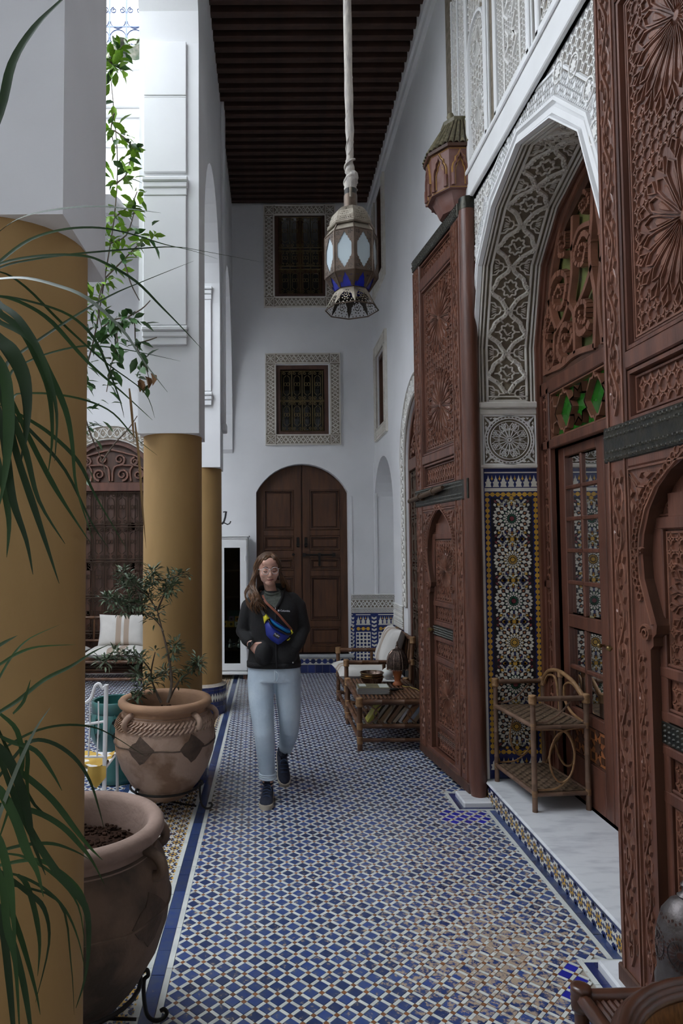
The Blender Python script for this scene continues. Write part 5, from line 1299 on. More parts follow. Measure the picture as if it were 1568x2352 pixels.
def carton(x,y,z,w,h,d,c,l):
    t=thing('small_carton',l,'box',(x,y,z),rnd.uniform(-.05,.05),'cartons in the white cabinet'); b=MB(); b.box(-w/2,w/2,-d/2,d/2,0,h,0,.002); b.build('carton_body',c,t); b=MB(lambda u,v,h_:(u,-d/2-h_,v)); b.poly(ngon(0,h*.5,8,w*.25,PI/8),0,.0006); b.build('carton_print',D.materials['dark_room'],t)
Y1=mat('carton_yellow',(.50,.30,.03),.5);Y2=mat('carton_purple',(.24,.12,.26),.5);Y3=mat('carton_orange',(.55,.22,.03),.5);Y4=mat('carton_white',(.6,.58,.5),.5)
carton(-.515,9.10,.67,.075,.075,.07,Y1,'yellow carton in the cabinet under the purple one'); carton(-.512,9.10,.745,.06,.06,.06,Y2,'purple carton on top of the yellow one in the cabinet')
carton(-.43,9.10,.67,.075,.07,.07,Y4,'white carton in the cabinet under the orange one'); carton(-.43,9.10,.74,.07,.065,.06,Y3,'orange carton on top of the white one in the cabinet')
carton(-.60,9.10,.67,.075,.075,.07,Y1,'yellow carton at left on cabinet shelf beside the column')
b=MB(); b.box(-.075,.13,-.005,.005,0,.20); b.build('teal_card',mat('teal_print',(.03,.09,.11),.6),label='dark teal card standing behind the cartons in the cabinet',cat='card',loc=(-.5,9.25,.67))
SIL=mat('silver',(.55,.56,.58),.2,metal=1)
for i,(x,l) in enumerate(((-.535,'silver teapot on low cabinet shelf nearer the column'),(-.415,'silver teapot on low cabinet shelf at the door frame'))):
    t=thing('silver_teapot',l,'teapot',(x,9.14,.37),0,'silver teapots in the white cabinet'); b=MB(); b.lathe([(.025,0),(.045,.02),(.052,.05),(.04,.08),(.022,.095),(.024,.1),(.012,.12),(.004,.14)],16); b.build('pot_body',SIL,t,60)
    b=MB(); b.tube([(.04,0,.04),(.075,0,.06),(.085,0,.095)],[.012,.008,.006],6); b.build('spout',SIL,t,60); b=MB(); b.tube(smoothpts([(-.04,0,.08),(-.08,0,.075),(-.075,0,.035),(-.045,0,.03)],3),.004,5); b.build('handle',SIL,t,60)

# ------------------------------------------------------------------ hanging lantern
LX,LY=.475,3.90
lt=thing('hanging_lantern','large pierced metal lantern with frosted and blue panes on a rope','lantern',(LX,LY,3.05))
LM=mat('pale_brass_sheet',(.30,.265,.21),.5,(.17,.14,.105),16,4,metal=.55,bump=.15,bs=50); LMB=mat('brown_brass_sheet',(.12,.085,.062),.45,(.075,.052,.038),14,3,metal=.6)
LWH=mat('frosted_glass',(.42,.50,.53),.35,(.36,.43,.47),5,2); LBL=mat('blue_lantern_glass',(.015,.03,.42),.12,(.01,.015,.25),6,2)
N8=8; LIN_=mat('shaded_lining',(.03,.024,.018),.8)  # inner faces coloured dark to stand for shade inside the lantern
def okt(r,z,a0=-PI/2): return [(r*cos(a0+2*PI*i/8),r*sin(a0+2*PI*i/8),z) for i in range(8)]
def face(r0,z0,r1,z1,i,th=0):
    # frame on one face of an octagonal frustum: u across [-.5,.5], v up [0,1]
    a0=-PI/2+2*PI*i/8;a1=a0+2*PI/8
    A=Vector((r0*cos(a0),r0*sin(a0),z0));B=Vector((r0*cos(a1),r0*sin(a1),z0));C_=Vector((r1*cos(a1),r1*sin(a1),z1));D_=Vector((r1*cos(a0),r1*sin(a0),z1))
    nn=(B-A).cross(D_-A).normalized()
    return lambda u,v,h:tuple((A*(.5-u)+B*(.5+u))*(1-v)+(D_*(.5-u)+C_*(.5+u))*v+nn*h)
def pierced(m,fr,holes,th=.0015,mat_=0):
    m.T=fr; m.slab(rect(-.5,.5,0,1),holes,0,th,mat_,bmat=1); m.T=None
def hl(cx,cy,rx,ry,a=0,n=6): return [(cx+rx*cos(2*PI*k/n)*cos(a)-ry*sin(2*PI*k/n)*sin(a),cy+(rx*cos(2*PI*k/n)*sin(a)+ry*sin(2*PI*k/n)*cos(a))) for k in range(n)]
# flared collar at the bottom
m=MB()
Hs=[hl(0,.52,.05,.06)]
for k in range(9): a=2*PI*k/9; Hs.append(hl(.13*cos(a),.52+.17*sin(a),.028,.06,a))
for k in range(9): a=2*PI*(k+.5)/9; Hs.append(hl(.235*cos(a),.52+.30*sin(a),.03,.05,a)) if abs(.235*cos(a))<.4 else None
for x,y in((-.34,.2),(.34,.2),(-.36,.34),(.36,.34),(-.28,.08),(.28,.08),(-.1,.09),(.1,.09),(-.33,.5),(.33,.5)): Hs.append(hl(x,y,.028,.04))
Hs=[h for h in Hs if h]
for i in range(8): pierced(m,face(.152,.003,.096,.108,i),Hs)
m.build('flared_collar',[LM,LIN_],lt)
m=MB(); m.tube(okt(.152,.003),.004,5,closed=True); m.tube(okt(.096,.108),.004,5,closed=True); m.build('collar_rim',LMB,lt)
def panes(name,r0,z0,r1,z1,mt,hole,fm):
    for i in range(8):
        f=face(r0*.985,z0,r1*.985,z1,i); p=MB(f); p.add([(-.48,.02,0),(.48,.02,0),(.48,.98,0),(-.48,.98,0)],[(0,1,2,3)]); p.build('pane',mt,lt)
    m=MB()
    for i in range(8): pierced(m,face(r0,z0,r1,z1,i),hole,.002)
    m.build(name,[fm,LIN_],lt)
def lobed(n=5):
    P=[]
    for sx,sy in((1,1),(-1,1),(-1,-1),(1,-1)):
        q=[(sx*x,.5+sy*y) for x,y in((.36,.02),(.36,.13),(.325,.185),(.265,.20),(.255,.25),(.19,.27),(.175,.32),(.105,.335),(.085,.38),(.03,.405),(0,.445))]
        if sx*sy<0: q=q[::-1]
        P+=q[:-1]
    return P
def ringh(cx,cy,r,k=5): return [hl(cx+r*cos(2*PI*j/k),cy+r*.42*sin(2*PI*j/k),.028,.016,0,4) for j in range(k)]
side=[lobed()]
for sx in(1,-1):
    for sy in(1,-1): side+=ringh(sx*.30,.5+sy*.41,.09); side+=[hl(sx*.30,.5+sy*.41,.025,.012,0,4),hl(sx*.37,.5+sy*.27,.02,.02,0,4),hl(sx*.385,.5+sy*.21,.015,.016,0,4)]
panes('fretwork',.150,.187,.150,.422,LWH,side,LMB)
low=[[(-.30,.06),(.30,.06),(.27,.28),(.19,.42),(.15,.58),(.06,.72),(0,.92),(-.06,.72),(-.15,.58),(-.19,.42),(-.27,.28)]]
for sx in(1,-1): low+=ringh(sx*.31,.70,.07)+ringh(sx*.30,.32,.06)
panes('lower_fretwork',.100,.110,.150,.187,LBL,low,LMB)
m=MB()
for i in range(8):
    a=-PI/2+2*PI*i/8; f=lambda r,z:(r*cos(a),r*sin(a),z)
    m.tube([f(.10,.110),f(.151,.187),f(.151,.422),f(.125,.466)],.005,5)
for r,z in((.151,.187),(.151,.422)): m.tube(okt(r,z),.0045,5,closed=True)
m.build('edge_bars',LMB,lt)
m=MB()
for i in range(8): pierced(m,face(.151,.422,.118,.470,i),[])
m.build('shoulder',[LM,LIN_],lt)
m=MB()
for k in range(2): m.tube(okt(.128,.474+.010*k),.010-.002*k,8,closed=True)
m.build('rolled_collar',LM,lt,40)
dome=[(.122,.478),(.121,.515),(.108,.550),(.082,.580),(.045,.598)]
m=MB()
for j in range(4):
    (r0,z0),(r1,z1)=dome[j],dome[j+1]
    hh=[[hl(x,.5,.03,.09) for x in(-.33,-.2,-.07,.07,.2,.33)]+[hl(x,.2,.025,.06) for x in(-.27,-.13,0,.13,.27)]+[hl(x,.8,.02,.07,0) for x in(-.3,0,.3)],
        [hl(x,y,.025,.10,a) for x,y,a in((-.3,.3,.6),(-.18,.25,.4),(-.06,.22,.1),(.06,.22,-.1),(.18,.25,-.4),(.3,.3,-.6),(-.25,.65,1.0),(.25,.65,-1.0),(-.1,.6,.2),(.1,.6,-.2))],
        [hl(0,.25,.07,.14)]+[hl(.2*cos(t),.25+.45*sin(t),.02,.08,t-PI/2) for t in(0,.5,1,1.57,2.1,2.6,3.14)],[]][j]
    for i in range(8): pierced(m,face(r0,z0,r1,z1,i),hh)
m.build('dome',[LM,LIN_],lt)
m=MB(); m.lathe([(.0,.40),(.03,.40),(.04,.45),(.0,.455)],12); m.build('dome_lining',DARK,lt)
m=MB(); m.lathe([(.046,.596),(.040,.60),(.039,.675),(.033,.68)],16,cap=True); m.build('neck',LMB,lt,40)
m=MB(); m.lathe([(.036,.676),(.036,.708),(.030,.71)],14,cap=True); m.build('neck_collar',BLK,lt,40)
m=MB(); m.box(-.010,.004,-.048,-.042,.645,.705,0,.003); m.build('hanging_tag',LM,lt)
# rope wrapped in cloth
rp=thing('lantern_rope','pale cloth wrapped rope holding the big lantern','rope',(LX,LY,3.76))
ROPE=mat('rope_cloth',(.50,.46,.40),.9,(.36,.33,.31),40,4,stretch=(1,1,.35),bump=.5,bs=90)
P=[(0,0,0),(.0,0,.03),(.006,0,.06),(.012,0,.085),(-.004,0,.11),(.004,0,.135),(-.006,0,.16),(0,0,.20),(.0,0,.35),(-.004,0,.7),(-.006,0,1.2),(-.010,0,1.8),(-.012,0,2.74)]
m=MB(); m.tube(smoothpts(P,3),[(.036 if i<4 else .040 if i<7 else .036 if i<10 else .026 if i<15 else .021 if i<21 else .020 if i<24 else .024)*(1+.08*sin(i*2.7)) for i in range(37)],12); m.build('rope_core',ROPE,rp,60)
m=MB()
for k,(z0,z1,tw) in enumerate(((.0,.2,2.2),(.2,2.74,9),(.2,2.74,9.5))):
    pts=[]
    for i in range(60): t=i/59; z=z0+(z1-z0)*t; a=2*PI*tw*t+k*2.1; rr=(.037-.012*t) if k==0 else .0215; pts.append((rr*cos(a)-.004*min(1,z),rr*sin(a),z))
    m.tube(pts,.007 if k==0 else .0035,5)
m.build('rope_strands',mat('blue_grey_thread',(.22,.23,.32),.9) if 0 else ROPE,rp,60)

# ------------------------------------------------------------------ roofed pivot box above the far gate leaf
px_=thing('pivot_box','painted wooden box with small green tiled roof above the far gate leaf','wall box',(XW,4.985,4.12))
PAI=mat('faded_red_paint',(.15,.055,.037),.6,(.19,.10,.085),10,4,bump=.15,bs=50); GOLD=mat('gold_line',(.36,.19,.05),.55); GT=mat('olive_roof_tile',(.10,.09,.045),.5,(.20,.17,.11),25,3,isl=.35)
def plan(k,g=0): return [(0,-.20*k-g),(-.155*k-g*.6,-.20*k-g),(-.25*k-g,-.075*k-g*.4),(-.25*k-g,.075*k+g*.4),(-.155*k-g*.6,.20*k+g),(0,.20*k+g)]
def prism(m,p0,z0,p1,z1,mt=0):
    n=len(p0); m.add([(*p,z0) for p in p0]+[(*p,z1) for p in p1],[(i,(i+1)%n,n+(i+1)%n,n+i) for i in range(n)]+[list(range(n))[::-1],list(range(n,2*n))],mt)
m=MB(); prism(m,plan(.66),0,plan(.86),.12); m.build('lower_tier',PAI,px_)
m=MB(); prism(m,plan(1),.12,plan(1),.42); m.build('upper_tier',PAI,px_)
m=MB(); prism(m,plan(1,.022),.415,plan(1,.026),.435); m.build('eave',WDD,px_)
m=MB(); prism(m,plan(1,.02),.435,plan(.52),.675); m.build('roof',WDD,px_)
m=MB(); prism(m,plan(.54,.01),.665,plan(.54,.012),.695); m.build('ridge_cap',GT,px_)
m=MB(); m.lathe([(.035,.695),(.042,.715),(.03,.735),(.016,.74),(.028,.762),(.02,.785),(.0,.792)],12,(-.085,0,0)); m.build('finial',GT,px_,50)
A=plan(1)
for i in range(5):
    a,b=Vector((*A[i],0)),Vector((*A[i+1],0)); e=(b-a); L=e.length; e.normalize(); nn=Vector((e.y,-e.x,0))
    if nn.dot((a+b)/2-Vector((-.1,0,0)))<0: nn=-nn
    f=lambda u,v,h,a=a,e=e,nn=nn:tuple(a+e*u+nn*h+Vector((0,0,v)))
    q=MB(f); w2=min(L*.36,.085); c=L/2
    arch=[(c-w2,.145),(c-w2,.27),(c-w2*.85,.30),(c-w2*.6,.315),(c-w2*.55,.345),(c-w2*.25,.36),(c,.395),(c+w2*.25,.36),(c+w2*.55,.345),(c+w2*.6,.315),(c+w2*.85,.30),(c+w2,.27),(c+w2,.145)]
    q.strip(arch,.012,.012,0); q.strip([(c+(x-c)*.62,.145+(y-.145)*.82) for x,y in arch],.008,.006,0); q.strip([(0.004,.408),(L-.004,.408)],.006,.004,0); q.strip([(.004,.128),(L-.004,.128)],.006,.004,0)
    q.build('gold_tracery',GOLD,px_)
    q=MB(f); q.strip([(c+(x-c)*.84,.145+(y-.145)*.93) for x,y in arch],.016,.022,0)
    for s in(-1,1): q.tube([(c+s*w2*.95,.135,.012),(c+s*w2*.95,.19,.014),(c+s*w2*.95,.22,.010)],[.014,.012,.015],6)
    q.build('niche_arch',PAI,px_)
T8=MB(); n=6; V=[]
for y,r in((0,1.0),(1,.82)):
    for rr in(r,r*.7): V+=[(rr*cos(PI*k/n),y,rr*sin(PI*k/n)) for k in range(n+1)]
F=[]
for k in range(n): F+=[(k,k+1,2*(n+1)+k+1,2*(n+1)+k),(k+1,k,n+1+k,n+2+k)]
T8.add(V,F); tme=T8.mesh('roof_tile',GT,60)
B=plan(1,.02); Cc=plan(.52)
for i in range(4):
    b0,b1=Vector((*B[i],.437)),Vector((*B[i+1],.437)); c0,c1=Vector((*Cc[i],.677)),Vector((*Cc[i+1],.677))
    n=max(3,round((b1-b0).length/.042))
    for j in range(n):
        s=(j+.5)/n; p0=b0.lerp(b1,s); p1=c0.lerp(c1,s); d=p1-p0; w0=(b1-b0).length/n; w1=(c1-c0).length/n
        for k in range(8):
            a=p0+d*(k/8); yv=d.normalized(); xv=(b1-b0).normalized(); xv=(xv-yv*xv.dot(yv)).normalized(); zv=xv.cross(yv)
            if zv.z<0: xv=-xv; zv=-zv
            w=(w0+(w1-w0)*k/8)*.44; M=Matrix((xv*w,yv*(d.length/8*1.15),zv*w*.9)).transposed().to_4x4(); M.translation=a+zv*.003
            o=D.objects.new('roof_tile',tme); COL.objects.link(o); o.parent=px_; o.matrix_local=M
# ------------------------------------------------------------------ big terracotta pots
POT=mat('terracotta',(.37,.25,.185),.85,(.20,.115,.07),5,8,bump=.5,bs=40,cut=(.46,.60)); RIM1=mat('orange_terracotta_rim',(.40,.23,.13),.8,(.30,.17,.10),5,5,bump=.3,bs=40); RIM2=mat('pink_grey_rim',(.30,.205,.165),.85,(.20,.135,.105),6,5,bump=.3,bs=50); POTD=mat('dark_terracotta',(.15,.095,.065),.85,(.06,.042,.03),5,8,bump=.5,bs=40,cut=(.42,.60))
PATCH=mat('dark_patch',(.10,.065,.045),.9,(.065,.042,.03),20,3,bump=.4,bs=60); SOIL=mat('dark_soil',(.035,.018,.012),1,(.018,.010,.007),40,4,bump=.8,bs=60,spec=.05)
PROF=[(.0,.06),(.13,.06),(.16,.085),(.225,.16),(.285,.26),(.318,.36),(.326,.43),(.322,.50),(.305,.56),(.278,.603),(.268,.625),(.272,.64),(.297,.650),(.306,.665),(.305,.683),(.294,.697),(.275,.700),(.256,.694),(.247,.675),(.24,.62),(.24,.55)]
def prof_r(z):
    for (r0,z0),(r1,z1) in zip(PROF[1:13],PROF[2:13]):
        if z0<=z<=z1: return r0+(r1-r0)*(z-z0)/(z1-z0+1e-9)
    return .27
def bigpot(label,loc,rz,sc,mt,plain=False):
    t=thing('terracotta_pot',label,'plant pot',loc,rz); t.scale=(sc,)*3
    m=MB(); m.lathe(PROF[:10],48); m.build('pot_body',mt,t,60); m=MB(); m.lathe(PROF[9:],48); m.build('rim',RIM2 if plain else RIM1,t,60)
    SF=lambda u,v,h:((prof_r(v)+h)*cos(u),(prof_r(v)+h)*sin(u),v)
    m=MB(SF); n=64
    for z0 in(.545,.578):
        if plain: break
        for i in range(n):
            a=2*PI*i/n; m.strip([(a-.07,z0-.013),(a-.025,z0-.006),(a+.03,z0+.007),(a+.06,z0+.013)],.013,.016,-.003)
    m.strip([(2*PI*i/48,.612) for i in range(49)],.008,.006,-.002); m.build('rope_moulding',mt,t,60) if not plain else m.build('ring_moulding',mt,t,60)
    for a in(-1.90,-.86,.3,1.7):
        m=MB(SF)
        m.strip([(a-.18,.43),(a-.10,.475),(a,.525),(a+.10,.485),(a+.19,.44),(a+.1,.385),(a,.345),(a-.09,.385)],.001,.001,0,True) if 0 else m.fanpoly([(a-.28,.435),(a-.18,.470),(a-.10,.482),(a-.03,.520),(a+.06,.502),(a+.16,.475),(a+.28,.44),(a+.16,.395),(a+.06,.362),(a-.03,.345),(a-.11,.375),(a-.19,.395)],-.004,.004)
        m.build('diamond_patch',PATCH,t)
    m=MB(SF); m.strip([(2*PI*i/60,.43+.004*sin(i)) for i in range(61)],.012,.006,-.004); m.build('rib',PATCH if not plain else mt,t,60)
    for a in(-2.27,-.72,.15,1.7):
        m=MB(); ca,sa=cos(a),sin(a); pts=[(r*ca,r*sa,z) for r,z in((.272,.63),(.312,.615),(.335,.585),(.328,.555),(.296,.545))]; m.tube(smoothpts(pts,3),.019,8); m.build('ear_handle',mt,t,60)
    m=MB(); m.lathe([(.0,.585),(.12,.59),(.242,.578)],24)
    for i in range(480): a=rnd.uniform(0,6.28); q=.235*math.sqrt(rnd.random()); e=rnd.uniform(.004,.011); m.ell((q*cos(a),q*sin(a),.590),(e,e*rnd.uniform(.6,1.5),e*.7),5,3)
    m.build('soil',SOIL,t)
    return t
def stand(label,loc,rz,sc):
    t=thing('pot_stand',label,'plant stand',loc,rz); t.scale=(sc,)*3
    m=MB(); m.tube([(.225*cos(2*PI*i/28),.225*sin(2*PI*i/28),.150) for i in range(28)],.008,6,closed=True); m.build('ring',BLK,t,60)
    m=MB()
    for i in range(3):
        a=2*PI*i/3; m.tube([(0,0,.045),(.21*cos(a),.21*sin(a),.02)],.006,5)
    m.build('brace',BLK,t,60)
    for i in range(3):
        a=2*PI*i/3; f=lambda r,z:(r*cos(a),r*sin(a),z)
        m=MB(); m.tube(smoothpts([f(.225,.175),f(.245,.185),f(.25,.165),f(.236,.15),f(.235,.10),f(.245,.035),f(.27,.010),f(.30,.012),f(.315,.03),f(.305,.045),f(.293,.04)],4),.0075,6); m.build('leg',BLK,t,60)
    return t
bigpot('large terracotta pot with twisted rope bands holding the olive shrub',(-.70,4.63,.02),.0,1.0,POT)
stand('black wrought iron stand under the pot with the olive shrub',(-.70,4.63,0),R(-8),1.0)
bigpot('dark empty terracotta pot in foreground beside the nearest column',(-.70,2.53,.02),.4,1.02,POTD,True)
stand('black wrought iron stand under the dark foreground pot',(-.70,2.53,0),R(8),1.02)
# ------------------------------------------------------------------ olive shrub
LFO=mat('olive_leaf',(.055,.09,.04),.5,(.10,.13,.075),14,2,isl=.4); BRK=mat('grey_bark',(.15,.115,.085),.9,(.09,.065,.05),30,3)
DR1=[([(-0.414,0.95,2.215),(-0.383,0.96,2.321),(-0.37,0.97,2.404),(-0.341,0.98,2.467),(-0.306,0.99,2.515),(-0.277,1.0,2.557)],0.0092),([(-0.47,1.1,2.173),(-0.416,1.05,2.193),(-0.358,1.0,2.192),(-0.285,0.95,2.178),(-0.224,0.9,2.155),(-0.173,0.85,2.126),(-0.127,0.8,2.096)],0.0042),([(-0.498,1.15,2.142),(-0.47,1.188,2.203),(-0.43,1.225,2.259),(-0.378,1.262,2.295),(-0.323,1.3,2.315),(-0.272,1.337,2.32),(-0.209,1.375,2.315),(-0.16,1.413,2.319),(-0.108,1.45,2.316)],0.0053),([(-0.498,1.15,2.142),(-0.474,1.2,2.197),(-0.43,1.25,2.233),(-0.372,1.3,2.264),(-0.274,1.35,2.295),(-0.194,1.4,2.321),(-0.136,1.45,2.333),(-0.016,1.5,2.33)],0.0042),([(-0.498,1.15,2.15),(-0.462,1.169,2.191),(-0.394,1.188,2.213),(-0.33,1.206,2.22),(-0.296,1.225,2.215),(-0.244,1.244,2.189),(-0.199,1.262,2.147),(-0.161,1.281,2.111),(-0.127,1.3,2.077)],0.0053),([(-0.467,1.15,1.986),(-0.451,1.183,2.024),(-0.432,1.217,2.057),(-0.373,1.25,2.115),(-0.301,1.283,2.175),(-0.242,1.317,2.217),(-0.149,1.35,2.27)],0.0046),([(-0.463,1.1,2.13),(-0.426,1.079,2.129),(-0.377,1.057,2.121),(-0.323,1.036,2.101),(-0.271,1.014,2.073),(-0.214,0.993,2.019),(-0.178,0.971,1.965),(-0.141,0.95,1.916)],0.0042),([(-0.491,1.15,2.12),(-0.461,1.167,2.133),(-0.422,1.183,2.124),(-0.381,1.2,2.098),(-0.324,1.217,2.033),(-0.265,1.233,1.981),(-0.213,1.25,1.933)],0.0053),([(-0.504,1.2,2.138),(-0.479,1.214,2.151),(-0.422,1.229,2.144),(-0.363,1.243,2.125),(-0.323,1.257,2.088),(-0.298,1.271,2.031),(-0.28,1.286,1.977),(-0.275,1.3,1.947)],0.0039),([(-0.471,1.12,2.116),(-0.434,1.1,2.094),(-0.398,1.08,2.066),(-0.363,1.06,2.018),(-0.336,1.04,1.965),(-0.316,1.02,1.901),(-0.312,1.0,1.827)],0.007),([(-0.47,1.12,2.087),(-0.438,1.11,2.069),(-0.384,1.1,2.037),(-0.352,1.09,1.984),(-0.321,1.08,1.919),(-0.307,1.07,1.863),(-0.297,1.06,1.794),(-0.268,1.05,1.713)],0.006),([(-0.479,1.2,1.983),(-0.462,1.233,2.022),(-0.418,1.267,2.059),(-0.354,1.3,2.085),(-0.295,1.333,2.09),(-0.233,1.367,2.086),(-0.181,1.4,2.082)],0.0035),([(-0.471,1.2,1.964),(-0.453,1.233,1.979),(-0.401,1.267,1.986),(-0.345,1.3,1.98),(-0.303,1.333,1.962),(-0.267,1.367,1.92),(-0.229,1.4,1.889)],0.0039),([(-0.454,1.1,1.995),(-0.424,1.08,1.955),(-0.396,1.06,1.902),(-0.368,1.04,1.845),(-0.341,1.02,1.771),(-0.296,1.0,1.707)],0.0063),([(-0.451,1.15,1.942),(-0.411,1.16,1.921),(-0.37,1.17,1.893),(-0.328,1.18,1.849),(-0.3,1.19,1.79),(-0.249,1.2,1.7)],0.0042),([(-0.433,1.05,1.954),(-0.407,1.036,1.904),(-0.39,1.022,1.836),(-0.375,1.008,1.771),(-0.35,0.994,1.713),(-0.335,0.98,1.664)],0.007),([(-0.426,1.05,1.968),(-0.402,1.04,1.918),(-0.377,1.03,1.837),(-0.347,1.02,1.758),(-0.324,1.01,1.7),(-0.304,1.0,1.65)],0.006),([(-0.441,1.05,2.049),(-0.41,1.04,2.019),(-0.386,1.03,1.996),(-0.365,1.02,1.953),(-0.355,1.01,1.905),(-0.354,1.0,1.852)],0.0127),([(-0.426,1.12,1.957),(-0.395,1.115,1.891),(-0.357,1.11,1.819),(-0.327,1.105,1.77),(-0.284,1.1,1.707)],0.0049),([(-0.476,1.15,2.112),(-0.45,1.142,2.094),(-0.41,1.133,2.062),(-0.382,1.125,2.015),(-0.359,1.117,1.956),(-0.35,1.108,1.883),(-0.354,1.1,1.818)],0.0077),([(-0.427,1.05,2.008),(-0.401,1.038,1.964),(-0.389,1.025,1.896),(-0.387,1.012,1.822),(-0.391,1.0,1.764)],0.0106),([(-0.455,1.1,2.052),(-0.421,1.088,2.019),(-0.388,1.075,1.967),(-0.376,1.062,1.902),(-0.381,1.05,1.82)],0.0085),([(-0.425,1.05,1.874),(-0.404,1.033,1.818),(-0.384,1.017,1.745),(-0.38,1.0,1.688)],0.0056),([(-0.513,1.2,2.177),(-0.481,1.217,2.196),(-0.44,1.233,2.174),(-0.381,1.25,2.115),(-0.305,1.267,2.046),(-0.235,1.283,1.993),(-0.217,1.3,1.946)],0.0032),([(-0.486,1.2,1.952),(-0.452,1.21,1.935),(-0.416,1.22,1.901),(-0.365,1.23,1.84),(-0.32,1.24,1.747),(-0.291,1.25,1.7)],0.0042)]
DR2=[([(-0.446,1.1,1.428),(-0.432,1.117,1.441),(-0.41,1.133,1.455),(-0.373,1.15,1.485),(-0.334,1.167,1.504),(-0.301,1.183,1.525),(-0.278,1.2,1.535)],0.0046),([(-0.453,1.1,1.503),(-0.431,1.113,1.517),(-0.408,1.125,1.532),(-0.378,1.137,1.541),(-0.321,1.15,1.542)],0.0032),([(-0.454,1.1,1.53),(-0.427,1.1,1.549),(-0.399,1.1,1.564)],0.0042),([(-0.439,1.1,1.469),(-0.436,1.125,1.495),(-0.423,1.15,1.528),(-0.405,1.175,1.55),(-0.362,1.2,1.57)],0.0025),([(-0.472,1.15,1.353),(-0.46,1.192,1.359),(-0.421,1.233,1.378),(-0.38,1.275,1.38),(-0.337,1.317,1.366),(-0.306,1.358,1.338),(-0.254,1.4,1.288)],0.0028),([(-0.41,1.05,1.275),(-0.399,1.038,1.312),(-0.37,1.025,1.382),(-0.34,1.012,1.44),(-0.315,1.0,1.474)],0.0039),([(-0.471,1.15,1.297),(-0.446,1.157,1.329),(-0.405,1.164,1.378),(-0.37,1.171,1.379),(-0.331,1.179,1.351),(-0.306,1.186,1.31),(-0.292,1.193,1.261),(-0.285,1.2,1.226)],0.0039),([(-0.452,1.1,1.388),(-0.428,1.108,1.369),(-0.388,1.117,1.339),(-0.349,1.125,1.3),(-0.314,1.133,1.25),(-0.294,1.142,1.219),(-0.275,1.15,1.195)],0.0056),([(-0.444,1.1,1.301),(-0.427,1.108,1.299),(-0.374,1.117,1.285),(-0.334,1.125,1.259),(-0.306,1.133,1.225),(-0.289,1.142,1.196),(-0.272,1.15,1.157)],0.0049),([(-0.425,1.1,1.408),(-0.408,1.1,1.399),(-0.369,1.1,1.385),(-0.342,1.1,1.35),(-0.327,1.1,1.323)],0.0042),([(-0.431,1.1,1.388),(-0.416,1.094,1.36),(-0.392,1.088,1.309),(-0.362,1.081,1.258),(-0.324,1.075,1.208),(-0.282,1.069,1.164),(-0.274,1.062,1.111),(-0.278,1.056,1.064),(-0.289,1.05,1.027)],0.0063),([(-0.457,1.12,1.193),(-0.432,1.125,1.199),(-0.378,1.13,1.205),(-0.342,1.135,1.186),(-0.307,1.14,1.15),(-0.297,1.145,1.107),(-0.296,1.15,1.055)],0.0035),([(-0.436,1.1,1.208),(-0.417,1.1,1.197),(-0.38,1.1,1.17),(-0.353,1.1,1.144),(-0.345,1.1,1.091),(-0.365,1.1,1.004)],0.0042),([(-0.428,1.08,1.237),(-0.412,1.074,1.209),(-0.393,1.068,1.16),(-0.372,1.062,1.112),(-0.351,1.056,1.052),(-0.341,1.05,1.018)],0.0049),([(-0.416,1.05,1.237),(-0.395,1.038,1.213),(-0.382,1.025,1.157),(-0.365,1.012,1.115),(-0.353,1.0,1.022)],0.0063),([(-0.462,1.15,1.172),(-0.446,1.162,1.155),(-0.354,1.175,1.119),(-0.336,1.188,1.014),(-0.333,1.2,0.92)],0.0021),([(-0.463,1.15,1.2),(-0.445,1.16,1.206),(-0.406,1.17,1.212),(-0.365,1.18,1.209),(-0.33,1.19,1.192),(-0.309,1.2,1.174)],0.0032),([(-0.402,1.12,1.186),(-0.386,1.115,1.174),(-0.37,1.11,1.133),(-0.361,1.105,1.088),(-0.362,1.1,1.043)],0.0049),([(-0.437,1.08,1.407),(-0.417,1.08,1.394),(-0.396,1.08,1.364),(-0.376,1.08,1.308),(-0.365,1.08,1.256),(-0.345,1.08,1.204)],0.0085),([(-0.424,1.05,1.351),(-0.401,1.04,1.345),(-0.374,1.03,1.308),(-0.354,1.02,1.268),(-0.335,1.01,1.242),(-0.322,1.0,1.211)],0.0077),([(-0.417,1.05,1.288),(-0.399,1.038,1.271),(-0.381,1.025,1.23),(-0.369,1.012,1.181),(-0.36,1.0,1.128)],0.007),([(-0.415,1.05,1.193),(-0.397,1.038,1.168),(-0.382,1.025,1.114),(-0.367,1.012,1.03),(-0.36,1.0,0.998)],0.0063),([(-0.384,1.1,1.401),(-0.381,1.1,1.371),(-0.382,1.1,1.341),(-0.376,1.1,1.294)],0.0042),([(-0.455,1.15,1.179),(-0.413,1.15,1.172),(-0.37,1.15,1.151),(-0.335,1.15,1.117),(-0.313,1.15,1.069),(-0.299,1.15,1.007)],0.0025),([(-0.442,1.15,1.207),(-0.399,1.15,1.2),(-0.349,1.15,1.168),(-0.314,1.15,1.123),(-0.302,1.15,1.055)],0.0025),([(-0.425,1.1,1.442),(-0.398,1.1,1.415),(-0.39,1.1,1.361),(-0.41,1.1,1.294),(-0.429,1.1,1.235)],0.0046),([(-0.405,1.1,1.442),(-0.388,1.1,1.462),(-0.378,1.1,1.495)],0.0035),([(-0.432,1.1,1.428),(-0.41,1.117,1.363),(-0.38,1.133,1.289),(-0.343,1.15,1.255)],0.0032),([(-0.415,1.05,1.174),(-0.384,1.038,1.143),(-0.36,1.025,1.089),(-0.343,1.012,1.03),(-0.335,1.0,0.998)],0.0053)]
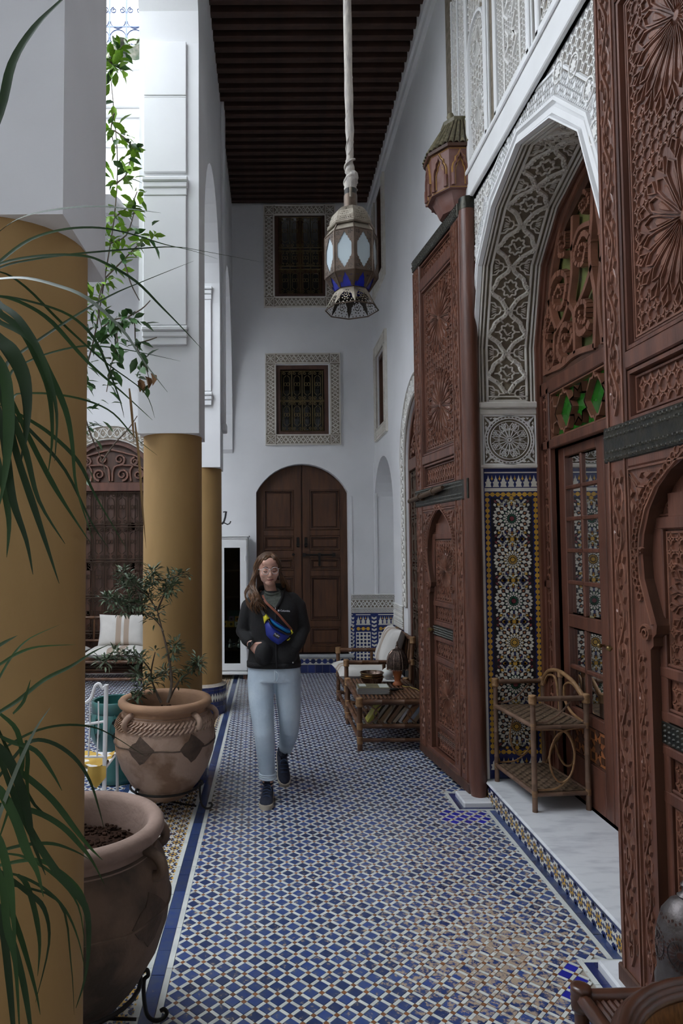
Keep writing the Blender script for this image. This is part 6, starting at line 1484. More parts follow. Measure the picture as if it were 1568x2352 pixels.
OLV=[[(-0.682,4.619,0.683),(-0.66,4.644,0.797),(-0.669,4.63,0.928),(-0.695,4.648,1.043),(-0.731,4.65,1.181),(-0.75,4.605,1.289)],[(-0.749,4.601,1.289),(-0.818,4.667,1.368),(-0.879,4.571,1.444),(-0.976,4.539,1.54)],[(-0.762,4.68,1.282),(-0.712,4.638,1.387),(-0.689,4.717,1.487),(-0.582,4.718,1.525)],[(-0.757,4.651,1.285),(-0.834,4.562,1.328),(-0.96,4.551,1.343),(-1.071,4.549,1.37)],[(-0.728,4.642,0.678),(-0.786,4.659,0.795),(-0.797,4.654,0.882),(-0.763,4.605,1.015)],[(-0.799,4.661,0.88),(-0.865,4.597,0.977),(-0.993,4.524,1.006),(-1.075,4.482,0.969)],[(-0.8,4.669,0.87),(-0.834,4.588,0.843),(-0.886,4.558,0.891)],[(-0.681,4.67,0.688),(-0.609,4.657,0.82),(-0.512,4.724,0.885),(-0.491,4.692,0.951)],[(-0.799,4.664,0.802),(-0.848,4.586,0.773),(-0.907,4.595,0.706)],[(-0.675,4.67,0.921),(-0.65,4.658,1.001),(-0.636,4.661,1.052)],[(-0.711,4.617,1.15),(-0.788,4.677,1.23),(-0.921,4.585,1.298),(-1.005,4.55,1.296)],[(-0.811,4.624,1.371),(-0.808,4.671,1.464),(-0.795,4.681,1.545)],[(-0.89,4.628,1.441),(-0.934,4.647,1.451),(-0.978,4.647,1.452)],[(-0.717,4.672,1.385),(-0.674,4.655,1.42),(-0.647,4.674,1.448)],[(-0.663,4.669,0.792),(-0.706,4.679,0.868),(-0.788,4.654,0.81)]]
ORG=[[(-1.204,4.323,2.688),(-1.124,4.379,3.039),(-1.059,4.387,3.44),(-0.998,4.382,3.84),(-0.994,4.456,4.229),(-1.021,4.467,4.592),(-1.048,4.427,4.923)],[(-1.056,4.377,3.436),(-0.94,4.356,3.541),(-0.824,4.333,3.644),(-0.738,4.315,3.706)],[(-1.03,4.378,3.665),(-0.92,4.389,3.727),(-0.85,4.317,3.864)],[(-1.123,4.374,3.037),(-1.019,4.343,3.14),(-0.904,4.322,3.16),(-0.856,4.334,3.136),(-0.852,4.372,3.007),(-0.803,4.38,2.896),(-0.749,4.314,2.739)],[(-1.023,4.359,3.145),(-0.956,4.314,3.018),(-1.009,4.367,2.865),(-1.029,4.336,2.69)],[(-0.998,4.38,3.839),(-0.893,4.388,3.929),(-0.843,4.35,3.995)],[(-0.984,4.39,4.075),(-0.91,4.335,4.102),(-0.879,4.316,4.206)],[(-0.996,4.358,4.405),(-0.907,4.313,4.319),(-0.859,4.326,4.255)],[(-1.028,4.343,4.862),(-0.99,4.359,4.932),(-0.945,4.322,4.934)],[(-1.022,4.313,4.841),(-1.003,4.379,4.859),(-0.942,4.335,4.797)],[(-0.855,4.387,3.011),(-0.762,4.382,3.037),(-0.713,4.34,3.039)],[(-1.056,4.347,2.249),(-0.983,4.352,2.359),(-0.895,4.362,2.458),(-0.839,4.358,2.54)],[(-1.213,4.355,2.695),(-1.143,4.36,2.445),(-1.065,4.385,2.253),(-1.015,4.351,2.111)],[(-0.908,4.344,3.168),(-0.816,4.368,3.232),(-0.753,4.329,3.274)],[(-0.991,4.334,4.506),(-1.022,4.388,4.424),(-0.985,4.352,4.285)],[(-1.051,4.354,3.427),(-1.081,4.311,3.241),(-1.06,4.343,3.084)],[(-0.926,4.356,3.541),(-0.875,4.312,3.381),(-0.828,4.359,3.285)]]
def leafquad(b,p,d,up,L,W,mt=0,fold=.25):
    d=Vector(d).normalized(); s=d.cross(Vector(up)); s=s.normalized() if s.length>1e-3 else Vector((1,0,0)); n=s.cross(d); p=Vector(p)
    A=[p,p+d*L*.3+s*W*.42+n*W*fold,p+d*L*.3,p+d*L*.3-s*W*.42+n*W*fold,p+d*L*.6+s*W*.46+n*W*fold-n*L*.05,p+d*L*.6-n*L*.05,p+d*L*.6-s*W*.46+n*W*fold-n*L*.05,p+d*L-n*L*.14]
    b.add(A,[(0,1,2),(0,2,3),(1,4,5,2),(2,5,6,3),(4,7,5),(5,7,6)],mt)
ol=thing('olive_shrub','small leggy olive shrub growing out of the big terracotta pot','shrub',(-.70,4.63,.60))
def rel(p,o): return tuple(Vector(p)-Vector(o))
o0=(-.70,4.63,.60); b=MB()
for i,br in enumerate(OLV):
    P=smoothpts([rel(p,o0) for p in br],4); r0=(.012,.006,.007,.006,.010,.006,.005,.007,.004,.003,.005,.004,.003,.003,.004)[i]
    b.tube(P,[r0*(1-.65*k/(len(P)-1)) for k in range(len(P))],6)
b.build('stem',BRK,ol,60)
b=MB()
for i,br in enumerate(OLV):
    P=smoothpts([rel(p,o0) for p in br],6)
    for k,p in enumerate(P):
        f=k/len(P)
        if (i in(0,4) and f<.93) or f<.25: continue
        for q in range(14 if i in(1,3,5,11) else 9):
            d=Vector((rnd.uniform(-1,1),rnd.uniform(-.8,.8),rnd.uniform(-.5,.9))); leafquad(b,p+d.normalized()*rnd.uniform(0,.055),d,(0,0,1),rnd.uniform(.034,.060),rnd.uniform(.013,.020))
b.build('foliage',LFO,ol,kind='stuff')
# ------------------------------------------------------------------ orange tree of the courtyard
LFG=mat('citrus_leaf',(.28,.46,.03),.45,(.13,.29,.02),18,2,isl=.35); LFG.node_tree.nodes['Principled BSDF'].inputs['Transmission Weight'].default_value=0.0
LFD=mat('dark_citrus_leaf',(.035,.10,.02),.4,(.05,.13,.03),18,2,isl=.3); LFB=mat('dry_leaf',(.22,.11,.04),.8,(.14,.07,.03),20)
ot=thing('orange_tree','leafy orange tree in the courtyard behind the nearest column','tree',(-1.55,4.35,0)); o0=(-1.55,4.35,0)
b=MB(); b.tube(smoothpts([(0,0,0),(.02,0,.8),(.0,.02,1.6),(.02,.02,2.4),(.08,.0,3.0),(.12,.0,3.6),(.16,.05,4.3),(.2,.08,4.95)],5),[.05*(1-.85*k/35) for k in range(36)],7); b.build('trunk',BRK,ot,60)
b=MB()
for br in ORG: P=smoothpts([rel(p,o0) for p in br],4); b.tube(P,[.006*(1-.6*k/len(P)) for k in range(len(P))],5)
b.tube([rel(ORG[0][0],o0),(.2,.02,2.5)],.012,6); b.tube(smoothpts([rel(ORG[12][0],o0),(.22,.0,2.6)],2),.008,5)
b.build('branches',BRK,ot,60,kind=None)
lm=[]
for c in range(3): b=MB(); leafquad(b,(0,0,0),(1,0,0),(0,0,1),1,.48-.04*c,0,.10+.08*c); lm.append(b.mesh('leaf',LFG,180))
lmd=[]
for c in range(2): b=MB(); leafquad(b,(0,0,0),(1,0,0),(0,0,1),1,.46,0,.12+.1*c); lmd.append(b.mesh('leaf',LFD,180))
cnt_l=0
for i,br in enumerate(ORG):
    P=smoothpts([rel(p,o0) for p in br],7)
    for k,p in enumerate(P):
        f=k/len(P)
        if i in(0,12) and (k%2): continue
        for q in range(2 if i else 3):
            if cnt_l>=298: break
            if rnd.random()<.25: continue
            d=Vector((rnd.uniform(-.7,1),rnd.uniform(-1,.6),rnd.uniform(-.9,.5))).normalized(); L=rnd.uniform(.065,.115)
            zw=p.z
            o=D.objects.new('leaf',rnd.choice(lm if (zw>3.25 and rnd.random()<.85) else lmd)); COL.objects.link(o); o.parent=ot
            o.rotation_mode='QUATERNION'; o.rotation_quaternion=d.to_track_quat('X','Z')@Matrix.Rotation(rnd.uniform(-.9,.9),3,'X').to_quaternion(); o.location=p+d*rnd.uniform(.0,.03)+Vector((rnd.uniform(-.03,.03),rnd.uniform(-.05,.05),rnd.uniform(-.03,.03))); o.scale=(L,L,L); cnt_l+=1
b=MB()
for i in range(800):
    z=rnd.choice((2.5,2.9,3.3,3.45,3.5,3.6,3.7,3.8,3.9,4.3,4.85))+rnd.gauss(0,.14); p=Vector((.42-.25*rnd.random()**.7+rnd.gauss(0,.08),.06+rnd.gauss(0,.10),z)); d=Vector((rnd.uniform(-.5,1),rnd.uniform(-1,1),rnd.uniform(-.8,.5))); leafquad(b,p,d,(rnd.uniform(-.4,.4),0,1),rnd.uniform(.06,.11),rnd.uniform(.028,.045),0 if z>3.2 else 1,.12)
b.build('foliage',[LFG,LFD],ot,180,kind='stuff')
b=MB(); leafquad(b,(0,0,0),(1,0,0),(0,0,1),1,.6,0,.5); dm=b.mesh('dry_leaf',LFB,180)
for p,dz in(((-.78,4.30,2.78),-1.2),((-.81,4.28,2.76),-1.5),((-.745,4.3,2.80),-1.3),((-.83,4.3,2.75),-1.0)):
    o=inst('dry_leaf',dm,ot,rel(p,o0),(rnd.uniform(-1,1),-dz,rnd.uniform(-.5,.5)),(.085,.085,.085),label='withered brown leaf')
# ------------------------------------------------------------------ strap leaved plants in the left foreground
DL=mat('strap_leaf',(.020,.050,.010),.55,(.011,.032,.007),3,3,spec=.25,isl=.45,stretch=(2,2,2)); DLG=mat('pale_strap_leaf',(.16,.19,.15),.35,(.09,.12,.08),4,3); DLB=mat('brown_strap_leaf',(.26,.15,.05),.7,(.16,.09,.035),8)
def strap(pts,w,par,org,m):
    P=smoothpts([Vector(p)-Vector(org) for p in pts],4); n=len(P); V=[];F=[]
    cam_=Vector((0,0,1.7))-Vector(org)
    tw=rnd.uniform(-.6,.6)
    for k,p in enumerate(P):
        t=(P[min(k+1,n-1)]-P[max(k-1,0)]).normalized(); up=Vector((.15*tw,-.8,.62)).normalized(); s=t.cross(up); s=s.normalized() if s.length>.05 else Vector((0,0,1))
        f=k/(n-1); ww=w*min(1,.55+1.6*f)*min(1,(1-f)*2.2+.06); nn=s.cross(t)
        V+=[p+s*ww,p-nn*ww*.22,p-s*ww]
    for k in range(n-1): a=3*k; F+=[(a,a+1,a+4,a+3),(a+1,a+2,a+5,a+4)]
    b=MB(); b.add(V,F); return b.build('leaf',m,par,180)
cz=thing('dragon_tree','tall dragon tree with arching strap leaves at left picture edge','plant',(-.62,1.12,0)); oo=(-.62,1.12,0)
dk=thing('spider_plant','lower fountain of narrow strap leaves at the left picture edge','plant',(-.64,1.06,0)); od=(-.64,1.06,0)
for i,(p,w) in enumerate(DR1): strap([(oo[0]+.01,oo[1],2.05+.01*(i%5))]+p[0:] if p[0][0]<-.46 else p,w*.85,cz,oo,DLG if i in(6,) else DLB if i in() else DL)
for i,(p,w) in enumerate(DR2): strap(p,w*.85,dk,od,DLG if i in(5,) else DL)
for pts in([(-.235,1.2,1.92),(-.228,1.2,1.86),(-.222,1.2,1.78),(-.215,1.2,1.70)],[(-.245,1.2,1.98),(-.24,1.2,1.93),(-.236,1.2,1.88)]): strap(pts,.0022,cz,oo,DLB)['label']='brown withered strap leaf'
b=MB(); b.tube([(0,0,.25),(.01,.0,1.0),(.0,0,1.9),(.02,0,2.1)],[.022,.02,.018,.024],8); b.build('cane_stem',BRK,cz,60)
b=MB(); b.tube([(0,0,.25),(.01,.0,.8),(.02,0,1.25)],[.02,.018,.022],8); b.build('cane_stem',BRK,dk,60)
for t_,x in((cz,0.0),):
    b=MB(); b.lathe([(.0,0),(.15,0),(.20,.28),(.215,.30),(.19,.31),(.17,.27),(.0,.26)],24,(-.03,-.02,0)); b.build('pot',POTD,t_,60)
# ------------------------------------------------------------------ turquoise stool planter
TQ=mat('turquoise_glaze',(.018,.13,.12),.3,(.02,.09,.085),6,4,coat=.3)
t=thing('ceramic_planter','turquoise glazed ceramic goblet planter with cut out crosses behind pot','planter',(-1.15,5.20,0))
PQ=[(.0,0),(.155,0),(.168,.012),(.165,.05),(.13,.13),(.118,.19),(.125,.23),(.165,.285),(.19,.35),(.19,.43),(.178,.495),(.172,.50),(.180,.51),(.178,.575),(.170,.585),(.158,.58),(.155,.52),(.0,.50)]
b=MB(); b.lathe(PQ,36); b.build('body',TQ,t,60)
BVO=mat('cut_out_shade',(.006,.01,.01),.9); SQ=lambda u,v,h:((.192+h)*cos(u),(.192+h)*sin(u),v)  # dark pieces on the glaze stand for the shade inside the crosses
for i in range(9):
    a=2*PI*i/9
    for z in(.36,.455):
        b=MB(SQ); s=.115;hz=.026; q=[]
        for k in range(24): g=2*PI*k/24; rr=.62+.38*abs(cos(2*g)); q.append((a+s*rr*cos(g),z+hz*rr*1.0*sin(g)))
        b.fanpoly(q,-.012,.0012,0,2); b.build('painted_cut_out',BVO,t)
b=MB(SQ)
for i in range(9):
    a=2*PI*i/9
    b.strip([(a+.155*(1+.18*cos(4*g))*cos(g),.407+.092*(1+.1*cos(4*g))*sin(g)) for g in[2*PI*k/20 for k in range(20)]],.006,.003,-.002,True)
b.build('incised_lines',TQ,t)
# ------------------------------------------------------------------ white garden chair with yellow cloth
WM=mat('white_enamel',(.72,.71,.71),.5)
t=thing('garden_chair','white metal garden chair half hidden behind the nearest column','chair',(-1.20,4.22,0))
for x in(-.21,.195):
    b=MB(); b.tube([(x,0,0),(x,.02,.38),(x+.012,.0,.88)],.014,6); b.build('back_post',WM,t,60); b=MB(); b.tube([(x,.38,0),(x,.36,.37)],.010,6); b.build('leg',WM,t,60)
b=MB(); b.tube(smoothpts([(-.20,0,.86),(-.16,0,.885),(-.1,0,.80),(0,0,.78),(.07,0,.77),(.115,0,.80),(.14,0,.87),(.165,0,.885),(.185,0,.86),(.207,0,.875)],4),.010,6); b.build('top_rail',WM,t,60)
b=MB(); b.tube([(-.21,.008,.60),(.20,.008,.66)],.008,6); b.tube([(-.21,.01,.45),(.2,.01,.45)],.008,6); b.build('cross_rail',WM,t,60)
for i in range(7): x=-.16+.052*i; b=MB(); b.tube([(x,.006,.45),(x+.008,.006,.62+.012*i*.5),(x+.008,0,.78)],.005,5); b.build('back_rod',WM,t,60)
b=MB(); b.box(-.21,.2,.0,.37,.36,.375,0,.006); b.build('seat',WM,t)
b=MB(); n=10; V=[(-.19+.38*i/n,.02+.3*j/n,.385+.018*sin(i*1.3+j*.7)+.012*cos(j*1.7)) for j in range(n+1) for i in range(n+1)]; F=[(j*(n+1)+i,j*(n+1)+i+1,(j+1)*(n+1)+i+1,(j+1)*(n+1)+i) for j in range(n) for i in range(n)]; b.add(V,F)
V=[(.10+.11*i/6,-.012-.01*sin(i),.40-.13*j/5*(1-.5*abs(i-3)/3)) for j in range(6) for i in range(7)]; F=[(j*7+i,j*7+i+1,j*7+i+8,j*7+i+7) for j in range(5) for i in range(6)]; b.add(V,F)
b.build('yellow_cloth',mat('yellow_cloth_fabric',(.55,.36,.08),.9,(.44,.27,.05),8),smooth=180,label='crumpled yellow cloth on the seat of the white garden chair',cat='cloth',loc=(-1.20,4.22,0))
# ------------------------------------------------------------------ near furniture in the right lower corner
DKB=mat('dark_lacquered_bamboo',(.085,.031,.016),.3,(.045,.017,.009),8,4,coat=.4)
t=thing('slatted_table','dark lacquered bamboo table with slatted top in lower right corner','table',(1.08,1.76,0),R(1.5)); x0,x1,y0,y1=-.205,.19,-.16,.262; r=.021
for x in(x0,x1):
    for y in(y0,y1): pole(t,'leg',(x,y,0),(x,y,.435),r,DKB); joint(t,(x,y,.428),.0245,DKB)
for y in(y0,y1): pole(t,'top_rail',(x0,y,.43),(x1,y,.43),r,DKB); pole(t,'lower_rail',(x0,y,.14),(x1,y,.14),.016,DKB)
for x in(x0,x1): pole(t,'side_rail',(x,y0,.43),(x,y1,.43),r,DKB); pole(t,'lower_rail',(x,y0,.14),(x,y1,.14),.016,DKB)
for i in range(20): x=x0+.035+(x1-x0-.06)*i/19; pole(t,'slat',(x,y0,.425),(x,y1,.425),.0085,DKB,6)
cane(t,'brace',[(x0,y1-.03,.20),(x0,y1-.04,.33),(x0,y1-.09,.39),(x0,y1-.2,.405)],.010,DKB); cane(t,'brace',[(x0+.03,y1,.20),(x0+.04,y1,.33),(x0+.09,y1,.39),(x0+.2,y1,.405)],.010,DKB)
# pierced metal floor lantern
ML=mat('dull_pewter',(.15,.135,.135),.48,(.10,.085,.08),20,4,metal=.85,bump=.2,bs=60)
t=thing('pierced_lantern','pierced grey metal dome lantern between gate leaf and slatted table','lantern',(1.243,2.135,0))
b=MB(); b.box(-.07,.07,-.07,.07,0,.03,0,.005); b.box(-.055,.055,-.055,.055,.03,.36,0,.006); b.build('pedestal',WDD,t)
b=MB(); b.lathe([(.062,.355),(.09,.36),(.092,.40),(.086,.415),(.084,.425)],24); b.build('base_ring',ML,t,50)
pf=[(.084,.425),(.085,.50),(.081,.55),(.069,.595),(.046,.628),(.02,.643)]
def dr_(v):
    for (r0,z0),(r1,z1) in zip(pf[:-1],pf[1:]):
        if z0<=v<=z1: return r0+(r1-r0)*(v-z0)/(z1-z0)
    return .02
b=MB(); b.lathe(pf,28); b.build('dome',ML,t,60)
PF=lambda u,v,h:((dr_(v)+h)*cos(u),(dr_(v)+h)*sin(u),v)
b=MB(PF); c=MB(PF)
for q in range(6):
    a=-PI/2-.75+q*PI/3; z=.505; b.poly(ngon(a,z,8,.011) and [(a+.14*cos(g),z+.011*sin(g)) for g in[2*PI*k/8 for k in range(8)]],-.002,.0008)
    for k in range(16):
        g=2*PI*k/16; f=lambda rr,dg:(a+rr*cos(g+dg)/.085,z+rr*sin(g+dg)); b.poly([f(.017,0),f(.025,-.16),f(.034,0),f(.025,.16)],-.002,.0008)
        c.strip([f(.015,.2),f(.036,.2)],.003,.0022,0)
    for k in range(22):
        g=2*PI*(k+.5)/22; b.poly([(a+(.042*cos(g)+.004*cos(w_))/.085,z+.046*sin(g)+.004*sin(w_)) for w_ in[2*PI*j/6 for j in range(6)]],-.002,.0008) if abs(.042*cos(g))<.045 else None
    c.strip([(a+.039*cos(g)/.085,z+.040*sin(g)) for g in[2*PI*k/24 for k in range(24)]],.003,.0022,0,True)
for k in range(40): g=2*PI*k/40; b.poly([(g+.05*cos(w_),.585+.0045*sin(w_)+.006*(k%2)) for w_ in[2*PI*j/6 for j in range(6)]],-.002,.0008)
b.build('piercings',mat('dark_amber',(.05,.018,.012),.4),t,kind='stuff'); c.build('raised_lines',ML,t,kind='stuff')
b=MB(); b.lathe([(.02,.64),(.026,.648),(.014,.656),(.010,.668),(.016,.68),(.008,.69),(.002,.70)],14); b.build('finial',ML,t,60)
# rattan armchair nearest to the camera
t=thing('rattan_armchair','dark rattan armchair with round hooped back in lower right corner','chair',(.95,1.28,0)); RX,RY=.30,.30
def hoop(z,k,y=0): return [(RX*k*cos(a),y+RY*k*sin(a),z+.0*sin(a)) for a in[R(-25)+R(230)*i/28 for i in range(29)]]
for k in range(5):
    b=MB(); b.tube(hoop(.742-.008*abs(k-2),1.03-.026*k),.0115,8); b.build('hoop_cane',DKB,t,60)
b=MB(); V=[];F=[]
for j in range(7):
    z=.73-.345*j/6; V+=[(x*(1-.16*j/6)*.97,y*(1-.20*j/6)*.97,z) for x,y,_ in hoop(0,1.0)]
for j in range(6):
    for i in range(28): F.append((j*29+i,j*29+i+1,(j+1)*29+i+1,(j+1)*29+i))
b.add(V,F); b.build('woven_back',mat('amber_rattan',(.24,.10,.03),.45,(.15,.06,.02),60,3,stretch=(3,3,.5)),t,60)
b=MB(); b.lathe([(.0,.36),(.245,.36),(.25,.375),(.245,.39),(.0,.39)],28); b.build('seat',DKB,t,60)
for a in(R(45),R(135),R(225),R(315)): pole(t,'leg',(.22*cos(a),.22*sin(a),0),(.22*cos(a),.22*sin(a),.37),.02,DKB)
FL=mat('cushion_cream',(.60,.53,.40),.9,(.50,.42,.28),12,3); FM=mat('cushion_maroon',(.10,.018,.022),.9)
cu=thing('floral_cushion','cream cushion with maroon flower print in the rattan armchair','cushion',(.975,1.40,.385),0); cu.rotation_euler=(R(-14),0,0)
b=MB(); b.ell((0,0,.17),(.20,.085,.17),20,14); b.build('cushion_body',FL,cu,180)
b=MB()
for i in range(26):
    u=rnd.uniform(-.95,.95); g=rnd.uniform(0,2*PI); s=math.sqrt(1-u*u); c0=Vector((.20*s*cos(g),.085*s*sin(g),.17+.17*u)); nn=Vector((cos(g)*s/.2,sin(g)*s/.085,u/.17)).normalized(); x=nn.orthogonal().normalized(); y=nn.cross(x); rr=rnd.uniform(.018,.032)
    b.add([c0+nn*.003]+[c0+nn*.001+(x*cos(2*PI*k/10)+y*sin(2*PI*k/10))*rr*(1.0 if k%2 else .72) for k in range(10)],[(0,1+k,1+(k+1)%10) for k in range(10)])
b.build('flower_print',FM,cu)
# ------------------------------------------------------------------ the walking woman
PO=Vector((.02,4.82,0))
SKIN=mat('skin',(.62,.37,.285),.5,(.56,.31,.235),14,3,sss=.12); HAIR=mat('brown_hair',(.15,.068,.028),.38,(.08,.036,.015),30,3,isl=.45); HAIR2=mat('hair_under',(.07,.033,.015),.6)
JACK=mat('black_fleece',(.0115,.0112,.0125),.85,(.008,.008,.009),6,3,bump=.35,bs=70); JEAN=mat('light_denim',(.43,.53,.63),.85,(.57,.66,.74),4.5,4,bump=.3,bs=60); JEANL=mat('denim_cuff',(.58,.67,.75),.85); SHIRT=mat('grey_green_tee',(.055,.062,.05),.9,(.09,.098,.085),60,3)
SHOE=mat('navy_knit',(.010,.013,.028),.85,(.016,.02,.04),60,2,bump=.3,bs=150); SOLE=mat('cream_sole',(.50,.44,.35),.7)
pw=thing('person','woman in black jacket, light jeans and glasses walking with hands in pockets','person',PO)
def soft(b,name,m,par,vox,it=4,label=None):
    o=b.build(name,m,par,180,label=label); r=o.modifiers.new('blend','REMESH'); r.mode='VOXEL'; r.voxel_size=vox; r.use_smooth_shade=True
    s=o.modifiers.new('soften','SMOOTH'); s.factor=.5; s.iterations=it; return o
def cap(b,pts,rs,n=14):
    P=[Vector(p) for p in pts]
    b.tube(P,rs,n)
    for p,r in((P[0],rs[0]),(P[-1],rs[-1])): b.ell(p,(r,r,r),n,8)
    for p,r in list(zip(P,rs))[1:-1]: b.ell(p,(r,r,r),n,8)
HM=Matrix.Translation((-.036,-.03,1.552))@Matrix.Rotation(R(9),4,'Z')@Matrix.Rotation(R(6),4,'X')@Matrix.Rotation(R(-3),4,'Y')
HT=lambda x,y,z:tuple(HM@Vector((x,y,z)))
b=MB()
b.T=HT
b.ell((0,.014,.026),(.075,.092,.083),24,16); b.ell((0,-.028,-.022),(.065,.063,.074),22,16); b.ell((0,-.053,-.086),(.033,.035,.025),16,10); b.ell((0,-.02,-.060),(.057,.054,.038),16,10)
for s in(1,-1):
    b.ell((s*.037,-.058,-.026),(.028,.025,.026),14,10); b.ell((s*.030,-.073,.001),(.0165,.0125,.0105),12,8); b.ell((s*.074,.008,-.010),(.009,.018,.029),10,8); b.ell((s*.0105,-.094,-.036),(.0085,.011,.008),10,6)
b.ell((0,-.072,.024),(.046,.018,.011),16,8); b.ell((0,-.06,.05),(.05,.03,.035),16,10)
b.tube([(0,-.080,.012),(0,-.092,-.008),(0,-.103,-.026),(0,-.104,-.032)],[.0085,.0095,.0115,.010],10); b.ell((0,-.103,-.030),(.0105,.011,.010),10,8)
b.ell((0,-.084,-.056),(.022,.010,.007),12,8); b.ell((0,-.081,-.066),(.018,.010,.008),12,8)
b.T=None
cap(b,[HT(0,.028,-.05),(-.022,.022,1.42),(-.012,.025,1.36)],[.041,.041,.048])
b.ell((-.005,.02,1.33),(.13,.08,.06),16,10)
# torso, arms, hands, legs of the continuous body (kept well inside the clothing)
cap(b,[(-.005,.02,1.30),(0,.02,1.12),(.0,.02,.95)],[.085,.085,.10])
def arm(b,S,E_,Wp,H,sgn):
    cap(b,[S,E_,Wp],[.042,.036,.027]); 
    d=(Vector(H)-Vector(Wp)); L=d.length; d.normalize(); side=Vector((0,0,-1)); side=(side-d*side.dot(d)).normalized(); nrm=d.cross(side)
    W0=Vector(Wp); palm=W0+d*.055
    for k in range(4):
        o=palm+side*(-.03+.02*k)*1.0+d*.028; ln=(.062,.072,.068,.052)[k]; q=o+d*ln*.55-nrm*.006*sgn; e=q+d*ln*.42-nrm*.016*sgn
        cap(b,[W0+d*.02+side*(-.02+.013*k),o,q,e],[.012,.0092,.0085,.0075],8)
    t0=W0+d*.025-side*.022; cap(b,[t0,t0+d*.03-side*.03,t0+d*.06-side*.036],[.013,.0105,.0085],8); b.ell(palm,(.030,.020,.036),10,8)
    return d
LS,LE,LW,LH=(-.142,.02,1.290),(-.212,.04,1.120),(-.156,-.076,1.044),(-.10,-.10,1.0)
RS,RE,RW,RH=(.142,.02,1.300),(.205,.05,1.135),(.150,-.065,1.040),(.075,-.03,.975)
arm(b,LS,LE,LW,LH,1); arm(b,RS,RE,RW,RH,-1)
FA,BA=(-.046,-.045,.105),(.078,.400,.185)
cap(b,[(-.085,.02,.86),(-.065,-.085,.45),FA],[.07,.05,.035]); cap(b,[(.085,.02,.86),(.10,.07,.44),BA],[.07,.05,.034])
soft(b,'body',SKIN,pw,.0038,3)
def prt(name,m,lab=None,smooth=180):
    def f(bb): o=bb.build(name,m,pw,smooth); o['label']=lab if lab else name.replace('_',' '); return o
    return f
LIP=mat('lips',(.42,.17,.145),.5); BROW=mat('brow',(.07,.035,.018),.8); LASH=mat('lash',(.025,.014,.010),.7)
b=MB(HT)
b.tube(smoothpts([(-.024,-.083,-.0605),(-.012,-.093,-.0580),(0,-.0955,-.0590),(.012,-.093,-.0580),(.024,-.083,-.0605)],4),[.0008+.0026*sin(PI*k/16) for k in range(17)],6); b.tube(smoothpts([(-.022,-.083,-.0625),(-.010,-.0915,-.0660),(0,-.0935,-.0670),(.010,-.0915,-.0660),(.022,-.083,-.0625)],4),[.0008+.0034*sin(PI*k/16) for k in range(17)],6)
b.build('lips',LIP,pw,180)
b=MB(HT)
b.tube(smoothpts([(-.024,-.0845,-.0615),(-.01,-.0955,-.0618),(0,-.0975,-.0622),(.01,-.0955,-.0618),(.024,-.0845,-.0615)],3),.0005,5); b.build('mouth_line',LASH,pw,180)
for s in(1,-1):
    b=MB(HT); b.tube(smoothpts([(s*.013,-.0875,.0235),(s*.024,-.0885,.0275),(s*.036,-.0825,.0275),(s*.047,-.070,.0215)],4),[.0020,.0024,.0027,.0028,.0028,.0027,.0025,.0024,.0022,.0018,.0015,.0011,.0006],6); b.build('eyebrow',BROW,pw,180)
    b=MB(HT); b.tube(smoothpts([(s*.0165,-.0825,-.0015),(s*.024,-.0865,-.0065),(s*.032,-.0865,-.0078),(s*.040,-.0815,-.0055),(s*.046,-.074,-.0005)],4),[.0009+.0012*sin(PI*k/16) for k in range(17)],6); b.build('eyelashes',LASH,pw,180)
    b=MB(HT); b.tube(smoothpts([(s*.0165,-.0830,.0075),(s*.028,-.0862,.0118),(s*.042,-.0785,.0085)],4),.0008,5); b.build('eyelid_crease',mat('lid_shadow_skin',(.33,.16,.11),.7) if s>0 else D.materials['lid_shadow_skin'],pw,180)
# glasses with clear frames
gl=thing('glasses','clear framed round glasses worn by the woman','glasses',(0,0,0)); gl.parent=pw; del gl['label']; del gl['category']; gl['label']='clear framed round glasses'
GF=mat('clear_acetate',(.62,.58,.58),.15,spec=.8)
b=MB(HT)
for s in(1,-1):
    b.tube([(s*.0325+.0245*cos(a),-.0985+.010*abs(cos(a)*.5+.5*s*cos(a))**2,.0005+.0225*sin(a)) for a in[2*PI*k/28 for k in range(28)]],.0019,6,closed=True)
    b.tube([(s*.056,-.094,.010),(s*.068,-.075,.010),(s*.074,-.01,.006),(s*.073,.02,-.004)],.0018,6)
b.tube(smoothpts([(-.0085,-.099,.006),(0,-.103,.010),(.0085,-.099,.006)],4),.0019,6); b.build('frame',GF,gl,180)
# hair
hb=MB(HT); n=36;mm=20; V=[];ok=[]
for i in range(mm+1):
    t=PI*i/mm
    for k in range(n):
        g=2*PI*k/n; x,y,z=.079*sin(t)*cos(g),.099*sin(t)*sin(g)+.014,.091*cos(t)+.027; V.append((x,y,z))
        hl_=.068-.9*abs(x-.012)**1.4
        ok.append(not(y<-.022 and z<hl_+.0) and not(z<-.055) and not(y<-.0 and z<.01))
F=[]
for i in range(mm):
    for k in range(n):
        q=(i*n+k,i*n+(k+1)%n,(i+1)*n+(k+1)%n,(i+1)*n+k)
        if all(ok[a] for a in q): F.append(q)
hb.add(V,F); hb.build('hair_cap',HAIR2,pw,180)
hs=MB(); hr=random.Random(21)
def scalp(u,g):   # u 0 at parting .. 1 at ear level, g front(-1) .. back(+1); side s
    pass
def lock(pts,r,m=0):
    P=smoothpts(pts,5); k=len(P); w=hr.uniform(-1,1)
    P=[p+Vector((.0035*sin(i*.55+w*6),.003*cos(i*.5+w*4),0)) for i,p in enumerate(P)]
    hs.tube(P,[r*min(1,.35+2.5*i/k)*min(1,(1-i/k)*3+.08) for i in range(k)],5,m,flat=.55)
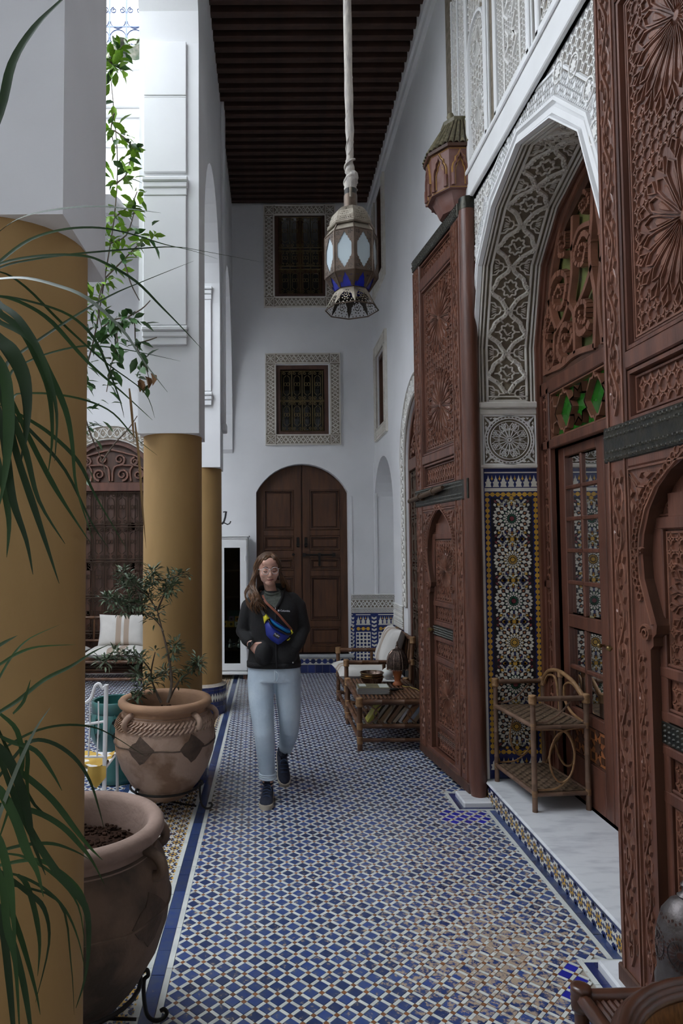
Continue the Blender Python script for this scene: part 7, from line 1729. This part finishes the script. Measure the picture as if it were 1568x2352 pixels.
for j in range(150):
    s=-1 if j%2 else 1
    gq=hr.uniform(-.95,1); a=gq*1.45                  # angle around the head, front to back
    px0=.018+hr.uniform(-.008,.008)
    top=Vector((px0,.014-.085*0+.07*gq*.9-.0,.114-.02*abs(gq)**2))
    y1=.014+.098*sin(a)*.98
    hx=.083*math.sqrt(max(0,1-((y1-.014)/.105)**2)) 
    p1=Vector((s*max(hx,.02)*.72+.004,y1 if gq>-.6 else y1*.9,.085-.015*gq*gq)); p2=Vector((s*max(hx,.04)*1.08,max(y1,-.030)+.012,.018)); 
    if s<0:
        p3=Vector((-.086-.01*hr.random(),max(y1*.6,-.02)+.012,-.035))
        T0=HM@p3; e=hr.random()
        q=[HM@top,HM@p1,HM@p2,T0]
        bx=-.155+.10*hr.random()**.9; by=-.135+.07*hr.random()
        q+= [Vector((-.125-.035*hr.random(),-.035-.03*e,1.44)),Vector((-.150+.065*e-.03*hr.random(),-.085-.035*e,1.375)),Vector((bx-.015+.02*hr.random(),by,1.31)),Vector((bx+.012,by+.004,1.245+.05*hr.random()))]
    else:
        p3=Vector((.080+.008*hr.random(),max(y1*.7,-.012)+.02,-.035)); q=[HM@top,HM@p1,HM@p2,HM@p3]
        q+=[Vector((.062+.03*hr.random(),.03+.03*hr.random(),1.44)),Vector((.075+.035*hr.random(),.055+.03*hr.random(),1.40)),Vector((.07+.04*hr.random(),.09+.03*hr.random(),1.33)),Vector((.06+.03*hr.random(),.11,1.27))]
    lock(q,hr.uniform(.006,.010))
for j in range(16):  # loose fine strands
    e=hr.random(); lock([HM@Vector((-.07,-.01,.05)),HM@Vector((-.088,-.0,-.02)),Vector((-.15-.03*e,-.05,1.44)),Vector((-.19-.01*e,-.07,1.385)),Vector((-.185+.03*e,-.09,1.32)),Vector((-.15+.05*e,-.11,1.27))],.002)
    lock([HM@Vector((.07,-.0,.05)),HM@Vector((.088,.01,-.03)),Vector((.085+.02*e,.02,1.45)),Vector((.10+.03*e,.03,1.40)),Vector((.11+.03*e,.05,1.35))],.002)
hs.build('hair_strands',HAIR,pw,180,kind='stuff')
# tee under the jacket
def AB(z):
    T=((.86,.178,.128),(.90,.184,.130),(1.0,.172,.124),(1.08,.163,.122),(1.2,.168,.130),(1.28,.178,.128),(1.335,.165,.105),(1.37,.125,.085),(1.40,.085,.068))
    for (z0,a0,b0),(z1,a1,b1) in zip(T[:-1],T[1:]):
        if z0<=z<=z1: f=(z-z0)/(z1-z0); return a0+(a1-a0)*f,b0+(b1-b0)*f
    return T[-1][1:]
def front(x,z,d=0): a,bb=AB(z); return (x,.015-bb*math.sqrt(max(.02,1-min(.97,abs(x)/a)**2.3))-d,z)
b=MB()
rings=[]
for z in(.89,.90,.93,1.0,1.06,1.12,1.18,1.24,1.29,1.335,1.365,1.385,1.40):
    a,bb=AB(z); rings.append([(a*(abs(cos(t))**.87)*(1 if cos(t)>=0 else -1),.015+bb*(abs(sin(t))**.87)*(1 if sin(t)>=0 else -1),z) for t in[2*PI*k/40 for k in range(40)]])
b.loft(rings)
cap(b,[(-.125,.02,1.318),(-.165,.025,1.285),LE,(-.180,-.03,1.072),(-.171,-.048,1.060)],[.062,.064,.053,.047,.041]); cap(b,[(.125,.02,1.328),(.165,.03,1.285),RE,(.170,-.04,1.06),(.140,-.080,1.02)],[.062,.064,.053,.048,.043])
b.ell((-.070,-.100,.985),(.062,.066,.078),16,10); b.ell((.09,-.085,.985),(.078,.045,.078),16,10)
jk=soft(b,'jacket',JACK,pw,.0075,5)
b=MB()   # hem band, zip, pocket welts
rg=[]
for z,k in((.882,1.0),(.882,1.035),(.915,1.04),(.92,1.01)):
    a,bb=AB(.88); rg.append([(a*k*(abs(cos(t))**.87)*(1 if cos(t)>=0 else -1),.015+bb*k*(abs(sin(t))**.87)*(1 if sin(t)>=0 else -1),z) for t in[2*PI*k_/40 for k_ in range(40)]])
b.loft(rg,caps=False); b.build('hem_band',JACK,pw,180)
ZX=.012
b=MB(); P=[front(ZX+.012*(1.3-z),z,.004) for z in[.89+.41*k/20 for k in range(21)]]; b.tube(P,.005,6,flat=1.6); b.build('zip',mat('zip_tape',(.02,.02,.022),.5),pw,180)
b=MB(); p=Vector(front(ZX-.0,1.295,.012)); b.box(p.x-.004,p.x+.004,p.y-.004,p.y+.002,p.z-.016,p.z+.004,0,.002); b.build('zip_pull',SIL,pw)
b=MB(); b.tube([front(-.045,1.045,.012),front(-.085,1.00,.030),front(-.115,.955,.022)],[.006,.008,.006],6); b.build('pocket_welt',JACK,pw,180); b=MB(); b.tube([front(.055,1.045,.012),front(.095,1.0,.030),front(.125,.955,.022)],[.006,.008,.006],6); b.build('pocket_welt',JACK,pw,180)
b=MB(); b.add([front(x,z,.006) for x,z in((-.055,1.395),(-.02,1.385),(.02,1.385),(.05,1.395),(.05,1.36),(.03,1.32),(.012,1.292),(-.03,1.315),(-.065,1.34),(-.07,1.375),(0,1.35))],[(10,i,(i+1)%10) for i in range(10)])
b.build('tee_shirt',SHIRT,pw,180)
b=MB(); b.tube(smoothpts([(-.062,-.02,1.392),(-.045,-.055,1.385),(-.012,-.068,1.378),(.025,-.058,1.385),(.045,-.02,1.395),(.02,.05,1.41),(-.03,.05,1.41),(-.062,-.02,1.392)],4),.010,8); b.build('tee_collar',SHIRT,pw,180)
b=MB()   # open stand collar and lapels
def flap(pts,w,th):
    P=smoothpts(pts,4); n=len(P); V=[]
    for k,(p,ww) in enumerate(zip(P,[w*(.25+.75*min(1,1.6*(1-i/(n-1)))) for i in range(n)])): V+=[p,p+Vector((0,th,ww)),p+Vector((0,th+.008,ww)),p+Vector((0,.012,-.004))]
    b.add(V,[(4*k+i,4*k+(i+1)%4,4*(k+1)+(i+1)%4,4*(k+1)+i) for k in range(n-1) for i in range(4)])
flap([(-.02,.075,1.385),(.05,.06,1.385),(.085,.01,1.38),(.075,-.05,1.365),front(.055,1.335,.016),front(.03,1.30,.014),front(.014,1.285,.008)],.062,.012)
flap([(-.02,.075,1.385),(-.08,.05,1.385),(-.105,.0,1.37),(-.10,-.05,1.35),front(-.075,1.325,.014),front(-.03,1.298,.012),front(.008,1.285,.008)],.05,.012)
b.build('collar',JACK,pw,180)
TXW=mat('white_print',(.62,.60,.66),.6)
def text(s,size,M,m,par,name):
    c=D.curves.new(name,'FONT'); c.body=s; c.size=size; c.extrude=.0004; c.align_x='CENTER'; c.align_y='CENTER'; c.resolution_u=3; c.offset=size*.012; c.materials.append(m)
    o=D.objects.new(name,c); COL.objects.link(o); bpy.context.view_layer.update(); me=D.meshes.new_from_object(o.evaluated_get(bpy.context.evaluated_depsgraph_get())); D.objects.remove(o); D.curves.remove(c)
    o=D.objects.new(name,me); COL.objects.link(o); o.parent=par; o.matrix_local=M; return o
c0=Vector(front(.072,1.272,.010)); TM=Matrix.Translation(c0)@Matrix.Rotation(R(14),4,'Z')@Matrix.Rotation(R(4),4,'Y')@Matrix.Rotation(R(80),4,'X')
text('Columbia',.0175,TM@Matrix.Translation((.006,0,0)),TXW,pw,'chest_lettering')
b=MB(lambda u,v,h:tuple(TM@Vector((u,v,h)))); 
for i in range(4): a=PI/4+PI/2*i; b.poly(ngon(-.040+.0042*cos(a),.0042*sin(a),4,.0036,0),-.001,.0008)
b.build('chest_emblem',TXW,pw)
b=MB(); c1=Vector(front(.125,.93,.016)); b.tube([c1+Vector((0,-.004,.03)),c1+Vector((0,-.004,0))],.0015,5); b.ell(c1+Vector((.003,-.006,-.006)),(.006,.003,.006),10,6); b.build('pocket_toggle',SIL,pw,180)
# watch
b=MB(); d=(Vector(LH)-Vector(LW)).normalized(); u=d.orthogonal().normalized(); v=d.cross(u); c=Vector(LW)+d*.008
for k in(-1,0,1): b.tube([c+d*.007*k+(u*cos(t)+v*sin(t))*.0335 for t in[2*PI*i/20 for i in range(20)]],.0045,6,closed=True)
f=c+Vector((-.014,-.031,.010)); b.ell(f,(.014,.008,.017),12,8); b.build('wristwatch',mat('black_rubber',(.012,.012,.014),.3),pw,180)
# jeans
b=MB()
rg=[]
for z,a,bb in((.93,.165,.118),(.88,.176,.125),(.83,.184,.130),(.785,.182,.128)): rg.append([(a*cos(t)+.002,.018+bb*sin(t),z) for t in[2*PI*k/32 for k in range(32)]])
b.loft(rg)
def leg(b,pts):
    P=[Vector(p) for p,_,_ in pts]
    rg=[]
    for i,(p,rx,ry) in enumerate(pts):
        t=(P[min(i+1,len(P)-1)]-P[max(i-1,0)]).normalized(); X=Vector((1,0,0)); X=(X-t*X.dot(t)).normalized(); Y=t.cross(X); rg.append([P[i]+X*rx*cos(g)+Y*ry*sin(g) for g in[2*PI*k/24 for k in range(24)]])
    b.loft(rg)
leg(b,[((-.090,.02,.88),.088,.105),((-.092,.015,.78),.092,.108),((-.090,-.02,.66),.086,.098),((-.078,-.06,.54),.077,.085),((-.066,-.085,.44),.070,.074),((-.060,-.075,.33),.064,.068),((-.052,-.06,.22),.056,.060),((-.047,-.05,.15),.050,.055)])
leg(b,[((.092,.02,.88),.088,.105),((.095,.02,.78),.092,.108),((.100,.025,.66),.086,.098),((.105,.035,.54),.077,.086),((.105,.060,.45),.070,.076),((.102,.13,.385),.066,.072),((.092,.255,.30),.058,.064),((.084,.36,.225),.052,.060)])
for x,y,z in((-.066,-.145,.41),(-.05,-.13,.37),(-.075,-.125,.33),(.10,-.015,.455),(.115,.02,.42),(-.06,-.10,.80),(.07,-.10,.80)): b.ell((x,y+.015,z),(.05,.022,.010),12,6,rot=Matrix.Rotation(rnd.uniform(-.5,.5),3,'Y'))
soft(b,'jeans',JEAN,pw,.0075,4)
b=MB()
for c,ax,r in(((-.047,-.05,.155),Vector((0,.05,1)),.054),):
    for k in range(3): b.tube([Vector(c)+ax*(.013*k-.008)+Vector((r*cos(t),r*1.08*sin(t),-.0*sin(t))) for t in[2*PI*i/28 for i in range(28)]],.0085,6,closed=True)
b.build('jeans_cuff',JEANL,pw,180)
b=MB(); b.tube([(-.047+.0565*cos(t),-.05+.061*sin(t),.172) for t in[2*PI*i/28 for i in range(28)]],.0035,5,closed=True); b.build('cuff_stitch',mat('dark_stitch',(.10,.12,.16),.9),pw,180)
b=MB(); b.tube(smoothpts([(.004,-.128,.875),(.006,-.135,.84),(.004,-.125,.80)],4),.004,6); b.tube(smoothpts([(.004,-.128,.875),(.028,-.131,.85),(.022,-.130,.815),(.006,-.124,.795)],4),.003,6); b.build('fly_seam',JEANL,pw,180)
# shoes
def shoe(M,lab):
    T=lambda x,y,z:tuple(M@Vector((x,y,z)))
    t=thing('shoe',lab,'shoe',(0,0,0),parent=pw); del t['category']
    prof=[(.115,.030,.0),(.105,.036,.0),(.06,.038,.0),(0,.038,.0),(-.06,.044,.0),(-.10,.047,.0),(-.135,.043,.0),(-.157,.030,.0),(-.166,.012,.0)]
    b=MB(T); rg=[]
    for y,w,_ in prof: rg.append([(w*cx,y,z) for cx,z in((-.94,.002),(-1.04,.012),(-1.03,.028),(-.9,.034),(.9,.034),(1.03,.028),(1.04,.012),(.94,.002))])
    b.loft(rg); b.build('sole',SOLE,t,50)
    b=MB(T); rg=[]
    for y,w,h in((.112,.028,.075),(.095,.034,.098),(.05,.037,.105),(.02,.037,.108),(-.01,.038,.100),(-.05,.042,.080),(-.09,.045,.062),(-.125,.042,.052),(-.150,.030,.043),(-.162,.012,.035)):
        rg.append([(w*cos(a),y,.026+(h-.026)*max(0,sin(a))**.75) for a in[PI*k/14 for k in range(15)]]+[(w*.9,y,.02),(-w*.9,y,.02)][::-1])
    b.loft(rg); o=b.build('upper',SHOE,t,180)
    b=MB(T); b.tube([(.032*cos(a)*(1 if True else 1),.055+.052*sin(a)-.0,.107-.010*sin(a)*.3) for a in[2*PI*k/20 for k in range(20)]],.007,6,closed=True); b.box(-.020,.020,-.005,.012,.095,.135,0,.006); b.build('ankle_opening',SHOE,t,180)
    b=MB(T)
    for k in range(4): y=-.015-.022*k; z=.107-.012*k-.004; b.tube(smoothpts([(-.026,y,z-.010),(0,y-.008,z+.004),(.026,y,z-.010)],3),.0028,5)
    b.tube(smoothpts([(0,-.012,.112),(-.02,-.03,.118),(-.03,-.052,.095)],3),.0025,5); b.tube(smoothpts([(0,-.012,.112),(.022,-.03,.116),(.034,-.058,.09)],3),.0025,5); b.build('laces',mat('lace_blue',(.035,.06,.13),.8) if 'lace_blue' not in D.materials else D.materials['lace_blue'],t,180)
shoe(Matrix.Translation((-.050,-.092,0))@Matrix.Rotation(R(-4),4,'Z'),'navy knit shoe planted in front')
shoe(Matrix.Translation((.066,.255,.008))@Matrix.Translation((0,-.0,0))@Matrix.Rotation(R(6),4,'Z')@Matrix.Translation((0,.0,0))@Matrix.Translation((0,-.10,0))@Matrix.Translation((0,.20,0))@Matrix.Translation((0,-.145,0))@Matrix.Rotation(R(38),4,'X')@Matrix.Translation((0,.145,0)),'navy knit shoe trailing with raised heel')
# waist pack worn across the chest
wp=thing('waist_pack','blue waist pack with yellow corner on brown strap across black jacket','bag',PO)
BLUE=mat('blue_ripstop',(.025,.045,.33),.5,(.02,.035,.26),8,2); CYAN=mat('cyan_ripstop',(.008,.22,.52),.5); YELL=mat('yellow_ripstop',(.62,.55,.02),.55); ZBK=mat('black_zip',(.012,.012,.014),.5); STR=mat('brown_strap',(.24,.07,.035),.6)
cx0,cz0=.028,1.150
def bag(x,y,h): X=(x-735)/6488+cx0; Z=(960-y)/6488+cz0; f=front(X,Z); return (X,f[1]-.012-h,Z)
def dome(name,pts,H,m,n=5):
    b=MB(); k=len(pts); cx=sum(p[0] for p in pts)/k; cy=sum(p[1] for p in pts)/k; rg=[]
    for i in range(n+1):
        f=i/n; s=1-f**1.6*.96; h=H*math.sin(PI/2*min(1,f*1.15+.02))
        rg.append([bag(cx+(x-cx)*s,cy+(y-cy)*s,h) for x,y in pts])
    rg.insert(0,[bag(x,y,-.012) for x,y in pts]); b.loft(rg); return b.build(name,m,wp,60)
dome('pack_body',[(160,720),(190,640),(290,560),(420,700),(600,880),(900,1060),(1120,1180),(1270,1240),(1200,1340),(1000,1480),(860,1590),(740,1640),(600,1560),(420,1440),(250,1260),(215,1200),(180,950)],.050,BLUE)
dome('yellow_corner',[(85,410),(230,290),(310,400),(380,480),(290,545),(200,630),(140,730),(110,560)],.030,YELL)
dome('cyan_top',[(390,500),(470,520),(600,640),(760,740),(890,820),(1100,960),(1290,1060),(1290,1150),(1150,1150),(900,1020),(650,860),(500,720),(420,600)],.038,CYAN)
dome('blue_back_edge',[(250,300),(340,380),(560,570),(760,690),(900,800),(1100,920),(1310,1010),(1300,1060),(1100,960),(890,850),(700,740),(500,580),(380,480)],.022,BLUE,3)
b=MB(); b.tube([bag(x,y,.044) for x,y in((330,520),(420,680),(600,860),(800,990),(1000,1100),(1150,1180),(1290,1190))],[.007,.0085,.009,.009,.009,.0085,.006],8,flat=.6); b.build('zip',ZBK,wp,180)
b=MB(); b.tube([bag(1315,1000,.02),bag(1340,1080,.03),bag(1375,1110,.028),bag(1335,1190,.02)],[.003,.006,.006,.003],6); b.build('yellow_tab',YELL,wp,180); b=MB(); b.tube([bag(1265,1350,.02),bag(1200,1420,.024),bag(1130,1445,.02)],[.003,.0045,.003],6); b.build('yellow_pull',YELL,wp,180)
q=Vector(bag(680,1195,.055)); LM_=Matrix.Translation(q)@Matrix.Rotation(R(-6),4,'Z')@Matrix.Rotation(R(31),4,'Y')@Matrix.Rotation(R(84),4,'X')
b=MB(lambda u,v,h:tuple(LM_@Vector((u,v,h)))); b.box(-.021,.021,-.014,.014,-.004,.0018,0,.0012); b.build('label_patch',ZBK,wp)
text('Paqfur',.0155,LM_@Matrix.Translation((0,.003,.002)),TXW,wp,'label_lettering')
def strapline(name,pts,w,m):
    P=smoothpts(pts,5); n=len(P); V=[]
    for k,p in enumerate(P):
        t=(P[min(k+1,n-1)]-P[max(k-1,0)]).normalized(); s=t.cross(Vector((0,1,0))).normalized(); V+=[p+s*w,p+s*w+Vector((0,-.003,0)),p-s*w+Vector((0,-.003,0)),p-s*w]
    b=MB(); b.add(V,[(4*k+i,4*k+(i+1)%4,4*k+4+(i+1)%4,4*k+4+i) for k in range(n-1) for i in range(4)]); return b.build(name,m,wp,40)
strapline('brown_strap',[(-.09,.03,1.40),(-.075,-.05,1.375),front(-.055,1.335,.020),front(-.02,1.300,.018),front(.03,1.252,.016),front(.075,1.20,.016),front(.112,1.155,.016),front(.125,1.135,.018)],.0075,STR)
strapline('black_strap',[bag(160,350,.01),front(-.075,1.265,.016),front(-.088,1.30,.014),(-.10,-.06,1.345),(-.11,0,1.38)],.009,ZBK)
